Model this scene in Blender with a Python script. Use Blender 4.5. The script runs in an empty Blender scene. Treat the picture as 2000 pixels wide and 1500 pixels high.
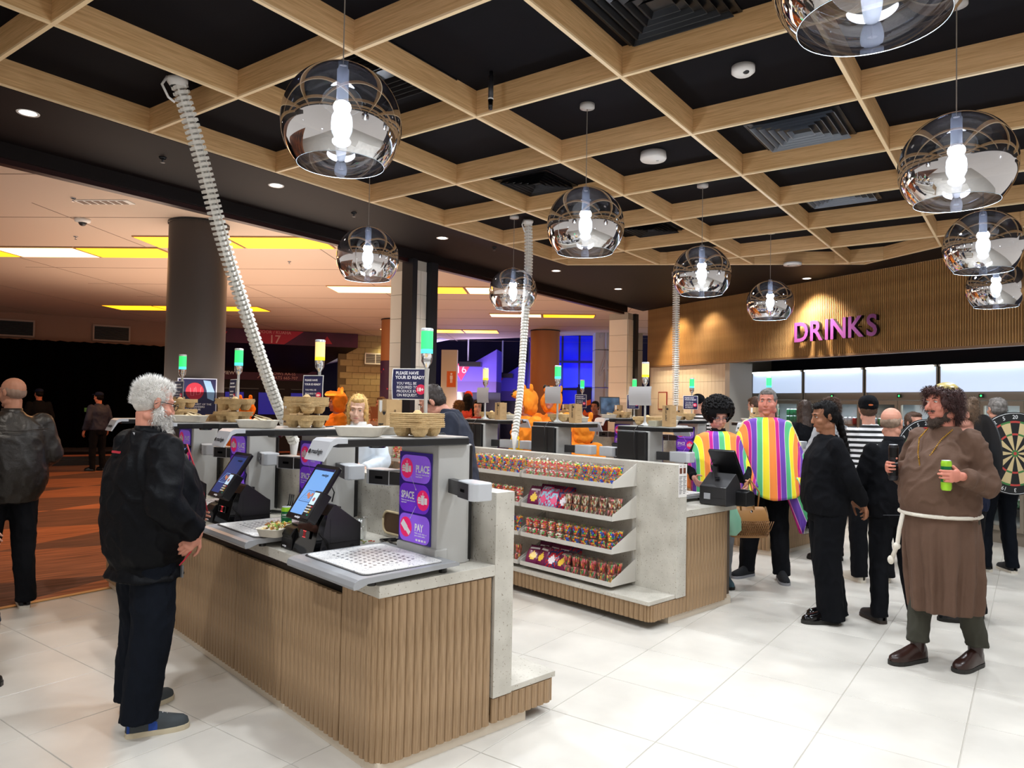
import bpy, bmesh, math, random
from mathutils import Vector, Matrix, noise
random.seed(7)
PI = math.pi
R = math.radians
SC = bpy.context.scene
COL = SC.collection
# ---------------------------------------------------------------- camera, world, exposure
# World axes: +X / +Y follow the checkout islands (their near corner is the origin), metres.
cam_d = bpy.data.cameras.new('camera')
cam = bpy.data.objects.new('camera', cam_d)
COL.objects.link(cam)
cam_d.sensor_fit = 'HORIZONTAL'; cam_d.sensor_width = 36.0
cam_d.lens = 1413.75 / 2000 * 36.0
cam_d.clip_start = 0.05; cam_d.clip_end = 200
_f = Vector((0.68167, 0.73115, 0.02745)); _r = Vector((0.73096, -0.68218, 0.01808)); _u = Vector((-0.03195, -0.00774, 0.99946))
cam.matrix_world = Matrix(((_r.x, _u.x, -_f.x, -1.799), (_r.y, _u.y, -_f.y, -2.766), (_r.z, _u.z, -_f.z, 1.68), (0, 0, 0, 1)))
SC.camera = cam
w = bpy.data.worlds.new('world'); SC.world = w; w.use_nodes = True
w.node_tree.nodes['Background'].inputs[0].default_value = (1.0, 0.93, 0.86, 1)
w.node_tree.nodes['Background'].inputs[1].default_value = 0.62
SC.view_settings.view_transform = 'Standard'; SC.view_settings.look = 'None'
SC.view_settings.gamma = 1.0; SC.view_settings.use_curve_mapping = False
SC.view_settings.exposure = 0.0
def lamp(name, kind, loc, power, col=(1, 1, 1), size=0.1, rot=None, target=None, spot=None, blend=0.5, sy=None):
    d = bpy.data.lights.new(name, kind); o = bpy.data.objects.new(name, d); COL.objects.link(o)
    o.location = loc; d.energy = power; d.color = col
    if kind == 'AREA':
        d.size = size
        if sy: d.shape = 'RECTANGLE'; d.size_y = sy
    else:
        d.shadow_soft_size = size
    if kind == 'SPOT': d.spot_size = R(spot or 90); d.spot_blend = blend
    if target is not None: o.rotation_euler = (Vector(target) - Vector(loc)).to_track_quat('-Z', 'Y').to_euler()
    elif rot: o.rotation_euler = rot
    return o
# ceiling grid frame: b runs along the long beams, n across them
def G(b, n, z=0.0): return Vector((0.98083 * b - 0.19486 * n, 0.19486 * b + 0.98083 * n, z))
GROT = math.atan2(0.19486, 0.98083)
# white spots added over the shop on an assumed grid, no fittings modelled
SPOTS = [G(b, n, 3.52) for b in (-1.8, 0.8, 3.4, 6.0) for n in (-3.3, -1.1, 1.1)] + [G(8.4, -2.6, 3.5), G(8.4, 0.3, 3.5)]
for i, p in enumerate(SPOTS):
    lamp('ceiling_spot', 'SPOT', p, 150, (0.90, 0.95, 1.0), 0.07, (0, 0, 0), spot=120, blend=0.7)
# ---------------------------------------------------------------- materials
def lin(c):
    if isinstance(c, str): c = tuple(int(c[i:i + 2], 16) / 255 for i in (0, 2, 4))
    return tuple((x / 12.92 if x <= 0.04045 else ((x + 0.055) / 1.055) ** 2.4) for x in c) + (1,)
MATS = {}
def mat(name, col='808080', rough=0.5, metal=0.0, emit=None, es=1.0, var=0.0, vscale=8.0, stretch=(1, 1, 1), bump=0.0, bscale=60.0,
        speck=None, sscale=90.0, sth=0.68, coat=0.0, alpha=1.0, spec=None, col2=None):
    if name in MATS: return MATS[name]
    m = bpy.data.materials.new(name); m.use_nodes = True; MATS[name] = m
    nt = m.node_tree; N = nt.nodes; L = nt.links; b = N['Principled BSDF']
    c = lin(col)
    b.inputs['Base Color'].default_value = c; b.inputs['Roughness'].default_value = rough; b.inputs['Metallic'].default_value = metal
    if coat: b.inputs['Coat Weight'].default_value = coat; b.inputs['Coat Roughness'].default_value = 0.08
    if spec is not None: b.inputs['Specular IOR Level'].default_value = spec
    if emit: b.inputs['Emission Color'].default_value = lin(emit); b.inputs['Emission Strength'].default_value = es
    if alpha < 1: b.inputs['Alpha'].default_value = alpha
    if var or bump or speck:
        tc = N.new('ShaderNodeTexCoord'); mp = N.new('ShaderNodeMapping'); mp.inputs['Scale'].default_value = stretch
        L.new(tc.outputs['Object'], mp.inputs[0])
    if var:
        n1 = N.new('ShaderNodeTexNoise'); n1.inputs['Scale'].default_value = vscale; n1.inputs['Detail'].default_value = 5
        L.new(mp.outputs[0], n1.inputs[0])
        mx = N.new('ShaderNodeMix'); mx.data_type = 'RGBA'
        k = lin(col2) if col2 else tuple(max(0, x * (1 - var)) for x in c[:3]) + (1,)
        k2 = c if col2 else tuple(min(1, x * (1 + var)) for x in c[:3]) + (1,)
        mx.inputs[6].default_value = k2; mx.inputs[7].default_value = k
        rp = N.new('ShaderNodeMapRange'); rp.inputs[1].default_value = 0.32; rp.inputs[2].default_value = 0.68
        L.new(n1.outputs[0], rp.inputs[0]); L.new(rp.outputs[0], mx.inputs[0])
        L.new(mx.outputs[2], b.inputs['Base Color']); last = mx.outputs[2]
    if speck:
        n2 = N.new('ShaderNodeTexNoise'); n2.inputs['Scale'].default_value = sscale; n2.inputs['Detail'].default_value = 3
        L.new(mp.outputs[0], n2.inputs[0])
        gt = N.new('ShaderNodeMath'); gt.operation = 'GREATER_THAN'; gt.inputs[1].default_value = sth; L.new(n2.outputs[0], gt.inputs[0])
        m2 = N.new('ShaderNodeMix'); m2.data_type = 'RGBA'; m2.inputs[7].default_value = lin(speck)
        L.new(gt.outputs[0], m2.inputs[0])
        if var: L.new(last, m2.inputs[6])
        else: m2.inputs[6].default_value = c
        L.new(m2.outputs[2], b.inputs['Base Color'])
    if bump:
        n3 = N.new('ShaderNodeTexNoise'); n3.inputs['Scale'].default_value = bscale; n3.inputs['Detail'].default_value = 4
        L.new(mp.outputs[0], n3.inputs[0])
        bp = N.new('ShaderNodeBump'); bp.inputs['Strength'].default_value = bump; bp.inputs['Distance'].default_value = 0.01
        L.new(n3.outputs[0], bp.inputs['Height']); L.new(bp.outputs[0], b.inputs['Normal'])
    return m
def clearmat(name, tint, gloss=0.12, rough=0.03, gcol=(1, 1, 1, 1), fac=0.8):
    if name in MATS: return MATS[name]
    m = bpy.data.materials.new(name); m.use_nodes = True; MATS[name] = m
    nt = m.node_tree; nt.nodes.clear(); N = nt.nodes; L = nt.links
    o = N.new('ShaderNodeOutputMaterial'); mx = N.new('ShaderNodeMixShader'); t = N.new('ShaderNodeBsdfTransparent'); g = N.new('ShaderNodeBsdfGlossy')
    t.inputs[0].default_value = tint; g.inputs['Color'].default_value = gcol; g.inputs['Roughness'].default_value = rough
    lw = N.new('ShaderNodeLayerWeight'); lw.inputs[0].default_value = 0.35
    ad = N.new('ShaderNodeMath'); ad.operation = 'MULTIPLY_ADD'; ad.inputs[1].default_value = fac; ad.inputs[2].default_value = gloss; ad.use_clamp = True
    L.new(lw.outputs['Facing'], ad.inputs[0])
    L.new(ad.outputs[0], mx.inputs[0]); L.new(t.outputs[0], mx.inputs[1]); L.new(g.outputs[0], mx.inputs[2]); L.new(mx.outputs[0], o.inputs[0])
    return m
def stripes(name, cols, period, axis=2, attr=None, rough=0.85, widths=None, off=0.0):
    """repeating flat bands of colour, by object coordinate axis or by a stored cloth coordinate"""
    if name in MATS: return MATS[name]
    m = bpy.data.materials.new(name); m.use_nodes = True; MATS[name] = m
    nt = m.node_tree; N = nt.nodes; L = nt.links; b = N['Principled BSDF']; b.inputs['Roughness'].default_value = rough
    if attr:
        a = N.new('ShaderNodeAttribute'); a.attribute_name = attr; src = a.outputs['Fac']
    else:
        tc = N.new('ShaderNodeTexCoord'); sp = N.new('ShaderNodeSeparateXYZ'); L.new(tc.outputs['Object'], sp.inputs[0]); src = sp.outputs[axis]
    m1 = N.new('ShaderNodeMath'); m1.operation = 'MULTIPLY_ADD'; m1.inputs[1].default_value = 1 / period; m1.inputs[2].default_value = off + 50; L.new(src, m1.inputs[0])
    m2 = N.new('ShaderNodeMath'); m2.operation = 'FRACT'; L.new(m1.outputs[0], m2.inputs[0])
    cr = N.new('ShaderNodeValToRGB'); cr.color_ramp.interpolation = 'CONSTANT'; e = cr.color_ramp.elements
    pos = 0; ws = widths or [1] * len(cols); tot = sum(ws)
    for i, c in enumerate(cols):
        if i < 2: el = e[i]; el.position = pos
        else: el = e.new(pos)
        el.color = lin(c); pos += ws[i] / tot
    L.new(m2.outputs[0], cr.inputs[0]); L.new(cr.outputs[0], b.inputs['Base Color'])
    return m
ORD = ['first', 'second', 'third', 'fourth', 'fifth', 'sixth', 'seventh', 'eighth', 'ninth', 'tenth', 'eleventh', 'twelfth', 'thirteenth']
# ---------------------------------------------------------------- mesh builder
class MB:
    def __init__(s): s.v = []; s.f = []; s.m = []
    def add(s, vs, fs, mi=0, M=None):
        o = len(s.v)
        s.v += [tuple(M @ Vector(p)) for p in vs] if M else [tuple(p) for p in vs]
        s.f += [tuple(i + o for i in f) for f in fs]; s.m += [mi] * len(fs)
        return s
    def box(s, x0, y0, z0, x1, y1, z1, mi=0, M=None):
        vs = [(x, y, z) for z in (z0, z1) for y in (y0, y1) for x in (x0, x1)]
        return s.add(vs, [(0, 2, 3, 1), (4, 5, 7, 6), (0, 1, 5, 4), (2, 6, 7, 3), (0, 4, 6, 2), (1, 3, 7, 5)], mi, M)
    def prism(s, pts, z0, z1, mi=0, M=None):
        n = len(pts); vs = [(x, y, z0) for x, y in pts] + [(x, y, z1) for x, y in pts]
        return s.add(vs, [tuple(range(n))[::-1], tuple(range(n, 2 * n))] + [(i, (i + 1) % n, (i + 1) % n + n, i + n) for i in range(n)], mi, M)
    def cyl(s, p0, p1, r0, r1=None, n=12, mi=0, cap=True, M=None):
        p0 = Vector(p0); p1 = Vector(p1); r1 = r0 if r1 is None else r1
        d = (p1 - p0).normalized(); a = d.orthogonal().normalized(); b = d.cross(a)
        vs = []
        for p, r in ((p0, r0), (p1, r1)):
            vs += [p + (a * math.cos(2 * PI * i / n) + b * math.sin(2 * PI * i / n)) * r for i in range(n)]
        fs = [(i, (i + 1) % n, (i + 1) % n + n, i + n) for i in range(n)]
        if cap: fs += [tuple(range(n))[::-1], tuple(range(n, 2 * n))]
        return s.add(vs, fs, mi, M)
    def lathe(s, prof, c=(0, 0, 0), n=24, mi=0, M=None, sy=1.0):
        vs = []; fs = []
        for r, z in prof: vs += [(c[0] + r * math.cos(2 * PI * i / n), c[1] + sy * r * math.sin(2 * PI * i / n), c[2] + z) for i in range(n)]
        for k in range(len(prof) - 1): fs += [(k * n + i, k * n + (i + 1) % n, (k + 1) * n + (i + 1) % n, (k + 1) * n + i) for i in range(n)]
        return s.add(vs, fs, mi, M)
    def ell(s, c, r, n=12, k=8, mi=0, M=None):
        r = (r, r, r) if not hasattr(r, '__len__') else r
        prof = [(max(1e-4, math.sin(PI * j / k)), -math.cos(PI * j / k)) for j in range(k + 1)]
        vs = []; fs = []
        for q, z in prof: vs += [(c[0] + r[0] * q * math.cos(2 * PI * i / n), c[1] + r[1] * q * math.sin(2 * PI * i / n), c[2] + r[2] * z) for i in range(n)]
        for a in range(k): fs += [(a * n + i, a * n + (i + 1) % n, (a + 1) * n + (i + 1) % n, (a + 1) * n + i) for i in range(n)]
        return s.add(vs, fs, mi, M)
    def tube(s, pts, r, n=8, mi=0, M=None, cap=True):
        pts = [Vector(p) for p in pts]; rs = r if hasattr(r, '__len__') else [r] * len(pts)
        vs = []; up = None
        for i, p in enumerate(pts):
            d = (pts[min(i + 1, len(pts) - 1)] - pts[max(i - 1, 0)]).normalized()
            if up is None: up = d.orthogonal().normalized()
            a = (up - d * up.dot(d)).normalized(); up = a; b = d.cross(a)
            vs += [p + (a * math.cos(2 * PI * j / n) + b * math.sin(2 * PI * j / n)) * rs[i] for j in range(n)]
        fs = [(k * n + i, k * n + (i + 1) % n, (k + 1) * n + (i + 1) % n, (k + 1) * n + i) for k in range(len(pts) - 1) for i in range(n)]
        if cap: fs += [tuple(range(n))[::-1], tuple(range((len(pts) - 1) * n, len(pts) * n))]
        return s.add(vs, fs, mi, M)
    def grid(s, fn, nu, nv, mi=0, closed=False):
        vs = [fn(i, j) for j in range(nv) for i in range(nu)]
        fs = []
        for j in range(nv - 1):
            for i in range(nu if closed else nu - 1): fs.append((j * nu + i, j * nu + (i + 1) % nu, (j + 1) * nu + (i + 1) % nu, (j + 1) * nu + i))
        return s.add(vs, fs, mi)
    def mesh(s, name, mats=None, smooth=False, bevel=0.0, seg=2, merge=False):
        me = bpy.data.meshes.new(name); me.from_pydata(s.v, [], s.f)
        for m in (mats if isinstance(mats, (list, tuple)) else [mats] if mats else []): me.materials.append(m)
        if any(s.m): me.polygons.foreach_set('material_index', s.m)
        if bevel or merge:
            bm = bmesh.new(); bm.from_mesh(me)
            if merge: bmesh.ops.remove_doubles(bm, verts=bm.verts, dist=1e-5)
            if bevel:
                es = [e for e in bm.edges if len(e.link_faces) == 2 and e.calc_face_angle(0) > 0.5]
                bmesh.ops.bevel(bm, geom=es, offset=bevel, segments=seg, affect='EDGES', profile=0.5)
            bmesh.ops.recalc_face_normals(bm, faces=bm.faces); bm.to_mesh(me); bm.free()
        if smooth: me.polygons.foreach_set('use_smooth', [True] * len(me.polygons))
        me.update(); return me
    def obj(s, name, mats=None, parent=None, smooth=False, bevel=0.0, loc=None, rot=None, seg=2, **tags):
        return link(name, s.mesh(name, mats, smooth, bevel, seg), parent, loc, rot, **tags)
def link(name, me, parent=None, loc=None, rot=None, **tags):
    o = bpy.data.objects.new(name, me); COL.objects.link(o)
    if parent: o.parent = parent
    if loc is not None: o.location = loc
    if rot is not None: o.rotation_euler = rot
    for k, v in tags.items(): o[{'cat': 'category'}.get(k, k)] = v
    return o
def thing(name, loc, rotz=0.0, **tags): return link(name, None, None, loc, (0, 0, rotz), **tags)
def copy_tree(o, parent=None, loc=None, rotz=None, **tags):
    c = o.copy(); COL.objects.link(c)
    if parent: c.parent = parent
    if loc is not None: c.location = loc
    if rotz is not None: c.rotation_euler = (0, 0, rotz)
    for k, v in tags.items(): c[{'cat': 'category'}.get(k, k)] = v
    for ch in list(o.children): copy_tree(ch, c)
    return c
def Mx(right, up, nrm, loc):
    r = Vector(right); u = Vector(up); n = Vector(nrm); l = Vector(loc)
    return Matrix(((r.x, u.x, n.x, l.x), (r.y, u.y, n.y, l.y), (r.z, u.z, n.z, l.z), (0, 0, 0, 1)))
TMP = bpy.data.scenes.new('scratch')
def bake(o):
    """apply an object's modifiers / curve in a scratch scene, hand back the mesh"""
    TMP.collection.objects.link(o); vl = TMP.view_layers[0]; vl.update()
    me = bpy.data.meshes.new_from_object(o.evaluated_get(vl.depsgraph))
    bpy.data.objects.remove(o); return me
def textmesh(s, size, thick=0.0004, bold=0.0, sx=1.0, align='LEFT', space=1.0, res=2):
    cu = bpy.data.curves.new('t', 'FONT'); cu.body = s; cu.size = size; cu.extrude = thick; cu.offset = bold * size; cu.align_x = align
    cu.resolution_u = res; cu.space_character = space; cu.fill_mode = 'BOTH'
    o = bpy.data.objects.new('t', cu); me = bake(o)
    bpy.data.curves.remove(cu)
    if sx != 1: me.transform(Matrix.Diagonal((sx, 1, 1, 1)))
    return me
TX = {}
def text(name, s, size, m, parent, M, **kw):
    key = (s, size, m.name, tuple(sorted(kw.items())))
    if key not in TX:
        me = textmesh(s, size, **kw); me.materials.clear(); me.materials.append(m); TX[key] = me
    o = link(name, TX[key], parent); o.matrix_local = M; return o
# ---------------------------------------------------------------- shared materials
TILE = mat('floor_tile', 'd2cdc4', 0.32, var=0.10, vscale=2.2, spec=0.45)
_n = TILE.node_tree; _g = _n.nodes.new('ShaderNodeNewGeometry'); _m = [x for x in _n.nodes if x.type == 'MAPPING'][0]
_n.links.new(_g.outputs['Position'], _m.inputs[0])
GROUT = mat('grout', 'b3aea5', 0.8)
OAK = mat('light_oak', 'dcb380', 0.5, var=0.16, vscale=9, stretch=(0.6, 6, 14), col2='bf9560')
OAKEDGE = mat('oak_edge', 'ecd0a4', 0.5)
WOOD = mat('fluted_wood', 'a98b69', 0.5, var=0.2, vscale=12, stretch=(6, 6, 0.5), col2='866b4c')
SLATW = mat('slat_wood', 'b0854f', 0.5, var=0.2, vscale=9, stretch=(4, 4, 0.7), col2='93693c')
STONE = mat('travertine_slab', 'cbc6bb', 0.45, var=0.10, vscale=6, speck='8f8574', sscale=75, sth=0.655, col2='b3aea3')
PLINTH = mat('cream_plinth', 'd8cbb8', 0.4)
BLACKC = mat('black_ceiling', '0d0c10', 0.8, spec=0.1)
SOFFIT = mat('dark_soffit', '160f0f', 0.6, spec=0.15)
CREAM = mat('cream_ceiling', 'cdb7a4', 0.7)
JOINT = mat('ceiling_joint', '8a776a', 0.8)
SILVER = mat('satin_silver', 'c6c9ce', 0.32, 0.25)
ALU = mat('kiosk_grey', 'b4b3b0', 0.42, 0.15)
DARK = mat('dark_plastic', '2b2a2c', 0.35)
BLACK = mat('black_plastic', '101012', 0.3)
GLOSSB = mat('gloss_black', '050507', 0.08)
WHITE = mat('white_plastic', 'e8e6e2', 0.4)
CHROME = mat('chrome', 'd8d8dc', 0.12, 1.0)
STEEL = mat('dark_steel', '2a2b30', 0.4, 0.6)
WTXT = mat('white_print', 'f4f2f6', 0.6)
KTXT = mat('black_print', '17171a', 0.6)
NAVY = mat('navy_print', '1d1a4a', 0.4)
RED = mat('crimson_print', 'd81f4e', 0.45)
CARD = mat('brown_card', 'b59468', 0.8, var=0.06, vscale=20)
PULP = mat('moulded_pulp', 'c8ab7c', 0.9, var=0.12, vscale=40, bump=0.4, bscale=160)
# ---------------------------------------------------------------- floor
B0, N0, TS = 1.74, -0.825, 0.6235
fl = MB().prism([tuple(G(b, n)[:2]) for b, n in ((-4.5, -6), (13, -6), (13, 4.22), (-4.5, 4.22))], -0.06, -0.003).obj('floor', GROUT, kind='structure')
fl['label'] = 'pale stone tiled shop floor'
tv = MB().box(-0.309, -0.309, -0.02, 0.309, 0.309, 0.0)
tme = tv.mesh('floor_tile', TILE, bevel=0.0015, seg=1)
ntile = 0
for i in range(-6, 15):
    for j in range(-5, 9):
        b = B0 + (i + 0.5) * TS; n = N0 + (j + 0.5) * TS
        if n > 4.22 or ntile >= 298: continue
        if b < -1.2 and n < -1.5: continue
        p = G(b, n); d = Vector((0.68, 0.73)); q = Vector((p.x + 1.8, p.y + 2.77))
        dep = q.dot(d); lat = abs(q.dot(Vector((0.73, -0.68))))
        if dep < 1.6 or lat > dep * 0.78 + 0.7: continue
        if 0.3 < p.x < 0.7 and 0.4 < p.y < 4.3: continue
        link('floor_tile', tme, fl, (p.x, p.y, 0), (0, 0, GROT + random.choice((0, PI / 2, PI))))
        ntile += 1
# carpet of the concourse: two-tone plank carpet in flame orange light
cm = mat('concourse_carpet', '9a5a3c', 0.95)
nt = cm.node_tree; N = nt.nodes; L = nt.links
tc = N.new('ShaderNodeTexCoord'); mp = N.new('ShaderNodeMapping'); mp.inputs['Rotation'].default_value = (0, 0, R(48)); mp.inputs['Scale'].default_value = (0.35, 5.0, 1)
L.new(tc.outputs['Object'], mp.inputs[0])
nz = N.new('ShaderNodeTexNoise'); nz.inputs['Scale'].default_value = 4; nz.inputs['Detail'].default_value = 6; L.new(mp.outputs[0], nz.inputs[0])
br = N.new('ShaderNodeTexChecker'); mp2 = N.new('ShaderNodeMapping'); mp2.inputs['Rotation'].default_value = (0, 0, R(35)); mp2.inputs['Scale'].default_value = (0.30, 0.75, 1)
L.new(tc.outputs['Object'], mp2.inputs[0]); L.new(mp2.outputs[0], br.inputs[0]); br.inputs['Scale'].default_value = 1
br.inputs[1].default_value = lin('a96a48'); br.inputs[2].default_value = lin('6e4a3c')
rp = N.new('ShaderNodeMapRange'); rp.inputs[1].default_value = 0.35; rp.inputs[2].default_value = 0.65; L.new(nz.outputs[0], rp.inputs[0])
mx = N.new('ShaderNodeMix'); mx.data_type = 'RGBA'; mx.blend_type = 'MULTIPLY'; mx.inputs[0].default_value = 0.55
mx.inputs[7].default_value = (1, 1, 1, 1); L.new(br.outputs[0], mx.inputs[6])
c2 = N.new('ShaderNodeCombineColor'); L.new(rp.outputs[0], c2.inputs[0]); L.new(rp.outputs[0], c2.inputs[1]); L.new(rp.outputs[0], c2.inputs[2])
L.new(c2.outputs[0], mx.inputs[7]); L.new(mx.outputs[2], N['Principled BSDF'].inputs['Base Color'])
MB().prism([tuple(G(b, n)[:2]) for b, n in ((-9, 4.23), (26, 4.23), (26, 34), (-9, 34))], -0.06, -0.002).obj('floor_carpet', cm, kind='structure')
MB().prism([tuple(G(b, n)[:2]) for b, n in ((-9, 4.20), (9.9, 4.20), (9.9, 4.26), (-9, 4.26))], -0.03, 0.004).obj('trim_1', mat('brass_trim', 'b89a6c', 0.4, 0.5), kind='structure')
# ---------------------------------------------------------------- ceiling: black lid, dark soffit, oak lattice
ZB, ZC = 3.55, 3.72
K1, K2, K3 = (5.95, 2.708), (7.84, -0.61), (5.0, -4.4)
ins = [(-4, 2.708), K1, K2, K3, (4.6, -6), (-4, -6)]
MB().prism([tuple(G(*p)[:2]) for p in ins], ZC, ZC + 0.05).obj('ceiling', BLACKC, kind='structure')
sof = MB()
S_P = Vector((9.757, 5.88)); S_D = Vector((0.29, 0.957)).normalized()      # slatted wall: through S_P along S_D
def SW(t, o=0.0, z=0.0): # t metres along wall (towards the bulkhead corner), o metres out of the wall into the shop
    return Vector((8.03 + S_D.x * t - S_D.y * o, 0.19 + S_D.y * t + S_D.x * o, z))
def Gi(p): return (0.98083 * p[0] + 0.19486 * p[1], -0.19486 * p[0] + 0.98083 * p[1])
far = [Gi(SW(5.95)), Gi(SW(-1.2)), Gi(SW(-5.5))]
sof.prism([tuple(G(*p)[:2]) for p in ((-4, 2.708), (-4, 3.83), far[0], K1)], ZB, ZB + 0.2)
sof.prism([tuple(G(*p)[:2]) for p in (K1, far[0], far[1], K2)], ZB, ZB + 0.2)
sof.prism([tuple(G(*p)[:2]) for p in (K2, far[1], far[2], K3)], ZB, ZB + 0.2)
sof.obj('ceiling_soffit', SOFFIT, kind='structure')
def clipb(n):   # right-hand end of a long beam at this n
    if n > K2[1]: return K1[0] + (n - K1[1]) * (K2[0] - K1[0]) / (K2[1] - K1[1])
    return K2[0] + (n - K2[1]) * (K3[0] - K2[0]) / (K3[1] - K2[1])
lat = thing('ceiling_lattice', (0, 0, ZB), label='light oak coffered lattice under the black ceiling', cat='ceiling lattice')
def beam(p, q, t=0.022):
    p = Vector(p); q = Vector(q); d = (q - p); ln = d.length; a = math.atan2(d.y, d.x)
    mb = MB(); mb.box(-ln / 2, -t / 2, 0.012, ln / 2, t / 2, ZC - ZB); mb.box(-ln / 2, -t / 2, 0.0, ln / 2, t / 2, 0.0119, 1)
    mb.obj('beam', [OAK, OAKEDGE], lat, loc=((p.x + q.x) / 2, (p.y + q.y) / 2, 0), rot=(0, 0, a))
ns = [1.652 - 1.056 * i for i in range(-1, 6)]
bs = [0.295 + 1.0505 * j for j in range(-3, 8)]
OAK2 = OAK
for n in ns[1:]: beam(G(-3.2, n), G(clipb(n), n))
beam(G(-3.2, 2.708), G(*K1)); beam(G(*K1), G(*K2)); beam(G(*K2), G(*K3))
for b in bs:   # cross beams in lengths between the long ones
    top = 2.708
    if b > K1[0]: top = K1[1] + (b - K1[0]) * (K2[1] - K1[1]) / (K2[0] - K1[0])
    bot = -4.6
    if b > K3[0]: bot = K2[1] + (b - K2[0]) * (K3[1] - K2[1]) / (K3[0] - K2[0])
    if top <= bot: continue
    cuts = [top] + [n for n in ns[1:] if bot + 0.05 < n < top - 0.05] + [bot]
    for a0, a1 in zip(cuts, cuts[1:]): beam(G(b, a0 - 0.012), G(b, a1 + 0.012))
# bulkhead with folding-door track between shop and concourse
MB().prism([tuple(G(*p)[:2]) for p in ((-9, 3.82), (9.95, 3.82), (9.95, 3.98), (-9, 3.98))], 3.44, 4.3).obj('wall_bulkhead', mat('door_head', '140d0c', 0.45, spec=0.2), kind='structure')
mb = MB(); mb.prism([tuple(G(*p)[:2]) for p in ((-9, 3.86), (9.9, 3.86), (9.9, 3.94), (-9, 3.94))], 3.40, 3.44)
mb.obj('trim_2', mat('track_dark', '2c0f0e', 0.35, 0.3), kind='structure')
# tile-clad pier with black door frames, px ~800-870, and its twin at the slatted wall
WT = mat('cream_wall_tile', 'd9d2c6', 0.35)
def pier(b0, b1, label, mirror=False):
    t = thing('door_pier', G((b0 + b1) / 2, 3.9), GROT, label=label, cat='pier')
    wdt = b1 - b0
    # tiled core
    c0, c1 = (-wdt / 2, wdt / 2)
    MB().box(c0, -0.06, 0, c1, 0.34, 3.44).obj('core', mat('grout_light', 'a8a195', 0.8), t)
    me = MB().box(-0.5, -0.006, -0.5, 0.5, 0.006, 0.5)
    cols = 2; tw = (c1 - c0) / cols; tmh = 0.30
    for k in range(11):
        for c in range(cols):
            MB().box(-tw / 2 + 0.003, -0.005, 0.002, tw / 2 - 0.003, 0.005, tmh - 0.004).obj('wall_tile', WT, t, loc=(c0 + tw * (c + 0.5), -0.064, k * tmh + 0.02))
        MB().box(-0.005, -0.19, 0.002, 0.005, 0.19, tmh - 0.004).obj('wall_tile', WT, t, loc=(c0 - 0.004, 0.14, k * tmh + 0.02))
    return t
p1 = pier(4.20, 4.42, 'cream tiled pier with black door frames, between the shop and the concourse')
MB().box(-0.20, -0.12, 0, -0.115, 0.06, 3.44).obj('door_frame', STEEL, p1)
MB().box(0.115, -0.14, 0, 0.24, 0.06, 3.44).obj('door_frame', STEEL, p1)
p2 = pier(10.02, 10.22, 'cream tiled pier where the bulkhead meets the slatted timber wall')
MB().box(0.10, -0.12, 0, 0.22, 0.06, 3.44).obj('door_frame', BLACK, p2)
# ---------------------------------------------------------------- slatted timber wall over the drinks fridges
sl_rot = math.atan2(S_D.y, S_D.x)
wl = thing('wall_drinks', SW(0), sl_rot, kind='structure', label='dark timber slatted fascia above the drinks fridges')
T0, T1, ZS = -3.2, 5.78, 2.46
MB().box(T0, -0.12, ZS, T1, -0.03, ZB).obj('backing_panel', mat('slat_backing', '2c1d12', 0.8), wl)
MB().box(T0, -0.13, ZS - 0.03, T1, 0.012, ZS).obj('edge_strip', mat('slat_edge', '7b5a3a', 0.5), wl)
sm = MB().prism([(-0.0105, -0.03), (0.0105, -0.03), (0.0105, 0.0), (0.006, 0.010), (-0.006, 0.010), (-0.0105, 0.0)], 0, ZB - ZS).mesh('slat', SLATW)
nsl = 292
for i in range(nsl): link('slat', sm, wl, (T0 + (i + 0.5) * (T1 - T0) / nsl, 0, ZS))
# lower tiled wall left of the fridge opening
MB().box(3.64, -0.5, 0, 5.78, -0.06, ZS - 0.03).obj('lower_wall', mat('wall_grout', 'b9ad9a', 0.8), wl)
CT = mat('stack_tile', 'e0d5c2', 0.4)
tmq = MB().box(-0.0455, -0.005, 0.002, 0.0455, 0.006, 0.296).mesh('wall_tile', CT)
for i in range(22):
    for k in range(8):
        z = ZS - 0.03 - (k + 1) * 0.3
        if z > 0.3: link('wall_tile', tmq, wl, (3.70 + i * 0.0945, -0.058, z))
MB().box(3.55, -0.52, 0, 3.66, -0.02, ZS - 0.03).obj('corner_post', mat('tile_grey', 'a9a49b', 0.4), wl)
# letters
PK = mat('letter_pink', '8c4586', 0.4)
dr = thing('drinks_sign', SW(0, 0.0, 2.67), sl_rot, label='raised pink capital letters DRINKS on the slatted wall', cat='sign')
x = 0.0
for ch in 'DRINKS':
    me = textmesh(ch, 0.40, thick=0.03, bold=0.02, sx=0.93, res=4); me.materials.clear(); me.materials.append(PK); me.materials.append(BLACK)
    xs = [v.co.x for v in me.vertices]; mn = min(xs); wch = max(xs) - mn
    for p in me.polygons:
        if p.normal.z < 0.5: p.material_index = 1
    o = link('letter', me, dr); o.matrix_local = Mx((-1, 0, 0), (0, 0, 1), (0, 1, 0), (2.07 - x + mn, 0.085, 0.0))
    MB().cyl((2.07 - x - wch / 2, 0.06, 0.14), (2.07 - x - wch / 2, 0.0, 0.14), 0.008).obj('standoff', BLACK, dr); x += wch + 0.04
lamp('wall_washer', 'SPOT', SW(1.75, 0.42, 3.5), 130, (1, 0.86, 0.6), 0.05, target=SW(1.65, 0, 2.6), spot=85, blend=0.8)
lamp('wall_washer', 'SPOT', SW(4.75, 0.42, 3.5), 100, (1, 0.84, 0.55), 0.05, target=SW(4.75, 0, 2.6), spot=80, blend=0.8)
lamp('tile_washer', 'SPOT', SW(4.9, 0.9, 3.45), 130, (1, 0.78, 0.5), 0.06, target=SW(4.8, 0, 1.6), spot=70, blend=0.8)
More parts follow.
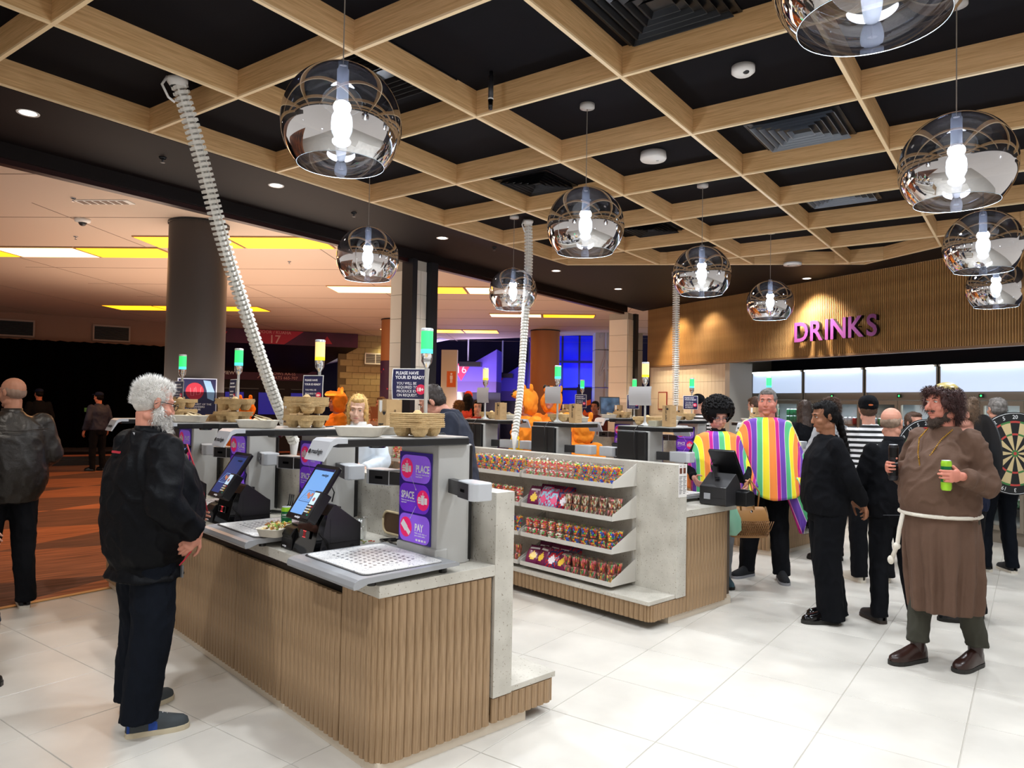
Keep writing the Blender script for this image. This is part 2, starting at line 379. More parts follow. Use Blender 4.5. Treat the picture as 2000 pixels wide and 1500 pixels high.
nt_ = thing('wall_notice', SW(5.35, 0.0, 1.62), sl_rot, label='small red-framed notice low on the cream tiled wall', cat='notice')
MB().box(-0.13, -0.05, 0, 0.13, -0.035, 0.34).obj('frame', mat('notice_red', '8a2c24', 0.6), nt_); MB().box(-0.11, -0.035, 0.02, 0.11, -0.032, 0.32).obj('sheet', mat('notice_paper', 'd9c7a6', 0.7), nt_)
# ---------------------------------------------------------------- fridge room behind the opening
FP = Vector((9.29, -0.01)); 
def FW(t, o=0.0, z=0.0): return Vector((FP.x + S_D.x * t - S_D.y * o, FP.y + S_D.y * t + S_D.x * o, z))
bx = thing('wall_fridge_room', FW(0), sl_rot, kind='structure', label='dark wall and ceiling of the fridge bay')
DKW = mat('bay_dark', '1c1f33', 0.6)
MB().box(-4, -1.0, 0, 5.0, -0.75, 2.9).box(-4, -0.8, 2.62, 4.7, 1.15, 2.7).obj('bay_shell', DKW, bx)
MB().box(4.35, -0.7, 0, 4.6, 1.15, 2.62).obj('bay_side', mat('bay_tile', 'b9b1a4', 0.5), bx)
MB().box(4.22, 0.02, 0, 4.36, 0.1, 2.3).obj('door_jamb', mat('dark_brown', '2b2220', 0.6), bx)
LBX = mat('lightbox_face', 'dfeaff', 0.5, emit='c8deff', es=0.72)
TUBE = mat('tube_glow', 'ffffff', 0.5, emit='f2fbff', es=7)
FR = mat('fridge_frame', '8d8478', 0.4, 0.2); INNER = mat('fridge_liner', 'dfe8ee', 0.4)
GLASSD = clearmat('door_glass', (0.93, 0.97, 0.98, 1), 0.04)
GREENC = mat('green_can', '157f4b', 0.3, 0.35); COLC = [GREENC, mat('red_can', 'a32a2a', 0.3, 0.35), mat('silver_can', 'b9c0c6', 0.3, 0.6), mat('navy_can', '25408a', 0.3, 0.35)]
def can_mesh(name, m, r=0.033, h=0.115):
    b = MB(); b.lathe([(0.001, 0.004), (r * .8, 0.0), (r * .86, 0.004), (r, 0.012), (r, h - .014)], n=12, mi=0)
    b.lathe([(r, h - .014), (r * .82, h - .003), (r * .82, h), (r * .76, h - .004), (0.001, h - .004)], n=12, mi=1); return b.mesh(name, [m, SILVER], smooth=True)
canm = [can_mesh('can', m) for m in COLC]
# each fridge: 1.15 m wide, two glass doors, light box above
FRW = 1.18
frs = [('fridge nearest the tiled wall, white light box above', 2.98), ('second fridge from the tiled wall', 1.80), ('third fridge, behind the black beanie', 0.62),
       ('fridge with green cans behind the dartboard costume', -0.56), ('rightmost fridge of the row', -1.74)]
for fi, (lb, t0) in enumerate(frs):
    f = thing('drinks_fridge', FW(t0), sl_rot, label='tall glass-door drinks fridge with lit header, ' + lb, cat='fridge', group='drinks fridges')
    W_ = FRW - 0.03
    b = MB(); b.box(0, -0.7, 0.0, W_, -0.66, 2.33).box(0, -0.66, 0, 0.03, 0, 2.33).box(W_ - 0.03, -0.66, 0, W_, 0, 2.33).box(0.03, -0.66, 1.84, W_ - 0.03, -0.02, 1.96).box(0.03, -0.66, 0.0, W_ - 0.03, 0, 0.16).box(0, -0.66, 2.31, W_, 0.02, 2.34)
    b.obj('cabinet', FR, f)
    MB().box(0.03, -0.655, 0.16, W_ - 0.03, -0.64, 1.84).obj('liner', INNER, f)
    MB().box(0.02, -0.012, 1.955, W_ - 0.02, 0.004, 2.31).obj('light_box', LBX, f)
    MB().cyl((0.04, 0.035, 2.322), (W_ - 0.04, 0.035, 2.322), 0.012, n=8).obj('light_tube', TUBE, f)
    MB().box(W_ / 2 - .03, 0, 1.875, W_ / 2 + .03, 0.012, 1.925).obj('temperature_display', mat('display_green', '0a1a10', 0.3), f)
    MB().ell((W_ / 2, 0.014, 1.90), (0.013, 0.003, 0.013), 8, 6).obj('display_light', mat('led_green', '2bd45f', 0.5, emit='30ff70', es=3), f)
    for d in (0, 1):
        x0 = 0.03 + d * (W_ - 0.06) / 2; x1 = x0 + (W_ - 0.06) / 2 - 0.01
        dd = MB().box(x0, 0, 0.17, x0 + 0.045, 0.05, 1.83).box(x1 - 0.045, 0, 0.17, x1, 0.05, 1.83).box(x0 + 0.045, 0, 1.77, x1 - 0.045, 0.05, 1.83).box(x0 + 0.045, 0, 0.17, x1 - 0.045, 0.05, 0.23).obj('door', FR, f)
        MB().box(x0 + 0.045, 0.02, 0.23, x1 - 0.045, 0.026, 1.77).obj('pane', GLASSD, dd)
        MB().box((x1 - 0.03) if d == 0 else x0 + .012, 0.05, 0.8, (x1 - 0.018) if d == 0 else x0 + .024, 0.075, 1.3).obj('door_handle', STEEL, dd)
        for z in (0.45, 0.78, 1.11, 1.44):
            MB().box(x0 + 0.01, -0.6, z, x1 - 0.01, -0.08, z + 0.012).obj('shelf', STEEL, f)
    lamp('fridge_tube', 'AREA', FW(t0 + 0.57, -0.06, 1.80), 7, (0.86, 0.95, 1), 0.9, rot=(0, 0, sl_rot), sy=0.05)
    # cans on the shelves, front row of each
    for zi, z in enumerate((0.17, 0.462, 0.792, 1.122, 1.452)):
        for k in range(13 if zi >= 1 else 0):
            x = 0.10 + k * 0.082
            if 0.50 < x < 0.64: continue
            ci = 0 if (fi in (3, 0) or k % 5 < 2) else (k // 3 + zi + fi) % 4
            for st in range(2):
                if zi < 3 or fi not in (0, 3): 
                    if st: continue
                p = FW(t0 + x, -0.14, z + st * 0.118)
                fn = ('leftmost', 'second', 'third', 'fourth', 'rightmost')[fi]; cn = ('green', 'red', 'silver', 'navy')[ci]; sn = ('floor', 'low', 'middle', 'upper', 'top')[zi]
                link('drink_can', canm[ci], None, p, (0, 0, k * 1.1), cat='can', label='%s %s drink can on the %s shelf of the %s fridge, %s from left' % (('small', 'upper')[st], cn, sn, fn, ORD[12 - k]), group='%s cans, %s shelf, %s fridge' % (cn, sn, fn))
# ---------------------------------------------------------------- concourse beyond the bulkhead
ZQ = 3.80
EA = -46.2   # panel run direction, degrees
E1 = Vector((math.cos(R(EA)), math.sin(R(EA)))); E2 = Vector((-E1.y, E1.x))
def Q(a, c, z=0.0): return Vector((E1.x * a + E2.x * c, E1.y * a + E2.y * c, z))
cq = MB().prism([tuple(G(-9, 3.98)[:2]), tuple(G(10.6, 3.98)[:2]), (16.5, 9.6), (14.6, 12.0), (13.9, 14.9), (12.1, 19), (8.5, 20.0), (-9, 22.5)], ZQ, ZQ + 0.12).obj('ceiling_concourse', CREAM, kind='structure')
for k in range(-2, 12):   # recessed joints of the concourse ceiling
    c = 3.4 + k * 1.62
    MB().box(-9.0, -0.006, 0, 9.0, 0.006, 0.003).obj('ceiling_joint', JOINT, cq, loc=Q(1.0, c, ZQ - 0.0028), rot=(0, 0, R(EA)))
for k in range(-6, 8):
    MB().box(-8.5, -0.006, 0, 8.5, 0.006, 0.003).obj('ceiling_joint', JOINT, cq, loc=Q(-0.05 + k * 2.48, 12.9, ZQ - 0.0031), rot=(0, 0, R(EA + 90)))
PY = mat('panel_amber', 'ffb020', 0.5, emit='ffa81a', es=2.6)
PW = mat('panel_pale', 'ffd9b0', 0.5, emit='ffc88c', es=3.4)
def panel(a0, a1, c0, c1, m, lb):
    t = thing('light_panel', Q((a0 + a1) / 2, (c0 + c1) / 2, ZQ - 0.012), R(EA), label=lb, cat='ceiling light', group='glowing amber ceiling panels')
    wx, wy = (a1 - a0) / 2, (c1 - c0) / 2
    MB().box(-wx, -wy, -0.005, wx, wy, 0.011).obj('frame', mat('panel_frame', 'b58a55', 0.5), t)
    MB().box(-wx + .02, -wy + .02, -0.009, wx - .02, wy - .02, -0.0051).obj('diffuser', m, t)
for a0, a1, c0, c1, m, lb in [
    (-8.6, -7.35, 6.66, 7.33, PY, 'amber ceiling panel at the far left of the front run'), (-7.33, -6.10, 6.66, 7.33, PW, 'pale pinkish ceiling panel in the front run, left of the dark column'),
    (-6.08, -4.85, 6.66, 7.33, PY, 'amber ceiling panel just left of the dark column'), (-4.80, -3.56, 5.94, 6.62, PY, 'amber ceiling panel half hidden by the dark column'),
    (-3.54, -2.28, 5.94, 6.62, PY, 'amber ceiling panel right of the dark column, behind the white cable tube'),
    (-9.7, -8.5, 12.9, 13.7, PY, 'slim amber ceiling panel far back, left of the dark column'), (-8.48, -7.26, 12.9, 13.7, PY, 'slim amber ceiling panel far back, behind the dark column'), (-7.24, -6.0, 12.9, 13.7, PY, 'slim amber ceiling panel far back, right of the dark column'),
    (-3.45, -2.04, 9.85, 10.6, PW, 'pale amber ceiling panel below the small left pendant'), (-2.02, -1.8 + .9, 9.85, 10.6, PY, 'amber ceiling panel right behind the tiled pier'), (-.88, .35, 9.85, 10.6, PW, 'pinkish ceiling panel behind the small middle pendant'),
    (-.77, .47, 13.7, 14.25, PW, 'pale ceiling panel left of the second cable tube'), (.49, 1.73, 13.7, 14.25, PY, 'yellow ceiling panel right of the second cable tube'),
    (-4.3, -3.1, 17.5, 18.4, PW, 'small distant glowing panel left of the orange column'), (-3.08, -1.9, 17.5, 18.4, PY, 'distant amber panel right of the tiled pier'), (-1.88, -.86, 17.5, 18.4, PY, 'distant amber panel, last of the far row')]:
    panel(a0, a1, c0, c1, m, lb)
for a, c, pw in ((-6, 7, 120), (-3, 8, 130), (-7, 13.3, 160), (-1.5, 10.4, 110), (0.5, 14, 120), (-3, 17, 110)):
    lamp('amber_ceiling_light', 'AREA', Q(a, c, ZQ - 0.05), pw * 0.42, (1, 0.50, 0.22), 2.4, rot=(0, 0, R(EA)), sy=0.7)
lamp('amber_bounce_fill', 'AREA', Q(-5, 9, 1.75), 150, (1, 0.76, 0.58), 5.0, rot=(PI, 0, 0), sy=5.0)  # added fill: unseen area lamps stand in for floor bounce onto the ceiling
lamp('amber_bounce_fill', 'AREA', Q(-3.0, 5.8, 1.75), 75, (1, 0.88, 0.75), 3.5, rot=(PI, 0, 0), sy=2.0)
lamp('amber_bounce_fill', 'AREA', Q(-3.5, 14.5, 1.75), 45, (1, 0.66, 0.46), 5.0, rot=(PI, 0, 0), sy=5.0)
lamp('amber_bounce_fill', 'AREA', Q(0.5, 11.5, 1.75), 36, (1, 0.68, 0.48), 4.0, rot=(PI, 0, 0), sy=4.0)
# columns
def column(x, y, r, m, lb, h=ZQ):
    t = thing('column', (x, y, 0), 0, label=lb, cat='column')
    MB().lathe([(r, 0), (r, h - 0.03)], n=40).obj('shaft', m, t, smooth=True)
    MB().lathe([(r + 0.012, h - 0.03), (r + 0.012, h - 0.002)], n=40).obj('collar', STEEL, t, smooth=True)
    MB().lathe([(r + 0.01, 0), (r + 0.01, 0.1)], n=40).obj('skirting', STEEL, t, smooth=True)
    return t
column(1.36, 6.25, 0.335, mat('column_bronze', '3a3330', 0.5, 0.1), 'dark bronze round column standing behind the left checkouts')
c2_ = column(8.72, 12.9, 0.40, mat('column_orange', 'a0683c', 0.5), 'orange-brown round column with purple triangle wrap, left of the tiled pier')
MB().lathe([(0.405, 1.75), (0.405, 2.72)], n=40).obj('wrap', mat('wrap_purple', '3a1742', 0.5), c2_, smooth=True)
PIN = mat('triangle_red', 'c22b4e', 0.5); 
for ang, s in ((205, 1), (247, 1), (185, -1)):
    a = R(ang); b = MB()
    pts = [(-0.26, 0.2), (0.26, 0.2), (0, -0.28)]
    vs = [(0.412 * math.cos(a + p[0] / 0.41), 0.412 * math.sin(a + p[0] / 0.41), 2.25 + p[1] * s) for p in pts]
    b.add(vs, [(0, 1, 2)]); b.obj('triangle', PIN, c2_)
MB().lathe([(0.407, 1.68), (0.407, 1.75)], n=40).obj('band', mat('wrap_orange', 'c5763b', 0.5), c2_, smooth=True)
column(13.0, 11.75, 0.42, mat('column_orange2', '9a6236', 0.5), 'orange-brown round column beyond the second cable tube')
# far wall with curtain, vents and stage, left
lw = MB().box(-9, 0, 0, 3.1, 0.2, 3.95).obj('wall_left', mat('wall_brown', '8d6a58', 0.8), None, loc=(2.7, 19.35, 0), rot=(0, 0, R(-12.8)), kind='structure')
for x, lb in ((0.35, 'dark louvred wall vent above the curtain, left one'), (2.55, 'dark louvred wall vent above the curtain, right one beside the dark column')):
    v = thing('wall_vent', lw.matrix_world @ Vector((x, 0, 0)) if 0 else (2.7 + x * math.cos(R(-12.8)) - 1.55, 19.35 + (x - 1.6) * math.sin(R(-12.8)) - 0.03, 3.40), R(-12.8), label=lb, cat='vent')
    MB().box(-0.42, -0.03, -0.2, 0.42, 0.03, 0.2).obj('backing', BLACK, v)
    MB().box(-0.45, -0.05, 0.18, 0.45, 0.03, 0.22).box(-0.45, -0.05, -0.22, 0.45, 0.03, -0.18).box(-0.45, -0.05, -0.2, -0.41, 0.03, 0.2).box(0.41, -0.05, -0.2, 0.45, 0.03, 0.2).obj('frame', mat('vent_frame', '9a8072', 0.5), v)
    for k in range(10): MB().box(-0.41, -0.045, -0.012, 0.41, -0.03, 0.012).obj('slat', DARK, v, loc=(0, 0, -0.16 + k * 0.036), rot=(0.6, 0, 0))
cv = MB()
cv.grid(lambda i, j: (-8.5 + i * 0.09, 0.07 * math.sin(i * 1.35) + 0.03 * math.sin(i * 0.47), (3.09, 1.5, 0.35)[j] - (0.01 * (i % 3) if j == 0 else 0)), 130, 3)
cv = cv.obj('stage_curtain', mat('black_velvet', '040405', 1.0, spec=0.0), None, smooth=True, loc=(2.2, 18.7, 0), rot=(0, 0, R(-12.8)), label='tall black pleated stage curtain across the far left wall', cat='curtain')
st = thing('low_stage', (1.8, 18.1, 0), R(-12.8), label='low black stage with orange lit edge in front of the curtain', cat='stage')
MB().box(-8, -0.4, 0, 6, 1.0, 0.22).obj('deck', BLACK, st); MB().box(-8, -0.7, 0, 6, -0.41, 0.11).obj('step', BLACK, st)
MB().box(-8, -0.42, 0.2, 6, -0.4, 0.24).obj('edge_strip', mat('edge_orange', '8a4a2c', 0.5), st)
# door 17 portal: purple fascia, dark recess, second sign band
P17 = Vector((8.35, 18.05, 0)); p17r = math.atan2(17.5 - 19.07, 10.16 - 6.47)
t = thing('door_portal', P17, p17r, label='purple door 17 portal with red triangle sign and dark recess', cat='portal')
FPU = mat('fascia_purple', '3b1230', 0.6, var=0.25, vscale=1.2, col2='5a1c46')
MB().box(-3.4, 0, 3.36, 2.0, 0.3, 3.79).obj('fascia', FPU, t)
MB().add([(-3.4, 0.02, 3.36), (2.0, 0.02, 3.36), (0.6, 1.6, 2.55), (-3.4, 1.6, 2.55)], [(0, 1, 2, 3)]).obj('soffit', mat('recess_black', '120a0c', 0.5), t)
MB().box(-3.4, 1.6, 2.30, 0.9, 1.75, 2.62).obj('sign_band', mat('band_purple', '4c1c3c', 0.6), t)
MB().box(-3.4, 1.65, 0, 0.9, 2.0, 2.3).obj('recess_wall', mat('recess_brown', '1a1114', 0.7), t)
for k in range(5): MB().box(-3.1 + k * 0.8, 1.55, 2.0, -2.5 + k * 0.8, 1.6, 2.04).obj('louvre', DARK, t)
for k in range(3): MB().box(-1.9 + k * 1.0, 1.56, 1.2, -1.35 + k * 1.0, 1.62, 1.9).obj('window', mat('blue_window', '16164a', 0.3, emit='1a1c9a', es=0.5), t)
SR = mat('sign_red', 'b8243e', 0.6)
MB().add([(-1.35, -0.02, 3.785), (0.35, -0.02, 3.785), (-0.22, -0.02, 3.37), (-0.78, -0.02, 3.37)], [(3, 2, 1, 0)]).obj('red_triangle', SR, t)
for x, s in ((-2.0, -1), (1.05, 1)): MB().add([(x - 0.16, -0.02, 3.56 + 0.12 * -s), (x + 0.16, -0.02, 3.56 + 0.12 * -s), (x, -0.02, 3.56 + 0.12 * s)], [(0, 1, 2)] if s > 0 else [(2, 1, 0)]).obj('small_triangle', SR, t)
TXP = mat('sign_pink_text', 'e2a9a4', 0.6)
X1, Z1, YN = (1, 0, 0), (0, 0, 1), (0, -1, 0)
text('lettering', 'DOOR / KUAHA', 0.13, TXP, t, Mx(X1, Z1, YN, (-0.5, -0.025, 3.68)), align='CENTER')
text('lettering', '17', 0.34, TXP, t, Mx(X1, Z1, YN, (-0.5, -0.025, 3.40)), align='CENTER', bold=0.01)
text('lettering', 'ROWS AA-SS\nSEATS 665-707', 0.135, TXP, t, Mx(X1, Z1, YN, (-0.55, 1.58, 2.48)))
text('lettering', 'VIEW', 0.15, WTXT, t, Mx(X1, Z1, YN, (-2.0, 1.58, 2.46)), bold=0.01)
text('lettering', 'ROWS\n644', 0.13, TXP, t, Mx(X1, Z1, YN, (-3.1, 1.58, 2.48)))
MB().tube([(-0.95, 1.57, 2.36), (-0.78, 1.57, 2.54)], 0.01, 6).tube([(-0.92, 1.57, 2.55), (-0.77, 1.57, 2.55), (-0.77, 1.57, 2.4)], 0.01, 6).obj('arrow', TXP, t)
# block wall right of the portal, blocks laid one by one
wb = thing('wall_block', (11.3, 17.2, 0), p17r, kind='structure', label='yellow-lit concrete block wall')
MB().box(-1.6, 0.0, 0, 1.5, 0.2, 3.9).obj('mortar', mat('mortar', '6e6248', 0.9), wb)
bm_ = MB().box(-0.19, -0.012, 0.004, 0.19, 0.02, 0.193).mesh('block', mat('block_sand', 'a99a70', 0.85, var=0.1, vscale=6))
for r_ in range(19):
    for c in range(7): link('block', bm_, wb, (-1.35 + c * 0.39 + (r_ % 2) * 0.195, 0, r_ * 0.2))
v = thing('wall_vent', (10.85, 17.28, 3.05), p17r, label='white louvred vent on the yellow-lit block wall', cat='vent')
MB().box(-0.32, -0.04, -0.17, 0.32, 0.0, 0.17).obj('backing', DARK, v)
MB().box(-0.34, -0.06, 0.15, 0.34, 0, 0.18).box(-0.34, -0.06, -0.18, 0.34, 0, -0.15).box(-0.34, -0.06, -0.17, -0.31, 0, 0.17).box(0.31, -0.06, -0.17, 0.34, 0, 0.17).box(-.01, -.06, -.15, .01, -.04, .15).obj('frame', WHITE, v)
for k in range(6): MB().box(-0.31, -0.055, -0.008, 0.31, -0.04, 0.008).obj('slat', ALU, v, loc=(0, 0, -0.13 + k * 0.052))
s = thing('wall_lamp', (11.9, 16.86, 2.5), p17r, label='small white lamp on the block wall left of the orange column', cat='lamp')
MB().cyl((0, 0, 0), (0, -0.12, 0.03), 0.035).obj('bracket', WHITE, s); MB().cyl((0, -0.1, 0.08), (0, -0.14, -0.12), 0.06, 0.07).obj('shade', WHITE, s)
lamp('wall_uplight', 'SPOT', (11.4, 16.6, 3.75), 120, (1, 0.85, 0.45), 0.1, target=(11.5, 17.3, 2.2), spot=110)
# atrium beyond: tilted white roof panels, blue lit portals 16 and 15, glass wall, carved pillar
ar = thing('ceiling_atrium', (0, 0, 0), 0, kind='structure', label='sloping pale atrium roof panels lit violet')
RF = mat('roof_panel', 'b0a8b8', 0.8)
base0, base1 = Vector((13.2, 21.0, 3.6)), Vector((22.0, 13.5, 7.2)); 
for k in range(7):
    a = Vector((13.0, 27.0, 3.0)) + Vector((1.75, -0.2, 0.82)) * k; b = Vector((12.5, 15.2, 3.86)) + Vector((0.85, -0.95, 0.12)) * k
    d = Vector((1.66, -0.2, 0.78)); e = Vector((0.80, -0.9, 0.11))
    MB().add([tuple(a), tuple(a + d), tuple(b + e), tuple(b)] + [tuple(p + Vector((0, 0, 0.1))) for p in (a, a + d, b + e, b)], [(0, 1, 2, 3), (4, 7, 6, 5), (0, 4, 5, 1), (1, 5, 6, 2), (2, 6, 7, 3), (3, 7, 4, 0)]).obj('roof_panel', RF, ar)
lamp('violet_light', 'AREA', (14.5, 18, 1.8), 420, (0.62, 0.55, 1.0), 3, rot=(PI, 0, 0), sy=3)
lamp('portal_light', 'AREA', (13.8, 15.2, 1.2), 50, (0.8, 0.6, 0.9), 2, target=(16, 18, 3), sy=1)
lamp('blue_light', 'AREA', (18, 15.5, 2.0), 160, (0.12, 0.16, 1.0), 3, rot=(PI * 0.75, 0, R(-45)), sy=3)
back = thing('wall_atrium', (0, 0, 0), 0, kind='structure', label='far atrium wall of dark violet panels')
MB().add([(11.5, 27.5, 0), (24.5, 15.5, 0), (24.5, 15.5, 8), (11.5, 27.5, 8)], [(0, 1, 2, 3), (3, 2, 1, 0)]).obj('wall_panel', mat('atrium_wall', '241f38', 0.8), back)
def portal(x, y, wd, num, lb, z=3.25):
    t = thing('door_portal', (x, y, 0), R(-50), label=lb, cat='portal')
    MB().prism([(-wd, 0), (wd * 0.9, 0), (wd * 0.9, 1.4), (-wd, 1.4)], z - 1.15, z - 0.75).obj('sign_band', mat('band_dark', '4a3460', 0.6), t)
    MB().add([(-wd, 0, z - 0.75), (wd * 0.9, 0, z - 0.75), (wd * 0.9, 0, z + 0.45), (-wd * 0.1, 0, z - 0.1), (wd * 0.9, 1.4, z - 0.75), (wd * 0.9, 1.4, z + 0.45), (-wd, 1.4, z - 0.75), (-wd * .1, 1.4, z - .1)],
             [(0, 1, 2, 3), (1, 4, 5, 2), (0, 3, 7, 6), (3, 2, 5, 7)]).obj('hood', mat('portal_violet', '54409a', 0.6), t)
    MB().add([(-wd * .9, -0.02, z - .1), (-wd * .1, -0.02, z - .1), (-wd * .5, -0.02, z - .75)], [(2, 1, 0)]).obj('red_triangle', SR, t)
    text('lettering', num, 0.42, TXP, t, Mx(X1, Z1, YN, (-wd * .5, -0.03, z - .45)), align='CENTER')
    MB().box(-wd, 0.3, 0, -wd + .35, 1.4, z - 1.15).obj('jamb', mat('jamb_cream', 'a59b6e', 0.7), t)
    MB().box(-wd + .35, 1.2, 0, wd * .9, 1.4, z - 1.15).obj('recess', BLACK, t)
    MB().cyl((-wd * .2, -0.2, z + 0.0), (-wd * .2, -0.2, z + 1.3), 0.03).obj('hanger_pole', ALU, t)
    MB().box(-wd * .5, -0.5, z - 0.22, wd * .35, -0.1, z - 0.05).obj('projector_box', BLACK, t)
portal(15.6, 18.0, 0.95, '16', 'violet-lit door 16 portal with red triangle, right of the tiled pier')
portal(18.2, 19.0, 0.85, '15', 'violet-lit door 15 portal with red triangle, left of the second cable tube', 2.95)
# lit cream wall strip with orange toilet sign, straight right of the tiled pier
t = thing('wall_washroom', (13.2, 16.3, 0), R(-48), kind='structure', label='cream wall beside the washroom sign')
MB().box(-0.35, 0, 0, 0.18, 0.2, 3.45).obj('panel', mat('wash_cream', 'c4b98c', 0.7), t)
s = thing('washroom_sign', (12.85, 15.85, 2.45), R(-48), label='small orange washroom sign with white figure on cream wall', cat='sign')
MB().box(-0.15, -0.02, -0.26, 0.15, 0.0, 0.26).obj('board', mat('sign_orange', 'd9691f', 0.5), s)
MB().ell((0, -0.024, 0.17), (0.035, 0.003, 0.035), 10, 6).box(-0.045, -0.026, -0.0, 0.045, -0.02, 0.12).box(-0.035, -0.026, -0.12, -0.005, -0.02, 0.0).box(0.005, -0.026, -0.12, 0.035, -0.02, 0.0).obj('figure', WTXT, s)
# blue glass wall
gw = thing('wall_glass', (18.1, 14.9, 0), R(-50), kind='structure', label='blue-lit glass wall with dark mullions')
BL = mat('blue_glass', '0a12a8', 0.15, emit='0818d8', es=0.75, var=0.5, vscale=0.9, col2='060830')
for i in range(6):
    for k in range(7):
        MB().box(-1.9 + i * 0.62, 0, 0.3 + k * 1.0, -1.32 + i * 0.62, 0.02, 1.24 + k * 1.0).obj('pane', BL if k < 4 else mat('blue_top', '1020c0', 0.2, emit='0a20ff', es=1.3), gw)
for i in range(7): MB().box(-1.95 + i * 0.62, -0.08, 0, -1.88 + i * 0.62, 0.03, 7.3).obj('mullion', mat('mullion_dark', '0c1030', 0.4), gw)
for k in range(8): MB().box(-1.95, -0.06, 0.22 + k * 1.0, 1.85, 0.03, 0.30 + k * 1.0).obj('transom', mat('mullion_dark'), gw)
# carved pillar: raised curling ribs on concrete, blue light coloured into the left side
cp = thing('carved_pillar', (14.75, 10.55, 0), R(-42), label='tall concrete pillar carved with curling fern patterns', cat='pillar')
CG = mat('carved_concrete', '8d8678', 0.8, var=0.06, vscale=4)
for k in range(5):
    MB().box(-0.62, 0.0, k * 1.1 + 0.01, -0.012, 0.6, k * 1.1 + 1.09).obj('panel', mat('carved_blue_lit', 'b9bccb', 0.8), cp)
    MB().box(0.0, -0.05, k * 1.1 + 0.01, 0.75, 0.6, k * 1.1 + 1.09).obj('panel', CG, cp)
    for side, x0, sc, yy in ((1, 0.375, 1.0, -0.05), (0, -0.31, 0.8, 0.0)):
        b = MB(); zc = k * 1.1 + 0.55
        b.box(x0 - 0.035, yy - 0.03, k * 1.1 + 0.01, x0 + 0.035, yy, k * 1.1 + 1.09)
        for sgn in (-1, 1):
            pts = []
            for q in range(26):
                a = q / 25 * 2.6 * PI; rr = 0.25 * sc * (1 - q / 25 * 0.78)
                pts.append((x0 + sgn * (0.30 * sc - 0.02 - (0.27 * sc * (1 - q / 25 * .78) * (1 + math.cos(a)) / 2 + q / 25 * 0.12)), yy - 0.005, zc + (0.42 - 0.5 * q / 25) * math.sin(a + 1.2) * 0.9))
            b.tube(pts, 0.03 * sc, 6)
        b.obj('carving', CG if side else mat('carved_blue_lit'), cp, smooth=True)
lamp('pillar_blue', 'SPOT', (13.2, 12.3, 1.0), 170, (0.3, 0.45, 1), 0.2, target=(14.4, 11.2, 3), spot=60)
sc_ = thing('wall_screen', (15.7, 9.4, 0), R(-42), label='black screen edge hanging right of the carved pillar', cat='screen')
MB().box(-0.3, -0.1, 1.9, 0.35, 0.0, 3.2).obj('panel', BLACK, sc_, rot=(0.1, 0, 0)); MB().cyl((0, 0, 3.1), (0, 0, 3.8), 0.03).obj('hanger', BLACK, sc_)
po = thing('standing_banner', (14.0, 11.2, 0), R(-42), label='dark blue banner with orange flame shapes beside the carved pillar', cat='banner')
MB().box(-0.15, -0.15, 0.0, 0.28, 0.15, 0.03).obj('foot', BLACK, po); MB().box(-0.15, -0.01, 0.03, 0.28, 0.01, 2.2).obj('cloth', mat('banner_navy', '101a55', 0.7), po)
for z in (1.75, 1.4): MB().add([(-.0, -0.02, z), (.15, -0.02, z - .08), (.26, -0.02, z - .05), (.26, -.02, z + .1), (.15, -.02, z + .06), (.08, -.02, z + .16)], [(0, 1, 2, 3, 4, 5)]).obj('flame_shape', mat('flame_orange', 'e8601c', 0.6), po)
# small fittings of the concourse ceiling
def small(name, p, lb, cat, parts):
    t = thing(name, p, 0, label=lb, cat=cat)
    for nm, b, m in parts: b.obj(nm, m, t, smooth=True)
    return t
for p, lb in ((Q(-4.9, 5.1, ZQ), 'small white dome camera on the cream ceiling, left of the dark column'),):
    small('dome_camera', p, lb, 'camera', [('base', MB().lathe([(0.001, 0), (0.09, 0), (0.085, -0.035), (0.05, -0.045)], n=20), WHITE), ('dome', MB().ell((0, 0, -0.045), (0.045, 0.045, 0.04), 12, 8), DARK)])
for k, (a, c) in enumerate(((-5.6, 6.0), (-3.3, 7.6), (-2.2, 9.0), (-4.4, 4.2), (-1.2, 7.2))):
    small('sprinkler', Q(a, c, ZQ), 'tiny sprinkler head on the cream concourse ceiling, %s from the left' % ORD[(0, 3, 4, 1, 2)[k]], 'sprinkler', [('rose', MB().lathe([(0.001, 0), (0.03, 0), (0.025, -0.01)], n=10), CHROME), ('head', MB().cyl((0, 0, 0), (0, 0, -0.04), 0.008).lathe([(0.001, -0.04), (0.018, -0.042)], n=8), CHROME)])['group'] = 'concourse sprinklers'
for a, c, lb in ((-4.0, 4.15, 'left'),):
    v = thing('ceiling_vent', Q(-4.15, 4.35, ZQ - 0.006), R(EA), label='small white slotted vent on the cream ceiling above the dark column', cat='vent')
    MB().box(-0.3, -0.08, -0.004, 0.3, 0.08, 0.005).obj('plate', WHITE, v)
    for k in range(6): MB().box(-0.27 + k * 0.09, -0.06, -0.008, -0.21 + k * 0.09, 0.06, -0.004).obj('slot', JOINT, v)
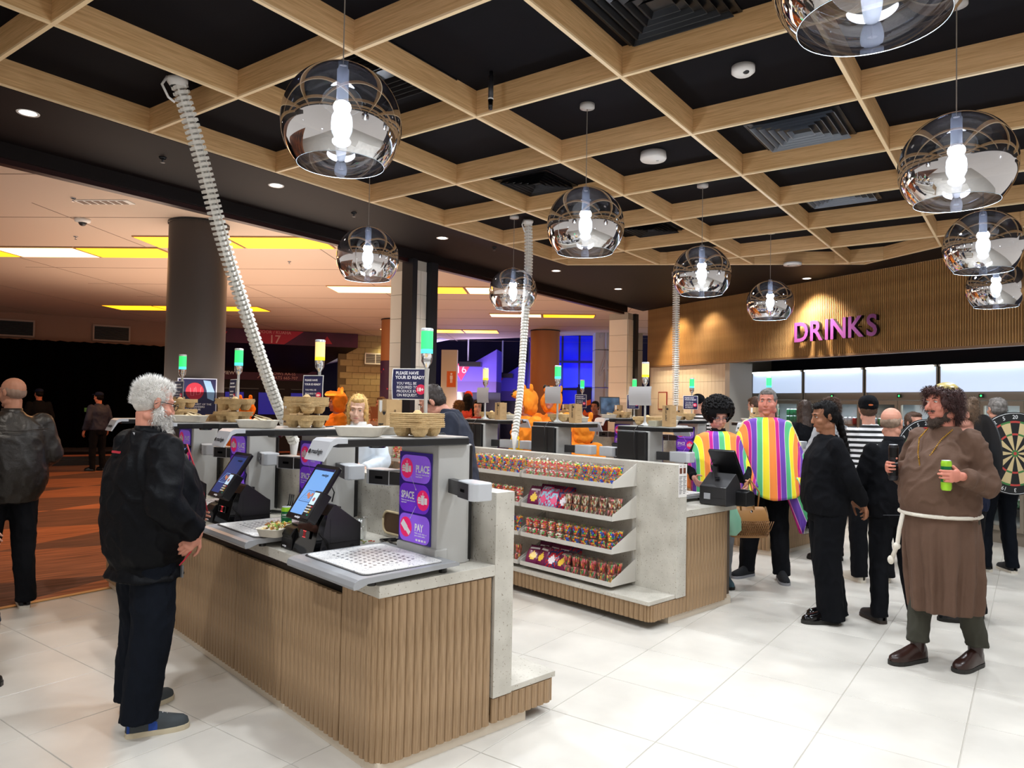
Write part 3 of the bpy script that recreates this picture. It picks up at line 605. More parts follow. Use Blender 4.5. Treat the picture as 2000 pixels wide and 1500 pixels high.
# ---------------------------------------------------------------- pendant lamps
SH = bpy.data.materials.new('smoked_mirror_dome'); SH.use_nodes = True
nt = SH.node_tree; nt.nodes.clear(); N = nt.nodes; L = nt.links
o_ = N.new('ShaderNodeOutputMaterial'); mx = N.new('ShaderNodeMixShader'); tr = N.new('ShaderNodeBsdfTransparent'); gl = N.new('ShaderNodeBsdfGlossy')
gl.inputs['Roughness'].default_value = 0.015
tc = N.new('ShaderNodeTexCoord'); sp = N.new('ShaderNodeSeparateXYZ'); L.new(tc.outputs['Object'], sp.inputs[0])
mr = N.new('ShaderNodeMapRange'); mr.inputs[1].default_value = 0.12; mr.inputs[2].default_value = -0.12; mr.inputs[3].default_value = 0.34; mr.inputs[4].default_value = 0.72; L.new(sp.outputs[2], mr.inputs[0])
lw = N.new('ShaderNodeLayerWeight'); lw.inputs[0].default_value = 0.25
ad = N.new('ShaderNodeMath'); ad.operation = 'MULTIPLY_ADD'; ad.inputs[1].default_value = 0.5; ad.use_clamp = True
L.new(lw.outputs['Facing'], ad.inputs[0]); L.new(mr.outputs[0], ad.inputs[2]); L.new(ad.outputs[0], mx.inputs[0])
cr = N.new('ShaderNodeMix'); cr.data_type = 'RGBA'; cr.inputs[6].default_value = (0.30, 0.31, 0.36, 1); cr.inputs[7].default_value = (0.85, 0.88, 0.9, 1)
mr2 = N.new('ShaderNodeMapRange'); mr2.inputs[1].default_value = 0.1; mr2.inputs[2].default_value = -0.15; L.new(sp.outputs[2], mr2.inputs[0]); L.new(mr2.outputs[0], cr.inputs[0]); L.new(cr.outputs[2], tr.inputs[0])
gl.inputs['Color'].default_value = (0.9, 0.9, 0.93, 1)
L.new(tr.outputs[0], mx.inputs[1]); L.new(gl.outputs[0], mx.inputs[2]); L.new(mx.outputs[0], o_.inputs[0])
BULB = mat('bulb_glow', 'ffffff', 0.4, emit='e6f4ff', es=7)
LZ, LR = 2.89, 0.26
def make_pendant(p, lb):
    t = thing('pendant_lamp', (p[0], p[1], LZ), 0, label=lb, cat='pendant lamp', group='mirrored globe pendant lamps')
    prof = [(0.02, LR * 0.997)] + [(LR * math.sin(a), LR * math.cos(a)) for a in [R(6 + k * 4.0) for k in range(33)]]
    a_end = prof[-1]
    MB().lathe(prof, n=56).obj('globe_shade', SH, t, smooth=True)
    MB().lathe([(a_end[0], a_end[1]), (a_end[0] + .0012, a_end[1] - .0015), (a_end[0] - .0012, a_end[1] - .0015), (a_end[0], a_end[1])], n=56).obj('rim', mat('rim_clear', '9aa6ae', 0.3, 0.3), t, smooth=True)
    MB().cyl((0, 0, 0.255), (0, 0, ZC - LZ - 0.03), 0.0028, n=6).obj('cord', mat('cord_grey', '8c857c', 0.6), t)
    MB().lathe([(0.001, ZC - LZ), (0.05, ZC - LZ), (0.05, ZC - LZ - 0.028), (0.001, ZC - LZ - 0.034)], n=20).obj('ceiling_rose', mat('rose_grey', 'b9b7b3', 0.4), t, smooth=True)
    MB().lathe([(0.001, 0.27), (0.02, 0.268), (0.02, 0.25), (0.026, 0.24), (0.026, 0.10), (0.001, 0.10)], n=16).obj('lamp_holder', mat('holder_grey', '8a8f98', 0.4), t, smooth=True)
    MB().lathe([(0.022, 0.10), (0.023, 0.075), (0.044, 0.03), (0.046, 0.0), (0.036, -0.035), (0.018, -0.056), (0.001, -0.06)], n=18).obj('bulb', BULB, t, smooth=True)
    pl = lamp('pendant_light', 'POINT', (p[0], p[1], LZ - 0.12), 42, (0.90, 0.95, 1), 0.06)
    return t
for p, lb in [((-0.22, 0.05), 'large mirrored globe pendant hanging at the upper left, in front of the oak lattice'), ((0.18, -2.02), 'very large mirrored globe pendant cut off by the top edge of the photo'),
              ((1.44, 2.52), 'small mirrored globe pendant over the left checkouts, against the dark soffit'), ((3.52, 2.95), 'small globe pendant half hidden by the second white cable tube'),
              ((1.86, 0.46), 'mid-size mirrored globe pendant at the centre, above the candy island'), ((3.93, 0.87), 'globe pendant right of centre, in front of the straight third cable tube'),
              ((6.0, 1.28), 'smallest globe pendant, hanging just left of the DRINKS letters'), ((2.2, -1.66), 'large mirrored globe pendant at the right edge'),
              ((4.27, -1.26), 'globe pendant at the right edge, second below the large one'), ((6.40, -0.84), 'lowest globe pendant at the right edge, partly behind another')]:
    make_pendant(p, lb)
# ---------------------------------------------------------------- things on the ceiling
def vent4(p, s, lb, z=ZC, lit=False):
    t = thing('ceiling_diffuser', (p[0], p[1], z - 0.004), GROT, label=lb, cat='air vent')
    MB().box(-s, -s, -0.002, s, s, 0.003).obj('plate', BLACK, t)
    m = mat('vent_blade', '232427', 0.35, 0.4) if not lit else mat('vent_blade_lit', '98a0ac', 0.3, 0.4)  # lit copy: light on the blades put into a paler colour
    for k in range(5):
        r = s * (0.94 - k * 0.17)
        b = MB()
        for q in range(4):
            a = q * PI / 2; c, s_ = math.cos(a), math.sin(a)
            def W_(x, y, zz): return (x * c - y * s_, x * s_ + y * c, zz)
            r2 = r - s * 0.06
            b.add([W_(-r, -r, -0.028), W_(r, -r, -0.028), W_(r2, -r2, -0.003), W_(-r2, -r2, -0.003), W_(-r, -r - 0.004, -0.03), W_(r, -r - 0.004, -0.03)], [(0, 1, 2, 3), (4, 5, 1, 0), (3, 2, 1, 0)])
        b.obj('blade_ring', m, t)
    MB().box(-s - .02, -s - .02, -0.006, s + .02, -s, 0.003).box(-s - .02, s, -0.006, s + .02, s + .02, 0.003).box(-s - .02, -s, -0.006, -s, s, 0.003).box(s, -s, -0.006, s + .02, s, 0.003).obj('frame', BLACK, t)
vent4((3.28, -0.36), 0.30, 'black ceiling air diffuser with blades coloured as lit, left of the large right pendant', lit=True)
vent4((0.62, 1.04), 0.30, 'black four-way air diffuser behind the big upper left globe lamp')
vent4((1.17, -0.62), 0.30, 'black four-way air diffuser at the top edge between two oak beams')
vent4((2.85, 1.93), 0.26, 'black square air diffuser above and left of the centre globe lamp')
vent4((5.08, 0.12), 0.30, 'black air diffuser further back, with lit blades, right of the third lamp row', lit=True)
vent4((4.95, 2.2), 0.26, 'dark square air diffuser near the far left end of the lattice')
small('smoke_detector', (2.10, -0.56, ZC), 'white dome smoke detector with a dark window, in the upper lattice', 'detector', [('base', MB().lathe([(0.001, 0), (0.068, 0), (0.068, -0.035), (0.05, -0.05), (0.001, -0.055)], n=28), WHITE), ('window', MB().ell((-0.02, -0.03, -0.048), (0.02, 0.02, 0.012), 10, 6), BLACK)])
small('access_point', (2.94, 0.70, ZC), 'flat round white ceiling unit left of the centre beam', 'detector', [('body', MB().lathe([(0.001, 0), (0.10, 0), (0.105, -0.05), (0.098, -0.062), (0.001, -0.064)], n=32), WHITE), ('lens', MB().ell((0.03, -0.02, -0.064), (0.012, 0.012, 0.004), 10, 6), ALU)])
small('ceiling_speaker', (7.1, 1.55, ZB), 'small flat white disc at the far end of the lattice', 'detector', [('body', MB().lathe([(0.001, 0), (0.11, 0), (0.11, -0.03), (0.001, -0.035)], n=24), WHITE), ('ring', MB().lathe([(0.05, -0.0345), (0.06, -0.037), (0.07, -0.0345)], n=24), ALU)])
t = small('track_spotlight', (1.08, 0.56, ZC), 'slim black ceiling spotlight with a white collar hanging in a lattice cell', 'spotlight', [('stem', MB().cyl((0, 0, 0), (0, 0, -0.05), 0.012), BLACK), ('body', MB().cyl((0, 0, -0.03), (-0.005, -0.005, -0.17), 0.016), DARK), ('collar', MB().cyl((-0.005, -0.005, -0.17), (-0.006, -0.006, -0.18), 0.017), WHITE), ('head', MB().cyl((-0.006, -0.006, -0.18), (-0.008, -0.008, -0.24), 0.017, 0.012), GLOSSB)])
DLG = mat('downlight_glow', 'ffffff', 0.4, emit='fff6ec', es=5.0)
for k, (q, lb) in enumerate([((-0.93, 3.0), 'round recessed downlight at the far left of the dark soffit'), ((0.95, 3.33), 'round recessed downlight in the soffit left of the small pendant'), ((3.18, 3.86), 'round recessed downlight in the soffit above the tiled pier'),
                             ((5.5, 4.28), 'recessed downlight in the soffit right of the second cable tube'), ((7.3, 4.62), 'recessed downlight at the far end of the soffit'), ((8.3, 2.0), 'recessed downlight in the soffit before the slatted wall'), ((8.9, 4.1), 'recessed downlight in the soffit over the lit timber slats')]):
    small('recessed_downlight', (q[0], q[1] - 0.08, ZB), lb, 'downlight', [('trim_ring', MB().lathe([(0.052, -0.001), (0.066, -0.004), (0.068, 0.0)], n=28), WHITE), ('glass', MB().lathe([(0.001, -0.0005), (0.052, -0.001)], n=24), DLG)])
    lamp('downlight', 'SPOT', (q[0], q[1] - 0.08, ZB - 0.02), 85, (1, 0.92, 0.82), 0.05, (0, 0, 0), spot=110, blend=0.7)
for q, ol_ in (((1.9, 3.55), 'middle one'), ((3.9, 3.7), 'right one'), ((0.0, 3.2), 'left one')): small('sprinkler', (q[0], q[1], ZB), 'tiny dark sprinkler head on the dark soffit, ' + ol_, 'sprinkler', [('rose', MB().lathe([(0.001, 0), (0.03, 0), (0.025, -0.01)], n=10), DARK), ('head', MB().cyl((0, 0, 0), (0, 0, -0.04), 0.008).lathe([(0.001, -0.04), (0.018, -0.042)], n=8), DARK)])['group'] = 'soffit sprinklers'
# ---------------------------------------------------------------- white articulated cable tubes
CL = clearmat('frosted_tube', (0.8, 0.8, 0.8, 1), 0.2, 0.3); WV = mat('vertebra_white', 'e9e7e0', 0.45)
def cable_tube(pts, r, n, lb, tw=1.0):
    P_ = [Vector(p) for p in pts]
    t = thing('cable_tube', tuple(P_[0]), 0, label=lb, cat='cable tube')
    # resample along a Catmull-Rom curve
    S = []
    for i in range(len(P_) - 1):
        a, b, c, d = P_[max(i - 1, 0)], P_[i], P_[i + 1], P_[min(i + 2, len(P_) - 1)]
        for k in range(30):
            u = k / 30; S.append(0.5 * ((2 * b) + (c - a) * u + (2 * a - 5 * b + 4 * c - d) * u * u + (3 * b - a - 3 * c + d) * u ** 3))
    S.append(P_[-1]); acc = [0]
    for i in range(1, len(S)): acc.append(acc[-1] + (S[i] - S[i - 1]).length)
    def atl(s):
        for i in range(1, len(S)):
            if acc[i] >= s: return S[i - 1].lerp(S[i], (s - acc[i - 1]) / max(1e-9, acc[i] - acc[i - 1])), (S[i] - S[i - 1]).normalized()
        return S[-1], (S[-1] - S[-2]).normalized()
    # a vertebra: squared ring plate with two side tongues and a narrow neck
    h = acc[-1] / n
    vb = MB(); rr = r
    prof = [(0.55 * rr, -0.28 * h), (1.0 * rr, -0.34 * h), (1.0 * rr, 0.26 * h), (0.55 * rr, 0.32 * h), (0.55 * rr, -0.28 * h)]
    vb.lathe(prof, n=8); vb.box(-1.18 * rr, -0.35 * rr, -0.30 * h, -0.9 * rr, 0.35 * rr, 0.22 * h).box(0.9 * rr, -0.35 * rr, -0.30 * h, 1.18 * rr, 0.35 * rr, 0.22 * h)
    vb.box(-0.5 * rr, -0.72 * rr, 0.2 * h, -0.25 * rr, -0.5 * rr, 0.8 * h).box(0.25 * rr, -0.72 * rr, 0.2 * h, 0.5 * rr, -0.5 * rr, 0.8 * h).box(-0.15 * rr, 0.5 * rr, 0.2 * h, 0.15 * rr, 0.72 * rr, 0.8 * h)
    me = vb.mesh('vertebra', WV)
    for k in range(n):
        p, d = atl((k + 0.5) * h)
        x = Vector((0.731, -0.682, 0)); x = (x - d * x.dot(d)).normalized(); y = d.cross(x)
        ang = tw * k / n; x2 = x * math.cos(ang) + y * math.sin(ang); y2 = d.cross(x2)
        o = link('vertebra', me, t); o.matrix_local = Mx(x2, y2, d, p - P_[0])
    MB().tube([S[i] - P_[0] for i in range(0, len(S), 4)] + [S[-1] - P_[0]], r * 0.42, 8).obj('cable_core', mat('cable_core', 'c4c2bc', 0.6), t, smooth=True)
    MB().lathe([(0.001, 0), (r * 1.5, 0), (r * 1.5, -0.02), (r, -0.05)], n=16).obj('ceiling_socket', WHITE, t, smooth=True)
    MB().tube([(-0.06, 0, -0.0), (-0.09, 0.0, -0.06), (-0.05, 0, -0.13), (-0.01, 0, -0.15)], 0.008, 6).obj('cable_loop', WHITE, t, smooth=True)
    e = P_[-1] - P_[0]
    MB().cyl((e.x, e.y, e.z + 0.03), (e.x, e.y, e.z - 0.16), r * 0.9, r * 0.3, 10).obj('tail', WHITE, t, smooth=True)
    return t
T1P = [(-0.29, 2.00, 3.69), (-0.14, 2.02, 3.28), (0.06, 2.08, 2.72), (0.28, 2.16, 2.22), (0.52, 2.26, 1.72), (0.74, 2.36, 1.36)]
cable_tube(T1P, 0.042, 76, 'long white segmented cable tube slanting from the lattice to the left island', 0.5)
cable_tube([(3.68, 2.90, 3.69), (3.66, 2.86, 3.2), (3.52, 2.76, 2.5), (3.34, 2.62, 1.8), (3.16, 2.50, 1.36)], 0.038, 70, 'white segmented cable tube curving down to the candy island', 1.6)
cable_tube([(6.62, 2.98, 3.54), (6.63, 2.98, 2.6), (6.64, 2.98, 1.6), (6.66, 2.98, 1.30)], 0.04, 72, 'straight white segmented cable tube in front of the cream tiled wall', 1.2)
# ---------------------------------------------------------------- islands
def rrect_(x0, z0, x1, z1, r, n=5):
    pts = []
    for cx, cz, a0 in ((x1 - r, z1 - r, 0), (x0 + r, z1 - r, 90), (x0 + r, z0 + r, 180), (x1 - r, z0 + r, 270)):
        for q in range(n): a = R(a0 + q * 90 / (n - 1)); pts.append((cx + r * math.cos(a), cz + r * math.sin(a)))
    return pts
def flute_mesh(h, w=0.0475):
    pts = [(-w / 2, 0.002)] + [(w / 2 * k, -0.013 * (1 - k * k) ** 0.6) for k in (-0.96, -0.8, -0.5, -0.17, 0.17, 0.5, 0.8, 0.96)] + [(w / 2, 0.002), (w / 2, 0.012), (-w / 2, 0.012)]
    return MB().prism(pts, 0, h).mesh('flute', WOOD, smooth=False)
FLB = flute_mesh(0.742); FLS = flute_mesh(0.122); FW_ = 0.0475
for m_ in (FLB, FLS):
    for p in m_.polygons:
        if abs(p.normal.z) < 0.5: p.use_smooth = False
def island(name, o, flip, L_, wtw, lb, near=True, full=True):
    """o: near corner of the worktop side (local 0,0); local x runs across the island, local y along it"""
    t = thing(name, (o[0], o[1], 0), PI if flip else 0, label=lb, cat='island counter')
    s = -1 if flip else 1
    y0, y1 = (0, L_) if not flip else (-L_, 0)
    Y = lambda a: a if not flip else -a    # a = metres from the near end
    def bx(b, x0, a0, z0, x1, a1, z1): b.box(x0, min(Y(a0), Y(a1)), z0, x1, max(Y(a0), Y(a1)), z1); return b
    bx(MB(), 0.03, 0.03, 0.08, 0.66, L_ - .03, 0.80).obj('carcass', mat('carcass', '4f4031', 0.7), t)
    bx(bx(MB(), 0.02, 0.02, 0.0, 0.94, L_ - .02, 0.062), 0.03, 0.03, .062, 0.93, L_ - 0.03, 0.08).obj('plinth', PLINTH, t)
    q_ = lb.split(' with')[0].split(' far')[0]
    def slab(nm, lab, cat, x0, a0, z0, x1, a1, z1):
        w_ = thing(nm, (o[0], o[1], 0), PI if flip else 0, label=lab, cat=cat)
        bx(MB(), x0, a0, z0, x1, a1, z1).obj('slab', STONE, w_, bevel=0.002); return w_
    t['wt'] = slab('worktop', 'pale speckled stone worktop of the ' + q_, 'worktop', -0.012, -0.012, 0.805, wtw, L_, 0.86).name
    t['up'] = slab('upstand', 'tall pale stone upstand wall along the ' + q_, 'upstand', wtw + 0.0005, -0.012, 0.187, wtw + 0.128, L_, 1.225).name
    slab('ledge', 'low stone ledge at the foot of the upstand of the ' + q_, 'shelf', wtw + 0.129, 0.0, 0.185, wtw + 0.47, L_, 0.215)
    bx(MB(), 0.66, 0.045, 0.08, wtw + 0.42, L_ - .01, 0.184).obj('lower_carcass', mat('carcass'), t)
    return t, Y
def flutes_front(t, Y, L_, x, ang, me, gaps=(), a0=0.13, cap=300):
    k = 0; a = a0
    while a < L_ and k < cap:
        if not any(abs(a - g) < 0.02 for g in gaps):
            link('flute', me, t, (x, Y(a), 0.06), (0, 0, ang)); k += 1
        a += FW_
# island 1: checkouts face -X, near corner at the world origin
i1, Y1 = island('checkout_island', (0, 0), False, 4.40, 0.675, 'left self-checkout island with fluted timber front and pale stone top')
L1 = 4.40
gaps = [0.335, 0.95, 1.565, 2.18, 2.795, 3.41, 4.03]
n = 0
for g0, g1 in zip([0.10] + gaps, gaps + [L1]):
    k = max(1, round((g1 - g0 - 0.006) / FW_)); w_ = (g1 - g0 - 0.010) / k
    dr_ = None
    if g0 > 0.2:
        dr_ = MB().box(0.006, g0 + 0.005, 0.062, 0.022, g1 - 0.005, 0.750).obj('cupboard_door', WOOD, i1)
    for q in range(k):
        o = link('flute', FLB, dr_ or i1, (0.006, g0 + 0.005 + (q + 0.5) * w_, 0.057), (0, 0, -PI / 2)); n += 1
        if g0 > 0.2: o.scale = (w_ / FW_, 1, 0.937)
        else: o.scale = (w_ / FW_, 1, 1)
MB().box(0.024, 0.33, 0.07, 0.028, L1 - 0.02, 0.804).obj('shadow_gap', BLACK, i1)  # black sheet behind the doors, shade of the gaps put into colour
# rounded corner and near end of island 1
for q in range(5):
    a = R(9 + q * 18); link('flute', FLB, i1, (0.10 - 0.094 * math.cos(a), 0.10 - 0.094 * math.sin(a), 0.057), (0, 0, -PI / 2 + a)).scale = (0.72, 1, 1)
for q in range(12): link('flute', FLB, i1, (0.10 + (q + 0.5) * 0.0471, 0.006, 0.057), (0, 0, 0))
for q in range(9): link('flute', FLS, i1, (0.68 + (q + 0.5) * 0.0475, 0.006, 0.059), (0, 0, 0))
MB().box(0.11, 0.012, 0.06, 0.665, 0.028, 0.80).obj('end_panel', WOOD, i1)
for q in range(91): link('flute', FLS, i1, (0.675 + 0.448, 0.03 + q * 0.0475, 0.059), (0, 0, PI / 2))
# oval cable opening in the slab behind the terminal
UP1 = bpy.data.objects[i1['up']]
MB().prism(rrect_(0.505, 0.885, 1.015, 1.015, 0.045), 0, 0.0006, 0, Matrix(((0, 0, 1, 0.6745), (1, 0, 0, 0), (0, 1, 0, 0), (0, 0, 0, 1)))).obj('cable_opening', mat('opening_brown', '5b4128', 0.7), UP1)
fo = MB()
rr_ = [(0.50 + 0.03 * (1 - math.cos(a)) if 0 else 0, 0) for a in (0,)]
pts = []
for cx, cz, a0 in ((0.97, 0.97, 0), (0.55, 0.97, 90), (0.55, 0.93, 180), (0.97, 0.93, 270)):
    for q in range(5): a = R(a0 + q * 22.5); pts.append((0.671, cx + 0.045 * math.cos(a), cz + 0.045 * math.sin(a)))
fo.tube(pts + pts[:1], 0.007, 6).obj('opening_trim', mat('ply_edge', 'd8c49c', 0.5), UP1, smooth=True)
# island 2: candy display faces the camera (-X); checkouts behind face +X
i2, Y2 = island('candy_island', (3.91, 0.505), True, 4.02, 0.752, 'candy display island with four metal shelves and a fluted timber base')
for q in range(83): link('flute', FLS, i2, (0.752 + 0.448, -0.079 - q * 0.0475, 0.059), (0, 0, PI / 2))
for q in range(4):
    a = R(12 + q * 22); link('flute', FLS, i2, (1.2 - 0.055 + 0.055 * math.sin(a) , -0.055 + 0.055 * math.cos(a), 0.059), (0, 0, PI - a)).scale = (0.5, 1, 1)
for q in range(9): link('flute', FLS, i2, (0.725 + (q + 0.5) * 0.0475, -0.006, 0.059), (0, 0, PI))
for q in range(12): link('flute', FLB, i2, (0.15 + (q + 0.5) * 0.0475, -0.006, 0.057), (0, 0, PI))
for q in range(20): link('flute', FLB, i2, (0.008, -0.1 - q * 0.0475, 0.057), (0, 0, PI / 2 * 3))
MB().box(0.10, -0.03, 0.06, 0.75, -0.012, 0.80).obj('end_panel', WOOD, i2)
# price notice on the slab end
t = thing('price_notice', (3.095, 0.492, 1.10), 0, label='paper price notice with two small photos taped to the candy island slab end', cat='notice')
MB().box(-0.057, -0.002, -0.13, 0.057, 0.0, 0.13).obj('sheet', mat('paper', 'e4e0dc', 0.7), t)
for k in range(2):
    MB().box(-0.045 + k * 0.05, -0.003, 0.055, -0.012 + k * 0.05, -0.002, 0.1).obj('photo', mat('sweet_photo', '6b3a26', 0.6, var=0.6, vscale=90), t)
    MB().box(-0.043 + k * 0.05, -0.0028, 0.112, -0.016 + k * 0.05, -0.002, 0.116).obj('text_line', KTXT, t)
    for q in range(12): MB().box(-0.048 + k * 0.052, -0.0028, 0.03 - q * 0.012, -0.004 + k * 0.052 - (q % 3) * 0.008, -0.002, 0.032 - q * 0.012 + 0.002).obj('text_line', KTXT, t)
# island 3 beyond, same model as island 1
i3, Y3 = island('checkout_island', (6.02, 1.2), False, 3.9, 0.675, 'third checkout island far behind the candy island, near the cream tiled wall')
for q in range(79): link('flute', FLB, i3, (0.006, 0.1 + q * 0.0475, 0.057), (0, 0, -PI / 2))
for q in range(13): link('flute', FLB, i3, (0.08 + q * 0.0475, 0.006, 0.057), (0, 0, 0))
for q in range(9): link('flute', FLS, i3, (0.70 + q * 0.0475, 0.006, 0.059), (0, 0, 0))
# ---------------------------------------------------------------- self-checkout scanner (faces -X; v=0 is its middle)
SCREENB = mat('screen_blue', '5c86b8', 0.25, emit='7aa6e0', es=0.62); SCREEND = mat('screen_navy', '22305e', 0.25, emit='26366a', es=0.7)
TRAYW = mat('tray_terrazzo', 'efeeec', 0.35, speck='8d929c', sscale=110, sth=0.62)
PUR = mat('poster_purple', '6a2fc0', 0.45, emit='6a2fc0', es=0.25); PURL = mat('poster_lilac', '8f5be0', 0.45, emit='8f5be0', es=0.22); PURD = mat('poster_indigo', '2a1470', 0.45, emit='2a1470', es=0.2)  # poster inks, pink included, have a faint glow put into the colour
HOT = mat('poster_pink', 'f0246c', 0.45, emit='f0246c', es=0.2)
XN, YM = (-1, 0, 0), (0, -1, 0)
def PM(x, y, z): return Mx(YM, Z1, XN, (x, y, z))   # print facing -X: reading direction is -Y
def rrect(x0, z0, x1, z1, r, n=5):
    pts = []
    for cx, cz, a0 in ((x1 - r, z1 - r, 0), (x0 + r, z1 - r, 90), (x0 + r, z0 + r, 180), (x1 - r, z0 + r, 270)):
        for q in range(n): a = R(a0 + q * 90 / (n - 1)); pts.append((cx + r * math.cos(a), cz + r * math.sin(a)))
    return pts
def disc(b, cx, cy, r, z0, z1, mi=0, sy=1.0, n=20): return b.prism([(cx + r * math.cos(2 * PI * k / n), cy + sy * r * math.sin(2 * PI * k / n)) for k in range(n)], z0, z1, mi)
def make_scanner():
    t = thing('checkout_scanner', (0, 0, 0), 0)
    # tray
    b = MB()
    prof = [(-0.125, -0.018), (-0.118, 0.004), (-0.10, 0.012), (-0.06, 0.016), (0.44, 0.02), (0.46, 0.01), (0.46, -0.002), (-0.05, -0.012), (-0.10, -0.03), (-0.12, -0.03)]
    Mp = Matrix(((1, 0, 0, 0), (0, 0, 1, 0), (0, 1, 0, 0), (0, 0, 0, 1)))
    b.prism(prof, -0.315, 0.315, 0, Mp); b.obj('tray_body', mat('tray_grey', 'a3a5a9', 0.35, 0.3), t, bevel=0.002)
    for sx, sy in ((0, -.26), (0, .26), (.4, -.26), (.4, .26)): MB().cyl((sx, sy, -0.035), (sx, sy, -0.002), 0.02).obj('foot', BLACK, t)
    Mtop = Matrix.Rotation(-R(0.46), 4, 'Y')
    MB().prism(rrect(-0.055, -0.285, 0.405, 0.285, 0.035), 0.017, 0.0195).obj('gasket', DARK, t)
    MB().prism(rrect(-0.045, -0.275, 0.395, 0.275, 0.03), 0.018, 0.023).obj('tray_panel', TRAYW, t)
    hm = MB(); disc(hm, 0, 0, 0.0078, 0, 0.0006, n=8); hm = hm.mesh('drain_hole', DARK)
    for i in range(8):
        for j in range(9): link('drain_hole', hm, t, (0.05 + i * 0.036 + (j % 2) * 0.0, -0.17 + j * 0.042 + (i % 2) * 0.021, 0.0228))
    # tower: tapered side faces, rounded back shell
    tw = MB(); tw.prism([(0.435, -0.165), (0.435, 0.165), (0.62, 0.165), (0.66, 0.15), (0.66, -0.15), (0.62, -0.165)], -0.035, 0.573)
    tw.obj('tower', ALU, t, bevel=0.006)
    MB().box(0.421, -0.172, -0.02, 0.50, 0.172, 0.055).obj('tower_foot', ALU, t, bevel=0.008)
    MB().prism([(0.605, -0.166), (0.672, -0.15), (0.672, 0.15), (0.605, 0.166)], -0.03, 0.572).obj('back_cover', BLACK, t, bevel=0.01)
    MB().tube([(0.50, 0.03, 0.615), (0.62, 0.04, 0.62), (0.69, 0.05, 0.58), (0.69, 0.05, 0.45), (0.685, 0.065, 0.30), (0.69, 0.03, 0.22)], 0.004, 6).obj('cable', BLACK, t, smooth=True)
    MB().tube([(0.685, -0.03, 0.27), (0.70, -0.05, 0.20), (0.69, -0.09, 0.13)], 0.006, 6).obj('cable_bundle', BLACK, t, smooth=True)
    # instruction poster
    po = thing('poster', (0.432, 0.018, 0), 0); po.parent = t
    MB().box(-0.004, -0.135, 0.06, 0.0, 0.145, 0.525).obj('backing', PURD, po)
    def ps(y0, z0, y1, z1, r, m, x=-0.0055):
        Mq = Matrix(((0, 0, 1, x), (-1, 0, 0, 0), (0, 1, 0, 0), (0, 0, 0, 1)))
        MB().prism(rrect(y0, z0, y1, z1, r), 0, 0.0012, 0, Mq).obj('panel', m, po)
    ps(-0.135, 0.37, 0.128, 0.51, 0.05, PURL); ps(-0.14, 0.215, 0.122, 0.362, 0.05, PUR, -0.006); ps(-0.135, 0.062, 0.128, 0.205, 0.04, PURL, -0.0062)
    for (yy, zz, k) in ((0.075, 0.44, 0), (-0.07, 0.285, 0), (0.075, 0.135, 1)):
        Mq = Matrix(((0, 0, 1, -0.0078), (1, 0, 0, yy), (0, 1, 0, zz), (0, 0, 0, 1)))
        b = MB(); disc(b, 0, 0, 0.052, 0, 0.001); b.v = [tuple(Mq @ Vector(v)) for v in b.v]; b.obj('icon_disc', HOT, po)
        ic = MB()
        if k == 0:
            for (a, c, e, f) in ((-0.012, -0.022, 0.012, 0.02), (0.016, -0.018, 0.038, 0.014), (-0.04, -0.018, -0.016, -0.008), (-0.042, -0.005, -0.014, 0.004), (-0.016, 0.02, 0.016, 0.025), (0.0, 0.02, 0.003, 0.04)): ic.box(-0.0095, yy - e, zz + c, -0.0085, yy - a, zz + f)
            ic.prism([(yy + 0.028 + 0.013 * math.cos(R(a)), zz + 0.006 + 0.011 * math.sin(R(a))) for a in range(0, 181, 30)], -0.0095, -0.0085, 0, Matrix(((0, 0, 1, 0), (1, 0, 0, 0), (0, 1, 0, 0), (0, 0, 0, 1))))
        else:
            for cy, cz, sx, sz in ((0.012, 0.008, 0.026, 0.018), (-0.022, -0.018, 0.02, 0.013)):
                c_, s_ = math.cos(0.7), math.sin(0.7)
                ic.add([(-0.0092, yy + cy + a * c_ - d * s_, zz + cz + a * s_ * -1 * -1 + d * c_) for a, d in ((-sx, -sz), (sx, -sz), (sx, sz), (-sx, sz))], [(0, 1, 2, 3), (3, 2, 1, 0)])
        ic.obj('icon', WTXT, po)
    text('lettering', 'PLACE', 0.052, WTXT, po, PM(-0.0085, -0.005, 0.425), bold=0.03, sx=0.78)
    text('lettering', 'Place your items on the\ntrack below', 0.012, WTXT, po, PM(-0.0085, -0.005, 0.410))
    text('lettering', 'SPACE', 0.052, WTXT, po, PM(-0.0085, 0.120, 0.285), bold=0.03, sx=0.78)
    text('lettering', 'Make sure your items are\nseparated', 0.012, WTXT, po, PM(-0.0085, 0.120, 0.270))
    text('lettering', 'PAY', 0.052, WTXT, po, PM(-0.0085, -0.005, 0.125), bold=0.03, sx=0.78)
    text('lettering', 'With credit, debit, or\nyour mobile wallet', 0.012, WTXT, po, PM(-0.0085, -0.005, 0.110))
    for k in range(4): MB().box(-0.0085, -0.03 - k * 0.024, 0.074, -0.007, -0.015 - k * 0.024, 0.084).obj('card_logo', WTXT, po)
    for (y0, z0, y1, z1) in ((0.035, 0.40, -0.01, 0.335), (-0.012, 0.25, 0.035, 0.185)):
        d = Vector((0, y1 - y0, z1 - z0)).normalized(); e = Vector((0, -d.z, d.y))
        P0 = Vector((-0.0088, y0, z0)); P1 = Vector((-0.0088, y1, z1)); b = MB()
        b.add([P0 + e * .0015, P0 - e * .0015, P1 - e * .0015, P1 + e * .0015, P1 + d * .006, P1 + e * .006 - d * .004, P1 - e * .006 - d * .004], [(0, 1, 2, 3), (3, 2, 1, 0), (4, 5, 6), (6, 5, 4)]); b.obj('arrow', WTXT, po)
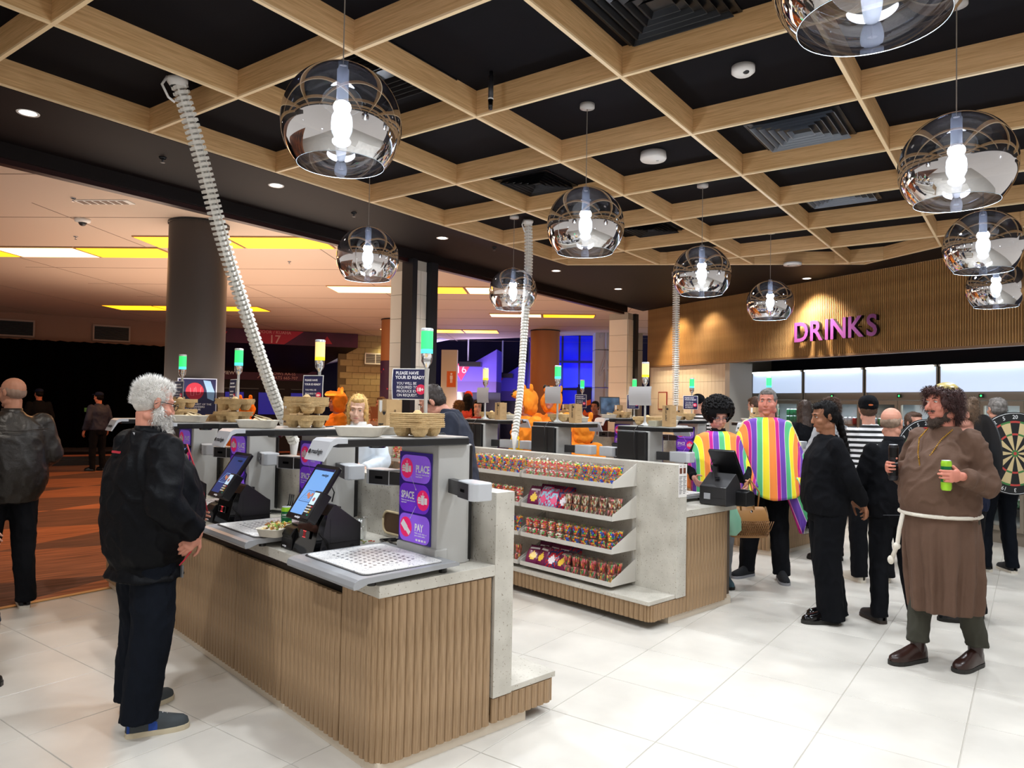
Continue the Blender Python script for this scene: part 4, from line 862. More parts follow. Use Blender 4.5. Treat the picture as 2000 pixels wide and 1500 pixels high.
    # side wings: dark inner face, silver curl
    for s in (-1, 1):
        MB().prism([(0.515, 0.16 * s), (0.50, 0.16 * s), (0.452, 0.305 * s), (0.452, 0.33 * s), (0.50, 0.33 * s), (0.535, 0.17 * s)][::s], 0.332, 0.402).obj('wing_arm', DARK, t, bevel=0.002)
        MB().prism([(0.449, 0.30 * s), (0.405, 0.44 * s), (0.41, 0.465 * s), (0.43, 0.48 * s), (0.51, 0.485 * s), (0.525, 0.46 * s), (0.54, 0.31 * s), (0.52, 0.29 * s)][::s], 0.325, 0.41).obj('wing', SILVER, t, bevel=0.006)
        MB().prism([(0.4475, 0.302 * s), (0.4065, 0.432 * s), (0.409, 0.434 * s), (0.45, 0.303 * s)][::s], 0.33, 0.405).obj('wing_face', DARK, t)
        MB().prism([(0.433, 0.34 * s), (0.418, 0.388 * s), (0.421, 0.39 * s), (0.436, 0.341 * s)][::s], 0.36, 0.374).obj('sensor', GLOSSB, t)
    # hood on top, with drooping fin
    ol = [(0.60, -0.20), (0.617, -0.18), (0.617, 0.36), (0.60, 0.38), (0.30, 0.38), (0.22, 0.32), (0.12, 0.09), (0.04, 0.04), (-0.11, 0.04), (-0.11, -0.13), (0.04, -0.13), (0.11, -0.14), (0.20, -0.19), (0.26, -0.20)]
    MB().prism(ol, 0.573, 0.608).obj('hood', BLACK, t, bevel=0.004)
    sc_in = [((x - 0.27) * 0.985 + 0.27, (y - 0.06) * 0.98 + 0.06) for x, y in ol]
    MB().prism(sc_in, 0.608, 0.613).obj('hood_top', ALU, t)
    Mq = Matrix(((1, 0, 0, 0), (0, 0, 1, 0), (0, 1, 0, -0.030), (0, 0, 0, 1)))
    MB().prism([(-0.06, 0.643), (-0.125, 0.643), (-0.145, 0.630), (-0.185, 0.545), (-0.178, 0.542), (-0.135, 0.61), (-0.11, 0.62), (-0.06, 0.62)], -0.131, 0.041, 0, Mq).obj('fin', SILVER, t)
    nrm = Vector((-0.9, 0, 0.42)).normalized(); upv = Vector((0.42, 0, 0.9)).normalized()
    text('logo_lettering', 'mashgin', 0.033, KTXT, t, Mx(YM, upv, nrm, (-0.176, -0.003, 0.545)), bold=0.012, sx=0.95)
    b = MB(); disc(b, 0, 0, 0.011, 0, 0.0008); Mq = Mx(YM, upv, nrm, (-0.174, 0.012, 0.553)); b.v = [tuple(Mq @ Vector(v)) for v in b.v]; b.obj('logo_dot', KTXT, t)
    MB().cyl((0.18, 0, 0.573), (0.18, 0, 0.558), 0.05, 0.04, 16).obj('camera_pod', GLOSSB, t)
    return t
scan0 = make_scanner()
def make_kiosk():
    t = thing('payment_kiosk', (0, 0, 0), 0)
    Mq = Matrix(((1, 0, 0, 0), (0, 0, 1, 0), (0, 1, 0, 0), (0, 0, 0, 1)))
    # local: x 0.03..0.33 away from customer, y -0.13..0.13, z 0 = worktop
    MB().prism([(0.06, 0.0), (0.31, 0.0), (0.325, 0.012), (0.325, 0.155), (0.30, 0.17), (0.17, 0.265), (0.155, 0.26), (0.09, 0.17)], -0.125, 0.125, 0, Mq).obj('housing', DARK, t, bevel=0.004)
    MB().prism([(0.035, 0.0), (0.075, 0.0), (0.12, 0.21), (0.10, 0.215), (0.075, 0.17)], -0.127, 0.10, 0, Mq).obj('front_panel', GLOSSB, t, bevel=0.002)
    b = MB()
    for z in (0.062,): b.box(0.318, -0.127, z, 0.3265, 0.127, z + 0.003)
    b.box(0.09, -0.1262, 0.06, 0.32, -0.1248, 0.062).box(0.138, -0.1262, 0.06, 0.14, -0.1248, 0.19).obj('panel_seam', BLACK, t)
    for x in (0.105, 0.27): MB().cyl((x, -0.128, 0.035), (x, -0.124, 0.035), 0.012, n=14).obj('lock', STEEL, t)
    # scanner window with red glow
    n_ = Vector((-0.98, 0, 0.16)).normalized(); u_ = Vector((0.16, 0, 0.98)).normalized()
    b = MB(); b.prism(rrect(-0.055, -0.02, 0.055, 0.02, 0.006), 0, 0.002, 0, Mx(YM, u_, n_, (0.0525, -0.01, 0.105))).obj('scan_window', mat('scan_glass', '1a1214', 0.15), t)
    MB().prism(rrect(-0.055, -0.02, 0.055, 0.02, 0.006), 0.0015, 0.0025, 0, Mx(YM, u_, n_, (0.0525, -0.01, 0.105))).obj('window_edge', mat('edge_grey', '4a4a4e', 0.4), t)
    MB().prism(rrect(-0.051, -0.0165, 0.051, 0.0165, 0.005), 0.002, 0.003, 0, Mx(YM, u_, n_, (0.0525, -0.01, 0.105))).obj('window_glass', GLOSSB, t)
    MB().prism(rrect(-0.013, -0.015, 0.013, 0.015, 0.004), 0.0025, 0.0035, 0, Mx(YM, u_, n_, (0.0525, -0.01, 0.105))).obj('scan_glow', mat('scan_red', '5a0a12', 0.3, emit='a01020', es=0.35), t)
    for dx in (-0.012, 0, 0.012):
        for dz in (-0.016, 0.016): MB().prism(rrect(dx - .002, dz - .002, dx + .002, dz + .002, 0.001), 0.003, 0.004, 0, Mx(YM, u_, n_, (0.0525, -0.01, 0.105))).obj('red_led', mat('led_red', 'ff3030', 0.3, emit='ff5050', es=2), t)
    # receipt printer at the left
    MB().prism([(0.03, 0.0), (0.17, 0.0), (0.17, 0.115), (0.10, 0.13), (0.05, 0.115), (0.025, 0.08), (0.035, 0.06)], 0.105, 0.225, 0, Mq).obj('receipt_printer', BLACK, t, bevel=0.005)
    MB().box(0.085, 0.12, 0.128, 0.12, 0.21, 0.134).obj('paper_slot', DARK, t)
    text('logo_lettering', 'mashgin', 0.014, WTXT, t, PM(0.028, 0.20, 0.014), bold=0.01)
    # tilted display
    n2 = Vector((-0.835, 0, 0.55)).normalized(); u2 = Vector((0.55, 0, 0.835)).normalized()
    Ms = Mx(YM, u2, n2, (0.095, 0.0, 0.325))
    s_ = MB().prism(rrect(-0.125, -0.165, 0.125, 0.165, 0.012), -0.022, 0.0, 0, Ms).obj('display', BLACK, t, bevel=0.002)
    MB().prism(rrect(-0.127, -0.167, 0.127, 0.167, 0.012), -0.006, -0.003, 0, Ms).obj('display_edge', DARK, t)
    scr = MB().prism(rrect(-0.103, -0.135, 0.103, 0.145, 0.002), 0.0003, 0.0012, 0, Ms).obj('screen', SCREENB, t)
    MB().box(-0.103, 0.130, 0.0012, 0.103, 0.145, 0.0016, 0, Ms).obj('status_bar', NAVY, t)
    text('logo_lettering', 'mashgin', 0.022, KTXT, t, Ms @ Matrix.Translation((0.0, 0.098, 0.0018)), bold=0.01)
    text('logo_lettering', 'mashgin', 0.018, WTXT, t, Ms @ Matrix.Translation((-0.03, -0.156, 0.0008)), bold=0.015)
    gr = MB(); Mg = Ms @ Matrix.Translation((-0.0, -0.03, 0.0014))
    gr.add([(-0.085, -0.032, 0), (0.06, -0.032, 0), (0.085, 0.04, 0), (-0.04, 0.04, 0)], [], 0)
    ring = [(-0.085, -0.032), (0.06, -0.032), (0.085, 0.035), (-0.04, 0.035)]
    for k in range(4):
        a, b_ = Vector(ring[k]), Vector(ring[(k + 1) % 4]); d = (b_ - a).normalized(); e = Vector((-d.y, d.x)) * 0.0012
        gr.add([(a.x + e.x, a.y + e.y, .0004), (a.x - e.x, a.y - e.y, .0004), (b_.x - e.x, b_.y - e.y, .0004), (b_.x + e.x, b_.y + e.y, .0004)], [(0, 1, 2, 3)])
    for i in range(6):
        for j in range(5): disc(gr, -0.055 + i * 0.022 + j * 0.008, -0.022 + j * 0.012, 0.0022, 0, 0.0004, n=6)
    gr.v = [tuple(Mg @ Vector(v)) for v in gr.v]; gr.obj('screen_graphic', mat('graphic_navy', '23336b', 0.4), t)
    fd = MB(); 
    for x, y, r in ((-0.02, 0.012, 0.012), (0.0, 0.0, 0.013), (0.02, 0.014, 0.011)): disc(fd, x, y, r, 0.0005, 0.001, n=10)
    fd.v = [tuple(Mg @ Vector(v)) for v in fd.v]; fd.obj('screen_food', mat('graphic_food', 'd98a6a', 0.4), t)
    # card reader on the right edge
    Mc = Mx(YM, u2, n2, (0.062, -0.105, 0.255))
    MB().prism(rrect(-0.038, -0.085, 0.038, 0.085, 0.008), -0.03, 0.022, 0, Mc).obj('reader_cradle', BLACK, t, bevel=0.003)
    MB().prism(rrect(-0.034, -0.08, 0.034, 0.08, 0.006), 0.022, 0.034, 0, Mc).obj('card_reader', DARK, t, bevel=0.002)
    MB().prism(rrect(-0.026, -0.0, 0.026, 0.07, 0.002), 0.034, 0.0348, 0, Mc).obj('reader_screen', mat('reader_screen', 'b9cfe0', 0.3, emit='b9d2e8', es=0.55), t)
    b = MB(); disc(b, 0, 0.03, 0.012, 0.0349, 0.0353, n=14); b.v = [tuple(Mc @ Vector(v)) for v in b.v]; b.obj('reader_icon', mat('reader_icon', 'c07b70', 0.4), t)
    for i in range(4):
        for j in range(4):
            m = WHITE
            if i == 3: m = (mat('key_red', 'd03a44', 0.4), mat('key_yellow', 'e0b838', 0.4), mat('key_yellow'), mat('key_green', '1f9d78', 0.4))[j]
            MB().box(-0.027 + i * 0.0145, -0.016 - j * 0.0155, 0.034, -0.017 + i * 0.0145, -0.008 - j * 0.0155, 0.036, 0, Mc).obj('key', m if i == 3 or j < 3 else DARK, t)
    MB().tube([(0.10, -0.10, 0.33), (0.14, -0.115, 0.37), (0.16, -0.12, 0.33), (0.15, -0.115, 0.28)], 0.004, 6).obj('cable', BLACK, t, smooth=True)
    MB().tube([(0.075, -0.10, 0.18), (0.075, -0.13, 0.12), (0.12, -0.135, 0.07), (0.14, -0.13, 0.0), (0.19, -0.14, -0.0)], 0.004, 6).obj('cable', BLACK, t, smooth=True)
    MB().box(0.327, -0.08, 0.05, 0.329, -0.02, 0.10).obj('rear_label', mat('label_grey', 'a9abb0', 0.5), t)
    MB().box(0.24, -0.02, 0.215, 0.26, 0.02, 0.235).obj('hinge', STEEL, t)
    return t
kio0 = make_kiosk()
def make_kiosk_dark(k):
    for c in k.children:
        if c.name.startswith('screen_'): c.hide_render = False
# light stalk with id notice
GRN = mat('beacon_green', '3be07a', 0.35, emit='2ee06c', es=0.95); CYN = mat('beacon_cyan', '5ff0e8', 0.35, emit='48e8e0', es=1.1)
AMB = mat('beacon_amber', 'f5d08a', 0.35, emit='f7cf82', es=0.95); YEL = mat('beacon_yellow', 'ffdf30', 0.35, emit='ffd820', es=1.1)
def make_stalk(green, sign, w=0.2, lean=0.0, ang=0.0):
    t = thing('beacon_stalk', (0, 0, 0), 0)
    MB().lathe([(0.045, 0), (0.045, 0.006), (0.02, 0.02), (0.012, 0.035), (0.0095, 0.05), (0.0095, 0.36), (0.012, 0.365)], n=18).obj('pole', ALU, t, smooth=True)
    MB().lathe([(0.010, 0.352), (0.026, 0.378), (0.028, 0.385), (0.030, 0.425), (0.031, 0.425)], n=20).obj('cup', CHROME, t, smooth=True)
    MB().lathe([(0.0, 0.424), (0.031, 0.424), (0.031, 0.446)], n=20).obj('lens_base', CYN if green else YEL, t, smooth=True)
    MB().lathe([(0.031, 0.446), (0.031, 0.54)], n=20).obj('lens', GRN if green else AMB, t, smooth=True)
    MB().lathe([(0.032, 0.54), (0.032, 0.552), (0.028, 0.556), (0.0, 0.556)], n=20).obj('cap', SILVER, t, smooth=True)
    return t
def idsign(t, w, h, z, x=-0.02, ang=0.0, y=0.0, curve=0.012, printed=True):
    s = thing('notice_card', (x, y, z), ang); s.parent = t
    def cv(b, m, nm):
        b.v = [(p[0] - curve * math.cos(p[2] / h * PI * 0.9), p[1], p[2]) for p in b.v]; return b.obj(nm, m, s)
    def sheet(x0, hw, hh, nz=9):
        b = MB(); b.grid(lambda i, j: (x0, -hw + 2 * hw * i, -hh + 2 * hh * j / (nz - 1)), 2, nz); b.grid(lambda i, j: (x0 + 0.002, -hw + 2 * hw * i, -hh + 2 * hh * j / (nz - 1)), 2, nz); return b
    cv(sheet(0.0, w / 2, h / 2), WHITE if printed else mat('card_back', 'b5b3b4', 0.35), 'card')
    if not printed: return s
    cv(sheet(-0.0012, w / 2 - 0.005, h / 2 - 0.005), mat('notice_navy', '191848', 0.3), 'print')
    k = w / 0.2
    def tx(st, sz, y_, z_, m=WTXT, bold=0.0):
        o = text('lettering', st, sz * k, m, s, PM(-0.0022 - curve * math.cos((z_ + sz * .4) / h * PI * 0.9), y_, z_), bold=bold, sx=0.9)
    tx('PLEASE HAVE', 0.0235, w / 2 - 0.02 * k, h * 0.30, bold=0.02); tx('YOUR ID READY', 0.0235, w / 2 - 0.02 * k, h * 0.16, bold=0.02)
    for q, ln in enumerate(('YOU WILL BE', 'REQUIRED TO', 'PRODUCE ID', 'ON REQUEST.')): tx(ln, 0.020, w / 2 - 0.028 * k, -h * 0.02 - q * h * 0.125)
    xx = -curve * math.cos(-0.16 * PI * .9)
    b = MB(); disc(b, 0, 0, 0.026 * k, 0, 0.001, n=24); Mq = PM(-0.003 + xx, -w * 0.30, -h * 0.17); b.v = [tuple(Mq @ Vector(v)) for v in b.v]; b.obj('red_disc', RED, s)
    text('lettering', '18+', 0.026 * k, WTXT, s, PM(-0.0052 + xx, -w * 0.30 + 0.021 * k, -h * 0.17 - 0.009 * k), bold=0.03, sx=0.9)
    return s
# place stations
A_LAB = ['nearest', 'second', 'third', 'fourth']
HZ = 1.4735   # top of hoods
scs = []
def place(proto, used, loc, rz, **tags):
    if proto['u'] == 0:
        proto['u'] = 1; proto.location = loc; proto.rotation_euler = (0, 0, rz)
        for k, v in tags.items(): proto[{'cat': 'category'}.get(k, k)] = v
        return proto
    c = copy_tree(proto, None, loc, rz, **tags); return c
scan0['u'] = 0; kio0['u'] = 0
SV = [0.29, 1.42, 2.55, 3.68]
for k, v in enumerate(SV):
    place(scan0, None, (-0.028, v, 0.895), 0, label='grey self-checkout scanner with purple poster on the left island, %s from the camera' % A_LAB[k], cat='self checkout', group='scanners on the left island')
    place(kio0, None, (0.0, v + 0.54, 0.861), 0, label='black payment terminal with tilted screen on the left island, %s from the camera' % A_LAB[k], cat='payment terminal', group='terminals on the left island')
for k, v in enumerate([1.08, 2.145, 3.21]):
    place(scan0, None, (3.86, v, 0.895), PI, label='self-checkout scanner seen from its dark back above the candy shelves, %s from the right' % ('first', 'second', 'third', 'fourth')[k], cat='self checkout', group='scanners on the candy island')
    place(kio0, None, (3.91, v - 0.555, 0.861), PI, label='black payment terminal seen from behind on the candy island, %s from the right' % ('first', 'second', 'third', 'fourth')[k], cat='payment terminal', group='terminals on the candy island')
for k, v in enumerate([1.55, 2.65, 3.70, 4.75]):
    place(scan0, None, (5.99, v, 0.895), 0, label='grey self-checkout scanner on the far third island, %s from the right' % ('first', 'second', 'third', 'fourth')[k], cat='self checkout', group='scanners on the third island')
    if k > 0: place(kio0, None, (6.02, v - 0.56, 0.861), 0, label='black payment terminal on the far third island, %s from the right' % ('first', 'second', 'third', 'fourth')[k], cat='payment terminal', group='terminals on the third island')
for o in list(SC.objects):
    for k_ in ('u', 'wt', 'up'):
        if k_ in o.keys(): del o[k_]
# second terminal shows a dark navy page with a hand
k2 = bpy.data.objects['payment_kiosk.001']
for c in k2.children:
    if c.name.startswith('screen') and not c.name.startswith('screen_'): c.data = c.data.copy(); c.data.materials[0] = SCREEND
    if c.name.startswith('screen_graphic'): c.data = c.data.copy(); c.data.materials[0] = mat('graphic_sky', '9cc4f0', 0.4, emit='9cc4f0', es=0.5)

def beacon(loc, green, lb, sign=None, rz=0.0):
    t = make_stalk(green, sign); t.location = loc; t.rotation_euler = (0, 0, rz); t['label'] = lb; t['category'] = 'status light'
    if sign: idsign(t, *sign[0], **sign[1])
    return t
beacon((0.44, 0.29, HZ + .036), True, 'green beacon on a pole above the nearest left checkout, with ID notice', ((0.205, 0.165, 0.265), dict(y=0.095, ang=R(34), x=-0.03)))
beacon((0.44, 1.43, HZ + .036), False, 'amber beacon on a pole above the second left checkout, with ID notice', ((0.15, 0.19, 0.235), dict(y=0.02, ang=R(28), x=-0.03, curve=0.006)))
beacon((0.44, 2.70, HZ + .036), True, 'green beacon partly behind the first cable tube, with turned ID notice', ((0.15, 0.19, 0.225), dict(y=0.01, ang=R(-4), x=-0.03, curve=0.008)))
beacon((0.44, 3.93, HZ + .036), True, 'green beacon at the far left end of the left island, with ID notice', ((0.15, 0.19, 0.225), dict(y=-0.02, ang=R(12), x=-0.03, curve=0.006)))
beacon((3.36, 1.06, HZ + .036), False, 'amber beacon on a pole above the candy island, rightmost one', ((0.24, 0.165, 0.26), dict(y=0.03, x=-0.03, printed=False)))
beacon((3.36, 2.11, HZ + .036), True, 'green beacon on a pole above the middle of the candy island', ((0.21, 0.165, 0.265), dict(y=0.03, x=-0.03, printed=False)))
beacon((3.36, 3.19, HZ + .036), False, 'amber beacon on a pole at the left of the candy island', ((0.19, 0.165, 0.26), dict(y=0.0, x=-0.03, printed=False)))
beacon((6.45, 4.52, HZ + .036), True, 'small far green beacon beside the carved pillar, above the third island', ((0.17, 0.2, 0.23), dict(x=-0.03, ang=R(40))))
beacon((6.45, 3.54, HZ + .036), True, 'small far green beacon right in front of the cream pier, above the third island', ((0.17, 0.2, 0.23), dict(x=-0.03, ang=R(40))))
beacon((6.45, 2.60, HZ + .036), True, 'small far green beacon in front of the cream tiled wall', ((0.19, 0.18, 0.23), dict(x=-0.03, ang=R(42))))
beacon((6.45, 1.52, HZ + .036), True, 'small far green beacon in front of the white fridge light boxes', ((0.19, 0.2, 0.23), dict(x=-0.03, ang=R(42))))
# ---------------------------------------------------------------- candy racks and cups on the candy island
RKM = mat('rack_grey', 'c9c5bd', 0.45)
CUPM = clearmat('cup_clear', (0.98, 0.98, 0.98, 1), 0.0, 0.06, fac=0.35)
SZ = [1.025, 0.764, 0.504, 0.247]
def rack(v0, v1, lb):
    t = thing('candy_rack', (3.03, v0, 0), 0, label=lb, cat='display rack')
    W_ = v1 - v0
    for z in SZ:
        s = MB().box(-0.312, 0.003, 0.0, -0.003, W_ - 0.003, 0.006).box(-0.315, 0.003, 0.0, -0.309, W_ - 0.003, 0.036).obj('shelf', RKM, t, loc=(0, 0, z))
        for y in (0, W_ - 0.004):
            pr = [(-0.315, 0), (-0.001, 0), (-0.001, 0.185), (-0.012, 0.18), (-0.27, 0.062), (-0.30, 0.055), (-0.315, 0.03)]
            MB().prism(pr, y, y + 0.004, 0, Matrix(((1, 0, 0, 0), (0, 0, 1, 0), (0, 1, 0, 0), (0, 0, 0, 1)))).obj('side_panel', RKM, s)
    for y in (0.03, W_ - 0.03): MB().box(-0.006, y - 0.01, 0.217, -0.001, y + 0.01, 1.2).obj('upright', RKM, t)
    return t
BAYS = [(0.888, 1.93), (1.96, 3.0), (3.03, 4.07)]
rack(*BAYS[0], 'right bay of the pale metal candy rack, nearest the price notice'); rack(*BAYS[1], 'middle bay of the pale metal candy rack, partly behind the near island'); rack(*BAYS[2], 'left bay of the pale metal candy rack, seen over the near island')
rack(4.10, 4.46, 'narrow last piece of the pale metal candy rack by the pier')
CC = {'balls': ['2a62e0', 'ff8a20', '35c04a', 'e02c36', 'ffd42e', '2a3f9a'], 'gummy': ['ff6a86', '6cc868', 'fff4d8', 'ffa84c', 'f0464e', 'fff8ea'], 'twist': ['a86848', 'f08a94', 'b8cc90', 'fff0d8', '7a4634', 'f09868'], 'rope': ['d84444', '4c9a54', 'f4bc48', 'b0502f', 'f0727c', '8a5a3c']}
CUPS = {}
def cup_proto(kind, sd):
    random.seed(sd); b = MB(); mats = [mat('sweet_%s_%d' % (kind, i), c, 0.3, spec=0.6) for i, c in enumerate(CC[kind])]
    for L_ in range(4):
        z = 0.010 + L_ * 0.0165; rr = 0.0275 + 0.009 * (z / 0.08) - (0.0085)
        n = 9
        for k in range(n):
            a = 2 * PI * (k + 0.5 * (L_ % 2)) / n + random.uniform(-.15, .15); r = 0.0085 if kind == 'balls' else random.uniform(0.007, 0.011)
            c = ((rr) * math.cos(a), rr * math.sin(a), z + random.uniform(-.002, .002))
            mi = random.randrange(6)
            if kind == 'balls': b.ell(c, r, 7, 4, mi)
            elif kind == 'gummy': b.ell(c, (r, r * 1.1, r * 0.8), 6, 4, mi)
            else: b.ell(c, (r * 0.7, r * 0.7, r * 1.5), 6, 4, mi)
    for k in range(5): b.ell((0.012 * math.cos(k * 1.26), 0.012 * math.sin(k * 1.26), 0.066), 0.009, 6, 4, random.randrange(6))
    sweets = b.mesh('sweets', mats, smooth=True)
    cup = MB().lathe([(0.0, 0.0), (0.030, 0.0), (0.0405, 0.074), (0.0425, 0.075), (0.0425, 0.078)], n=14).mesh('cup', CUPM, smooth=True)
    lid = MB().lathe([(0.0435, 0.073), (0.0435, 0.080), (0.040, 0.082), (0.038, 0.079), (0.0, 0.079)], n=14).mesh('lid', clearmat('lid_clear', (0.96, 0.96, 0.96, 1), 0.06, 0.08, fac=0.5), smooth=True)
    return cup, lid, sweets
for kd in CC: CUPS[kd] = [cup_proto(kd, 11 + i) for i in range(2)]
KN = {'balls': 'cup of coloured chocolate balls', 'gummy': 'cup of mixed gummy sweets', 'twist': 'cup of brown fizzy sweets', 'rope': 'cup of red chewy sweets'}
ncup = 0
def cup(kind, x, y, z, sh, bay, row, lay, col):
    global ncup
    ncup += 1
    c, l, s = CUPS[kind][ncup % 2]
    t = thing('candy_cup', (x, y, z), (ncup * 1.7) % 6.28, label='%s, %s %s row, %s shelf, %s bay, %s from left' % (KN[kind], lay, row, sh, bay, ORD[col]), cat='candy cup', group='%s cups, %s %s row of %s shelf, %s bay' % (kind, lay, row, sh, bay))
    link('cup', c, t); link('lid', l, t); link('sweets', s, t)
SHN = ['top', 'second', 'third', 'bottom']; BN = ['right', 'middle', 'left']
def fill(bi, si, cols, rows=(0, 1), lays=2, c0=0):
    v0, v1 = BAYS[bi]; n = 11
    for i, kd in enumerate(cols):
        if kd is None: continue
        y = v1 - 0.05 - (i + c0) * (v1 - v0 - 0.1) / (n - 1)
        for r_ in rows:
            for l_ in range(lays):
                cup(kd, 3.03 - 0.262 + r_ * 0.09 + random.uniform(-.003, .003) + (0.0 if l_ == 0 else 0.008), y + random.uniform(-.003, .003), SZ[si] + 0.0065 + l_ * 0.0825, SHN[si], BN[bi], ('front', 'back')[r_], ('lower', 'upper', 'third')[l_], i)
fill(0, 0, ['gummy'] * 6 + ['balls'] * 5)
fill(0, 1, [None] * 5 + ['twist'] * 6)
fill(0, 2, ['gummy'] * 5 + ['balls'] * 6)
fill(0, 3, [None] * 5 + ['rope'] * 6)
fill(1, 0, ['gummy'] * 2 + ['balls'] * 9); fill(1, 1, ['twist'] * 4 + ['gummy'] * 7, rows=(0,)); fill(1, 2, [None] * 6 + ['balls'] * 5, rows=(0,)); fill(1, 3, [None] * 7 + ['rope'] * 4, rows=(0,))
fill(2, 0, ['gummy'] * 8 + ['twist'] * 3)
# snack bags
def bag_mesh(name, m, m2, m3, sd):
    random.seed(sd); b = MB(); nx, nz = 12, 12; w_, h = 0.15, 0.19
    ph = [random.uniform(0, 6) for _ in range(4)]
    def f(sg):
        def g(i, j):
            u = i / (nx - 1) * 2 - 1; v = j / (nz - 1) * 2 - 1
            th = 0.026 * (max(0, 1 - u ** 4) ** 0.5) * (max(0, 1 - abs(v) ** 5) ** 0.6) + 0.0015 * math.sin(7 * u + ph[0]) * math.cos(6 * v + ph[1]) * (1 - v * v)
            zig = 0.003 * (i % 2) if j in (0, nz - 1) else 0
            return (w_ / 2 * u * (1 - 0.06 * v * v + .05 * math.cos(3 * v)), sg * th, h / 2 * v + (zig if j == nz - 1 else -zig))
        return g
    b.grid(f(-1), nx, nz); b.grid(f(1), nx, nz)
    q = len(b.f) // 2
    for k in range(q):
        i = k % (nx - 1); j = k // (nx - 1); u = (i + .5) / (nx - 1) * 2 - 1; v = (j + .5) / (nz - 1) * 2 - 1
        a = math.atan2(v + .15, u)
        if u * u + (v + .2) ** 2 < 0.16: b.m[k] = 1
        elif abs(v - 0.55) < 0.16 and abs(u) < 0.7: b.m[k] = 2
        elif m2 is not m3 and int(a * 12 / PI) % 2 and u * u + v * v > 0.2 and name == 'burst': b.m[k] = 2
    return b.mesh('snack_bag', [m, m2, m3], smooth=True)
BGS = [('plum snack bag with yellow badge', bag_mesh('a', mat('bag_plum', '6d1c46', 0.25), mat('bag_yellow', 'e8c040', 0.3), mat('bag_white', 'e9dfe4', 0.3), 1)),
       ('pale blue snack bag with pink burst', bag_mesh('burst', mat('bag_blue', '9cc6dd', 0.25), mat('bag_pinkc', 'e45a86', 0.3), mat('bag_pink2', 'd23a70', 0.3), 2)),
       ('red snack bag with white burst', bag_mesh('burst', mat('bag_red', 'b3202e', 0.25), mat('bag_white'), mat('bag_navy', '2a2a62', 0.3), 3))]
def bag(x, y, z, rz, tilt, k, lb):
    t = thing('snack_bag', (x, y, z), rz, label=BGS[k][0] + lb, cat='snack bag'); o = link('wrapper', BGS[k][1], t, (0, 0, 0.095 * math.cos(tilt)), (tilt, 0, 0))
yb = BAYS[0][1] - 0.10
for i, (k, dy, rz, tl) in enumerate(((0, 0.0, 0.25, 0.5), (1, 0.13, -0.1, 0.4), (1, 0.25, 0.1, 0.55), (2, 0.36, 0.3, 0.45))):
    bag(2.80, yb - dy, SZ[1] + 0.014, -PI / 2 + rz, -tl, k, ', second shelf, right bay, %s from left' % ('first', 'second', 'third', 'fourth')[i])
for i, (k, dy, rz) in enumerate(((0, 0.04, .2), (0, 0.17, -.1), (2, 0.30, .1))): bag(2.90, yb - dy, SZ[1] + 0.014, -PI / 2 + rz, -.3, k, ', back of second shelf, %s from left' % ('first', 'second', 'third')[i])
for i, (k, dy, rz, tl) in enumerate(((0, 0.0, 0.3, 0.7), (0, 0.12, -0.2, 0.6), (2, 0.24, 0.1, 0.65), (0, 0.36, -0.15, 0.7))):
    bag(2.80, yb - dy, SZ[3] + 0.02, -PI / 2 + rz, -tl, k, ', bottom shelf, right bay, %s from left' % ('first', 'second', 'third', 'fourth')[i])
for i, (k, dy, rz) in enumerate(((0, 0.03, .2), (0, 0.16, -.1), (0, 0.28, .2), (2, 0.38, .0))): bag(2.90, yb - dy, SZ[3] + 0.016, -PI / 2 + rz, -.35, k, ', back of bottom shelf, %s from left' % ('first', 'second', 'third', 'fourth')[i])
# far snack rack in the orange concourse
t = thing('snack_rack', (4.25, 6.75, 0), R(-43), label='small orange-lit candy rack in the concourse, seen between two scanners', cat='display rack')
for z in (0.45, 0.75, 1.05, 1.32):
    MB().box(-0.5, -0.18, z, 0.5, 0.18, z + .02).box(-0.5, -0.19, z, 0.5, -0.18, z + 0.06).obj('shelf', mat('rack_peach', 'd2a684', 0.5), t)
MB().box(-0.52, -0.18, 0, -0.5, 0.2, 1.6).box(0.5, -0.18, 0, 0.52, 0.2, 1.6).box(-0.5, 0.18, 0, 0.5, 0.2, 1.6).obj('frame', mat('rack_wood', '8a5a34', 0.6), t)
k = 0
for z in (0.75, 1.05, 1.32):
    for i in range(9):
        k += 1; c, l, s = CUPS['rope'][k % 2]; p = Vector((4.25, 6.75)) + Vector((math.cos(R(-43)), math.sin(R(-43)))) * (-0.42 + i * 0.105) + Vector((math.sin(R(-43)), -math.cos(R(-43)))) * 0.1
        c_ = thing('candy_cup', (p.x, p.y, z + 0.021), 0, label='cup of orange-lit sweets on the far concourse rack, %s tier, %s from left' % ({0.75: 'low', 1.05: 'middle', 1.32: 'top'}[z], ORD[i]), cat='candy cup', group='cups on the concourse rack'); link('cup', c, c_); link('sweets', s, c_)
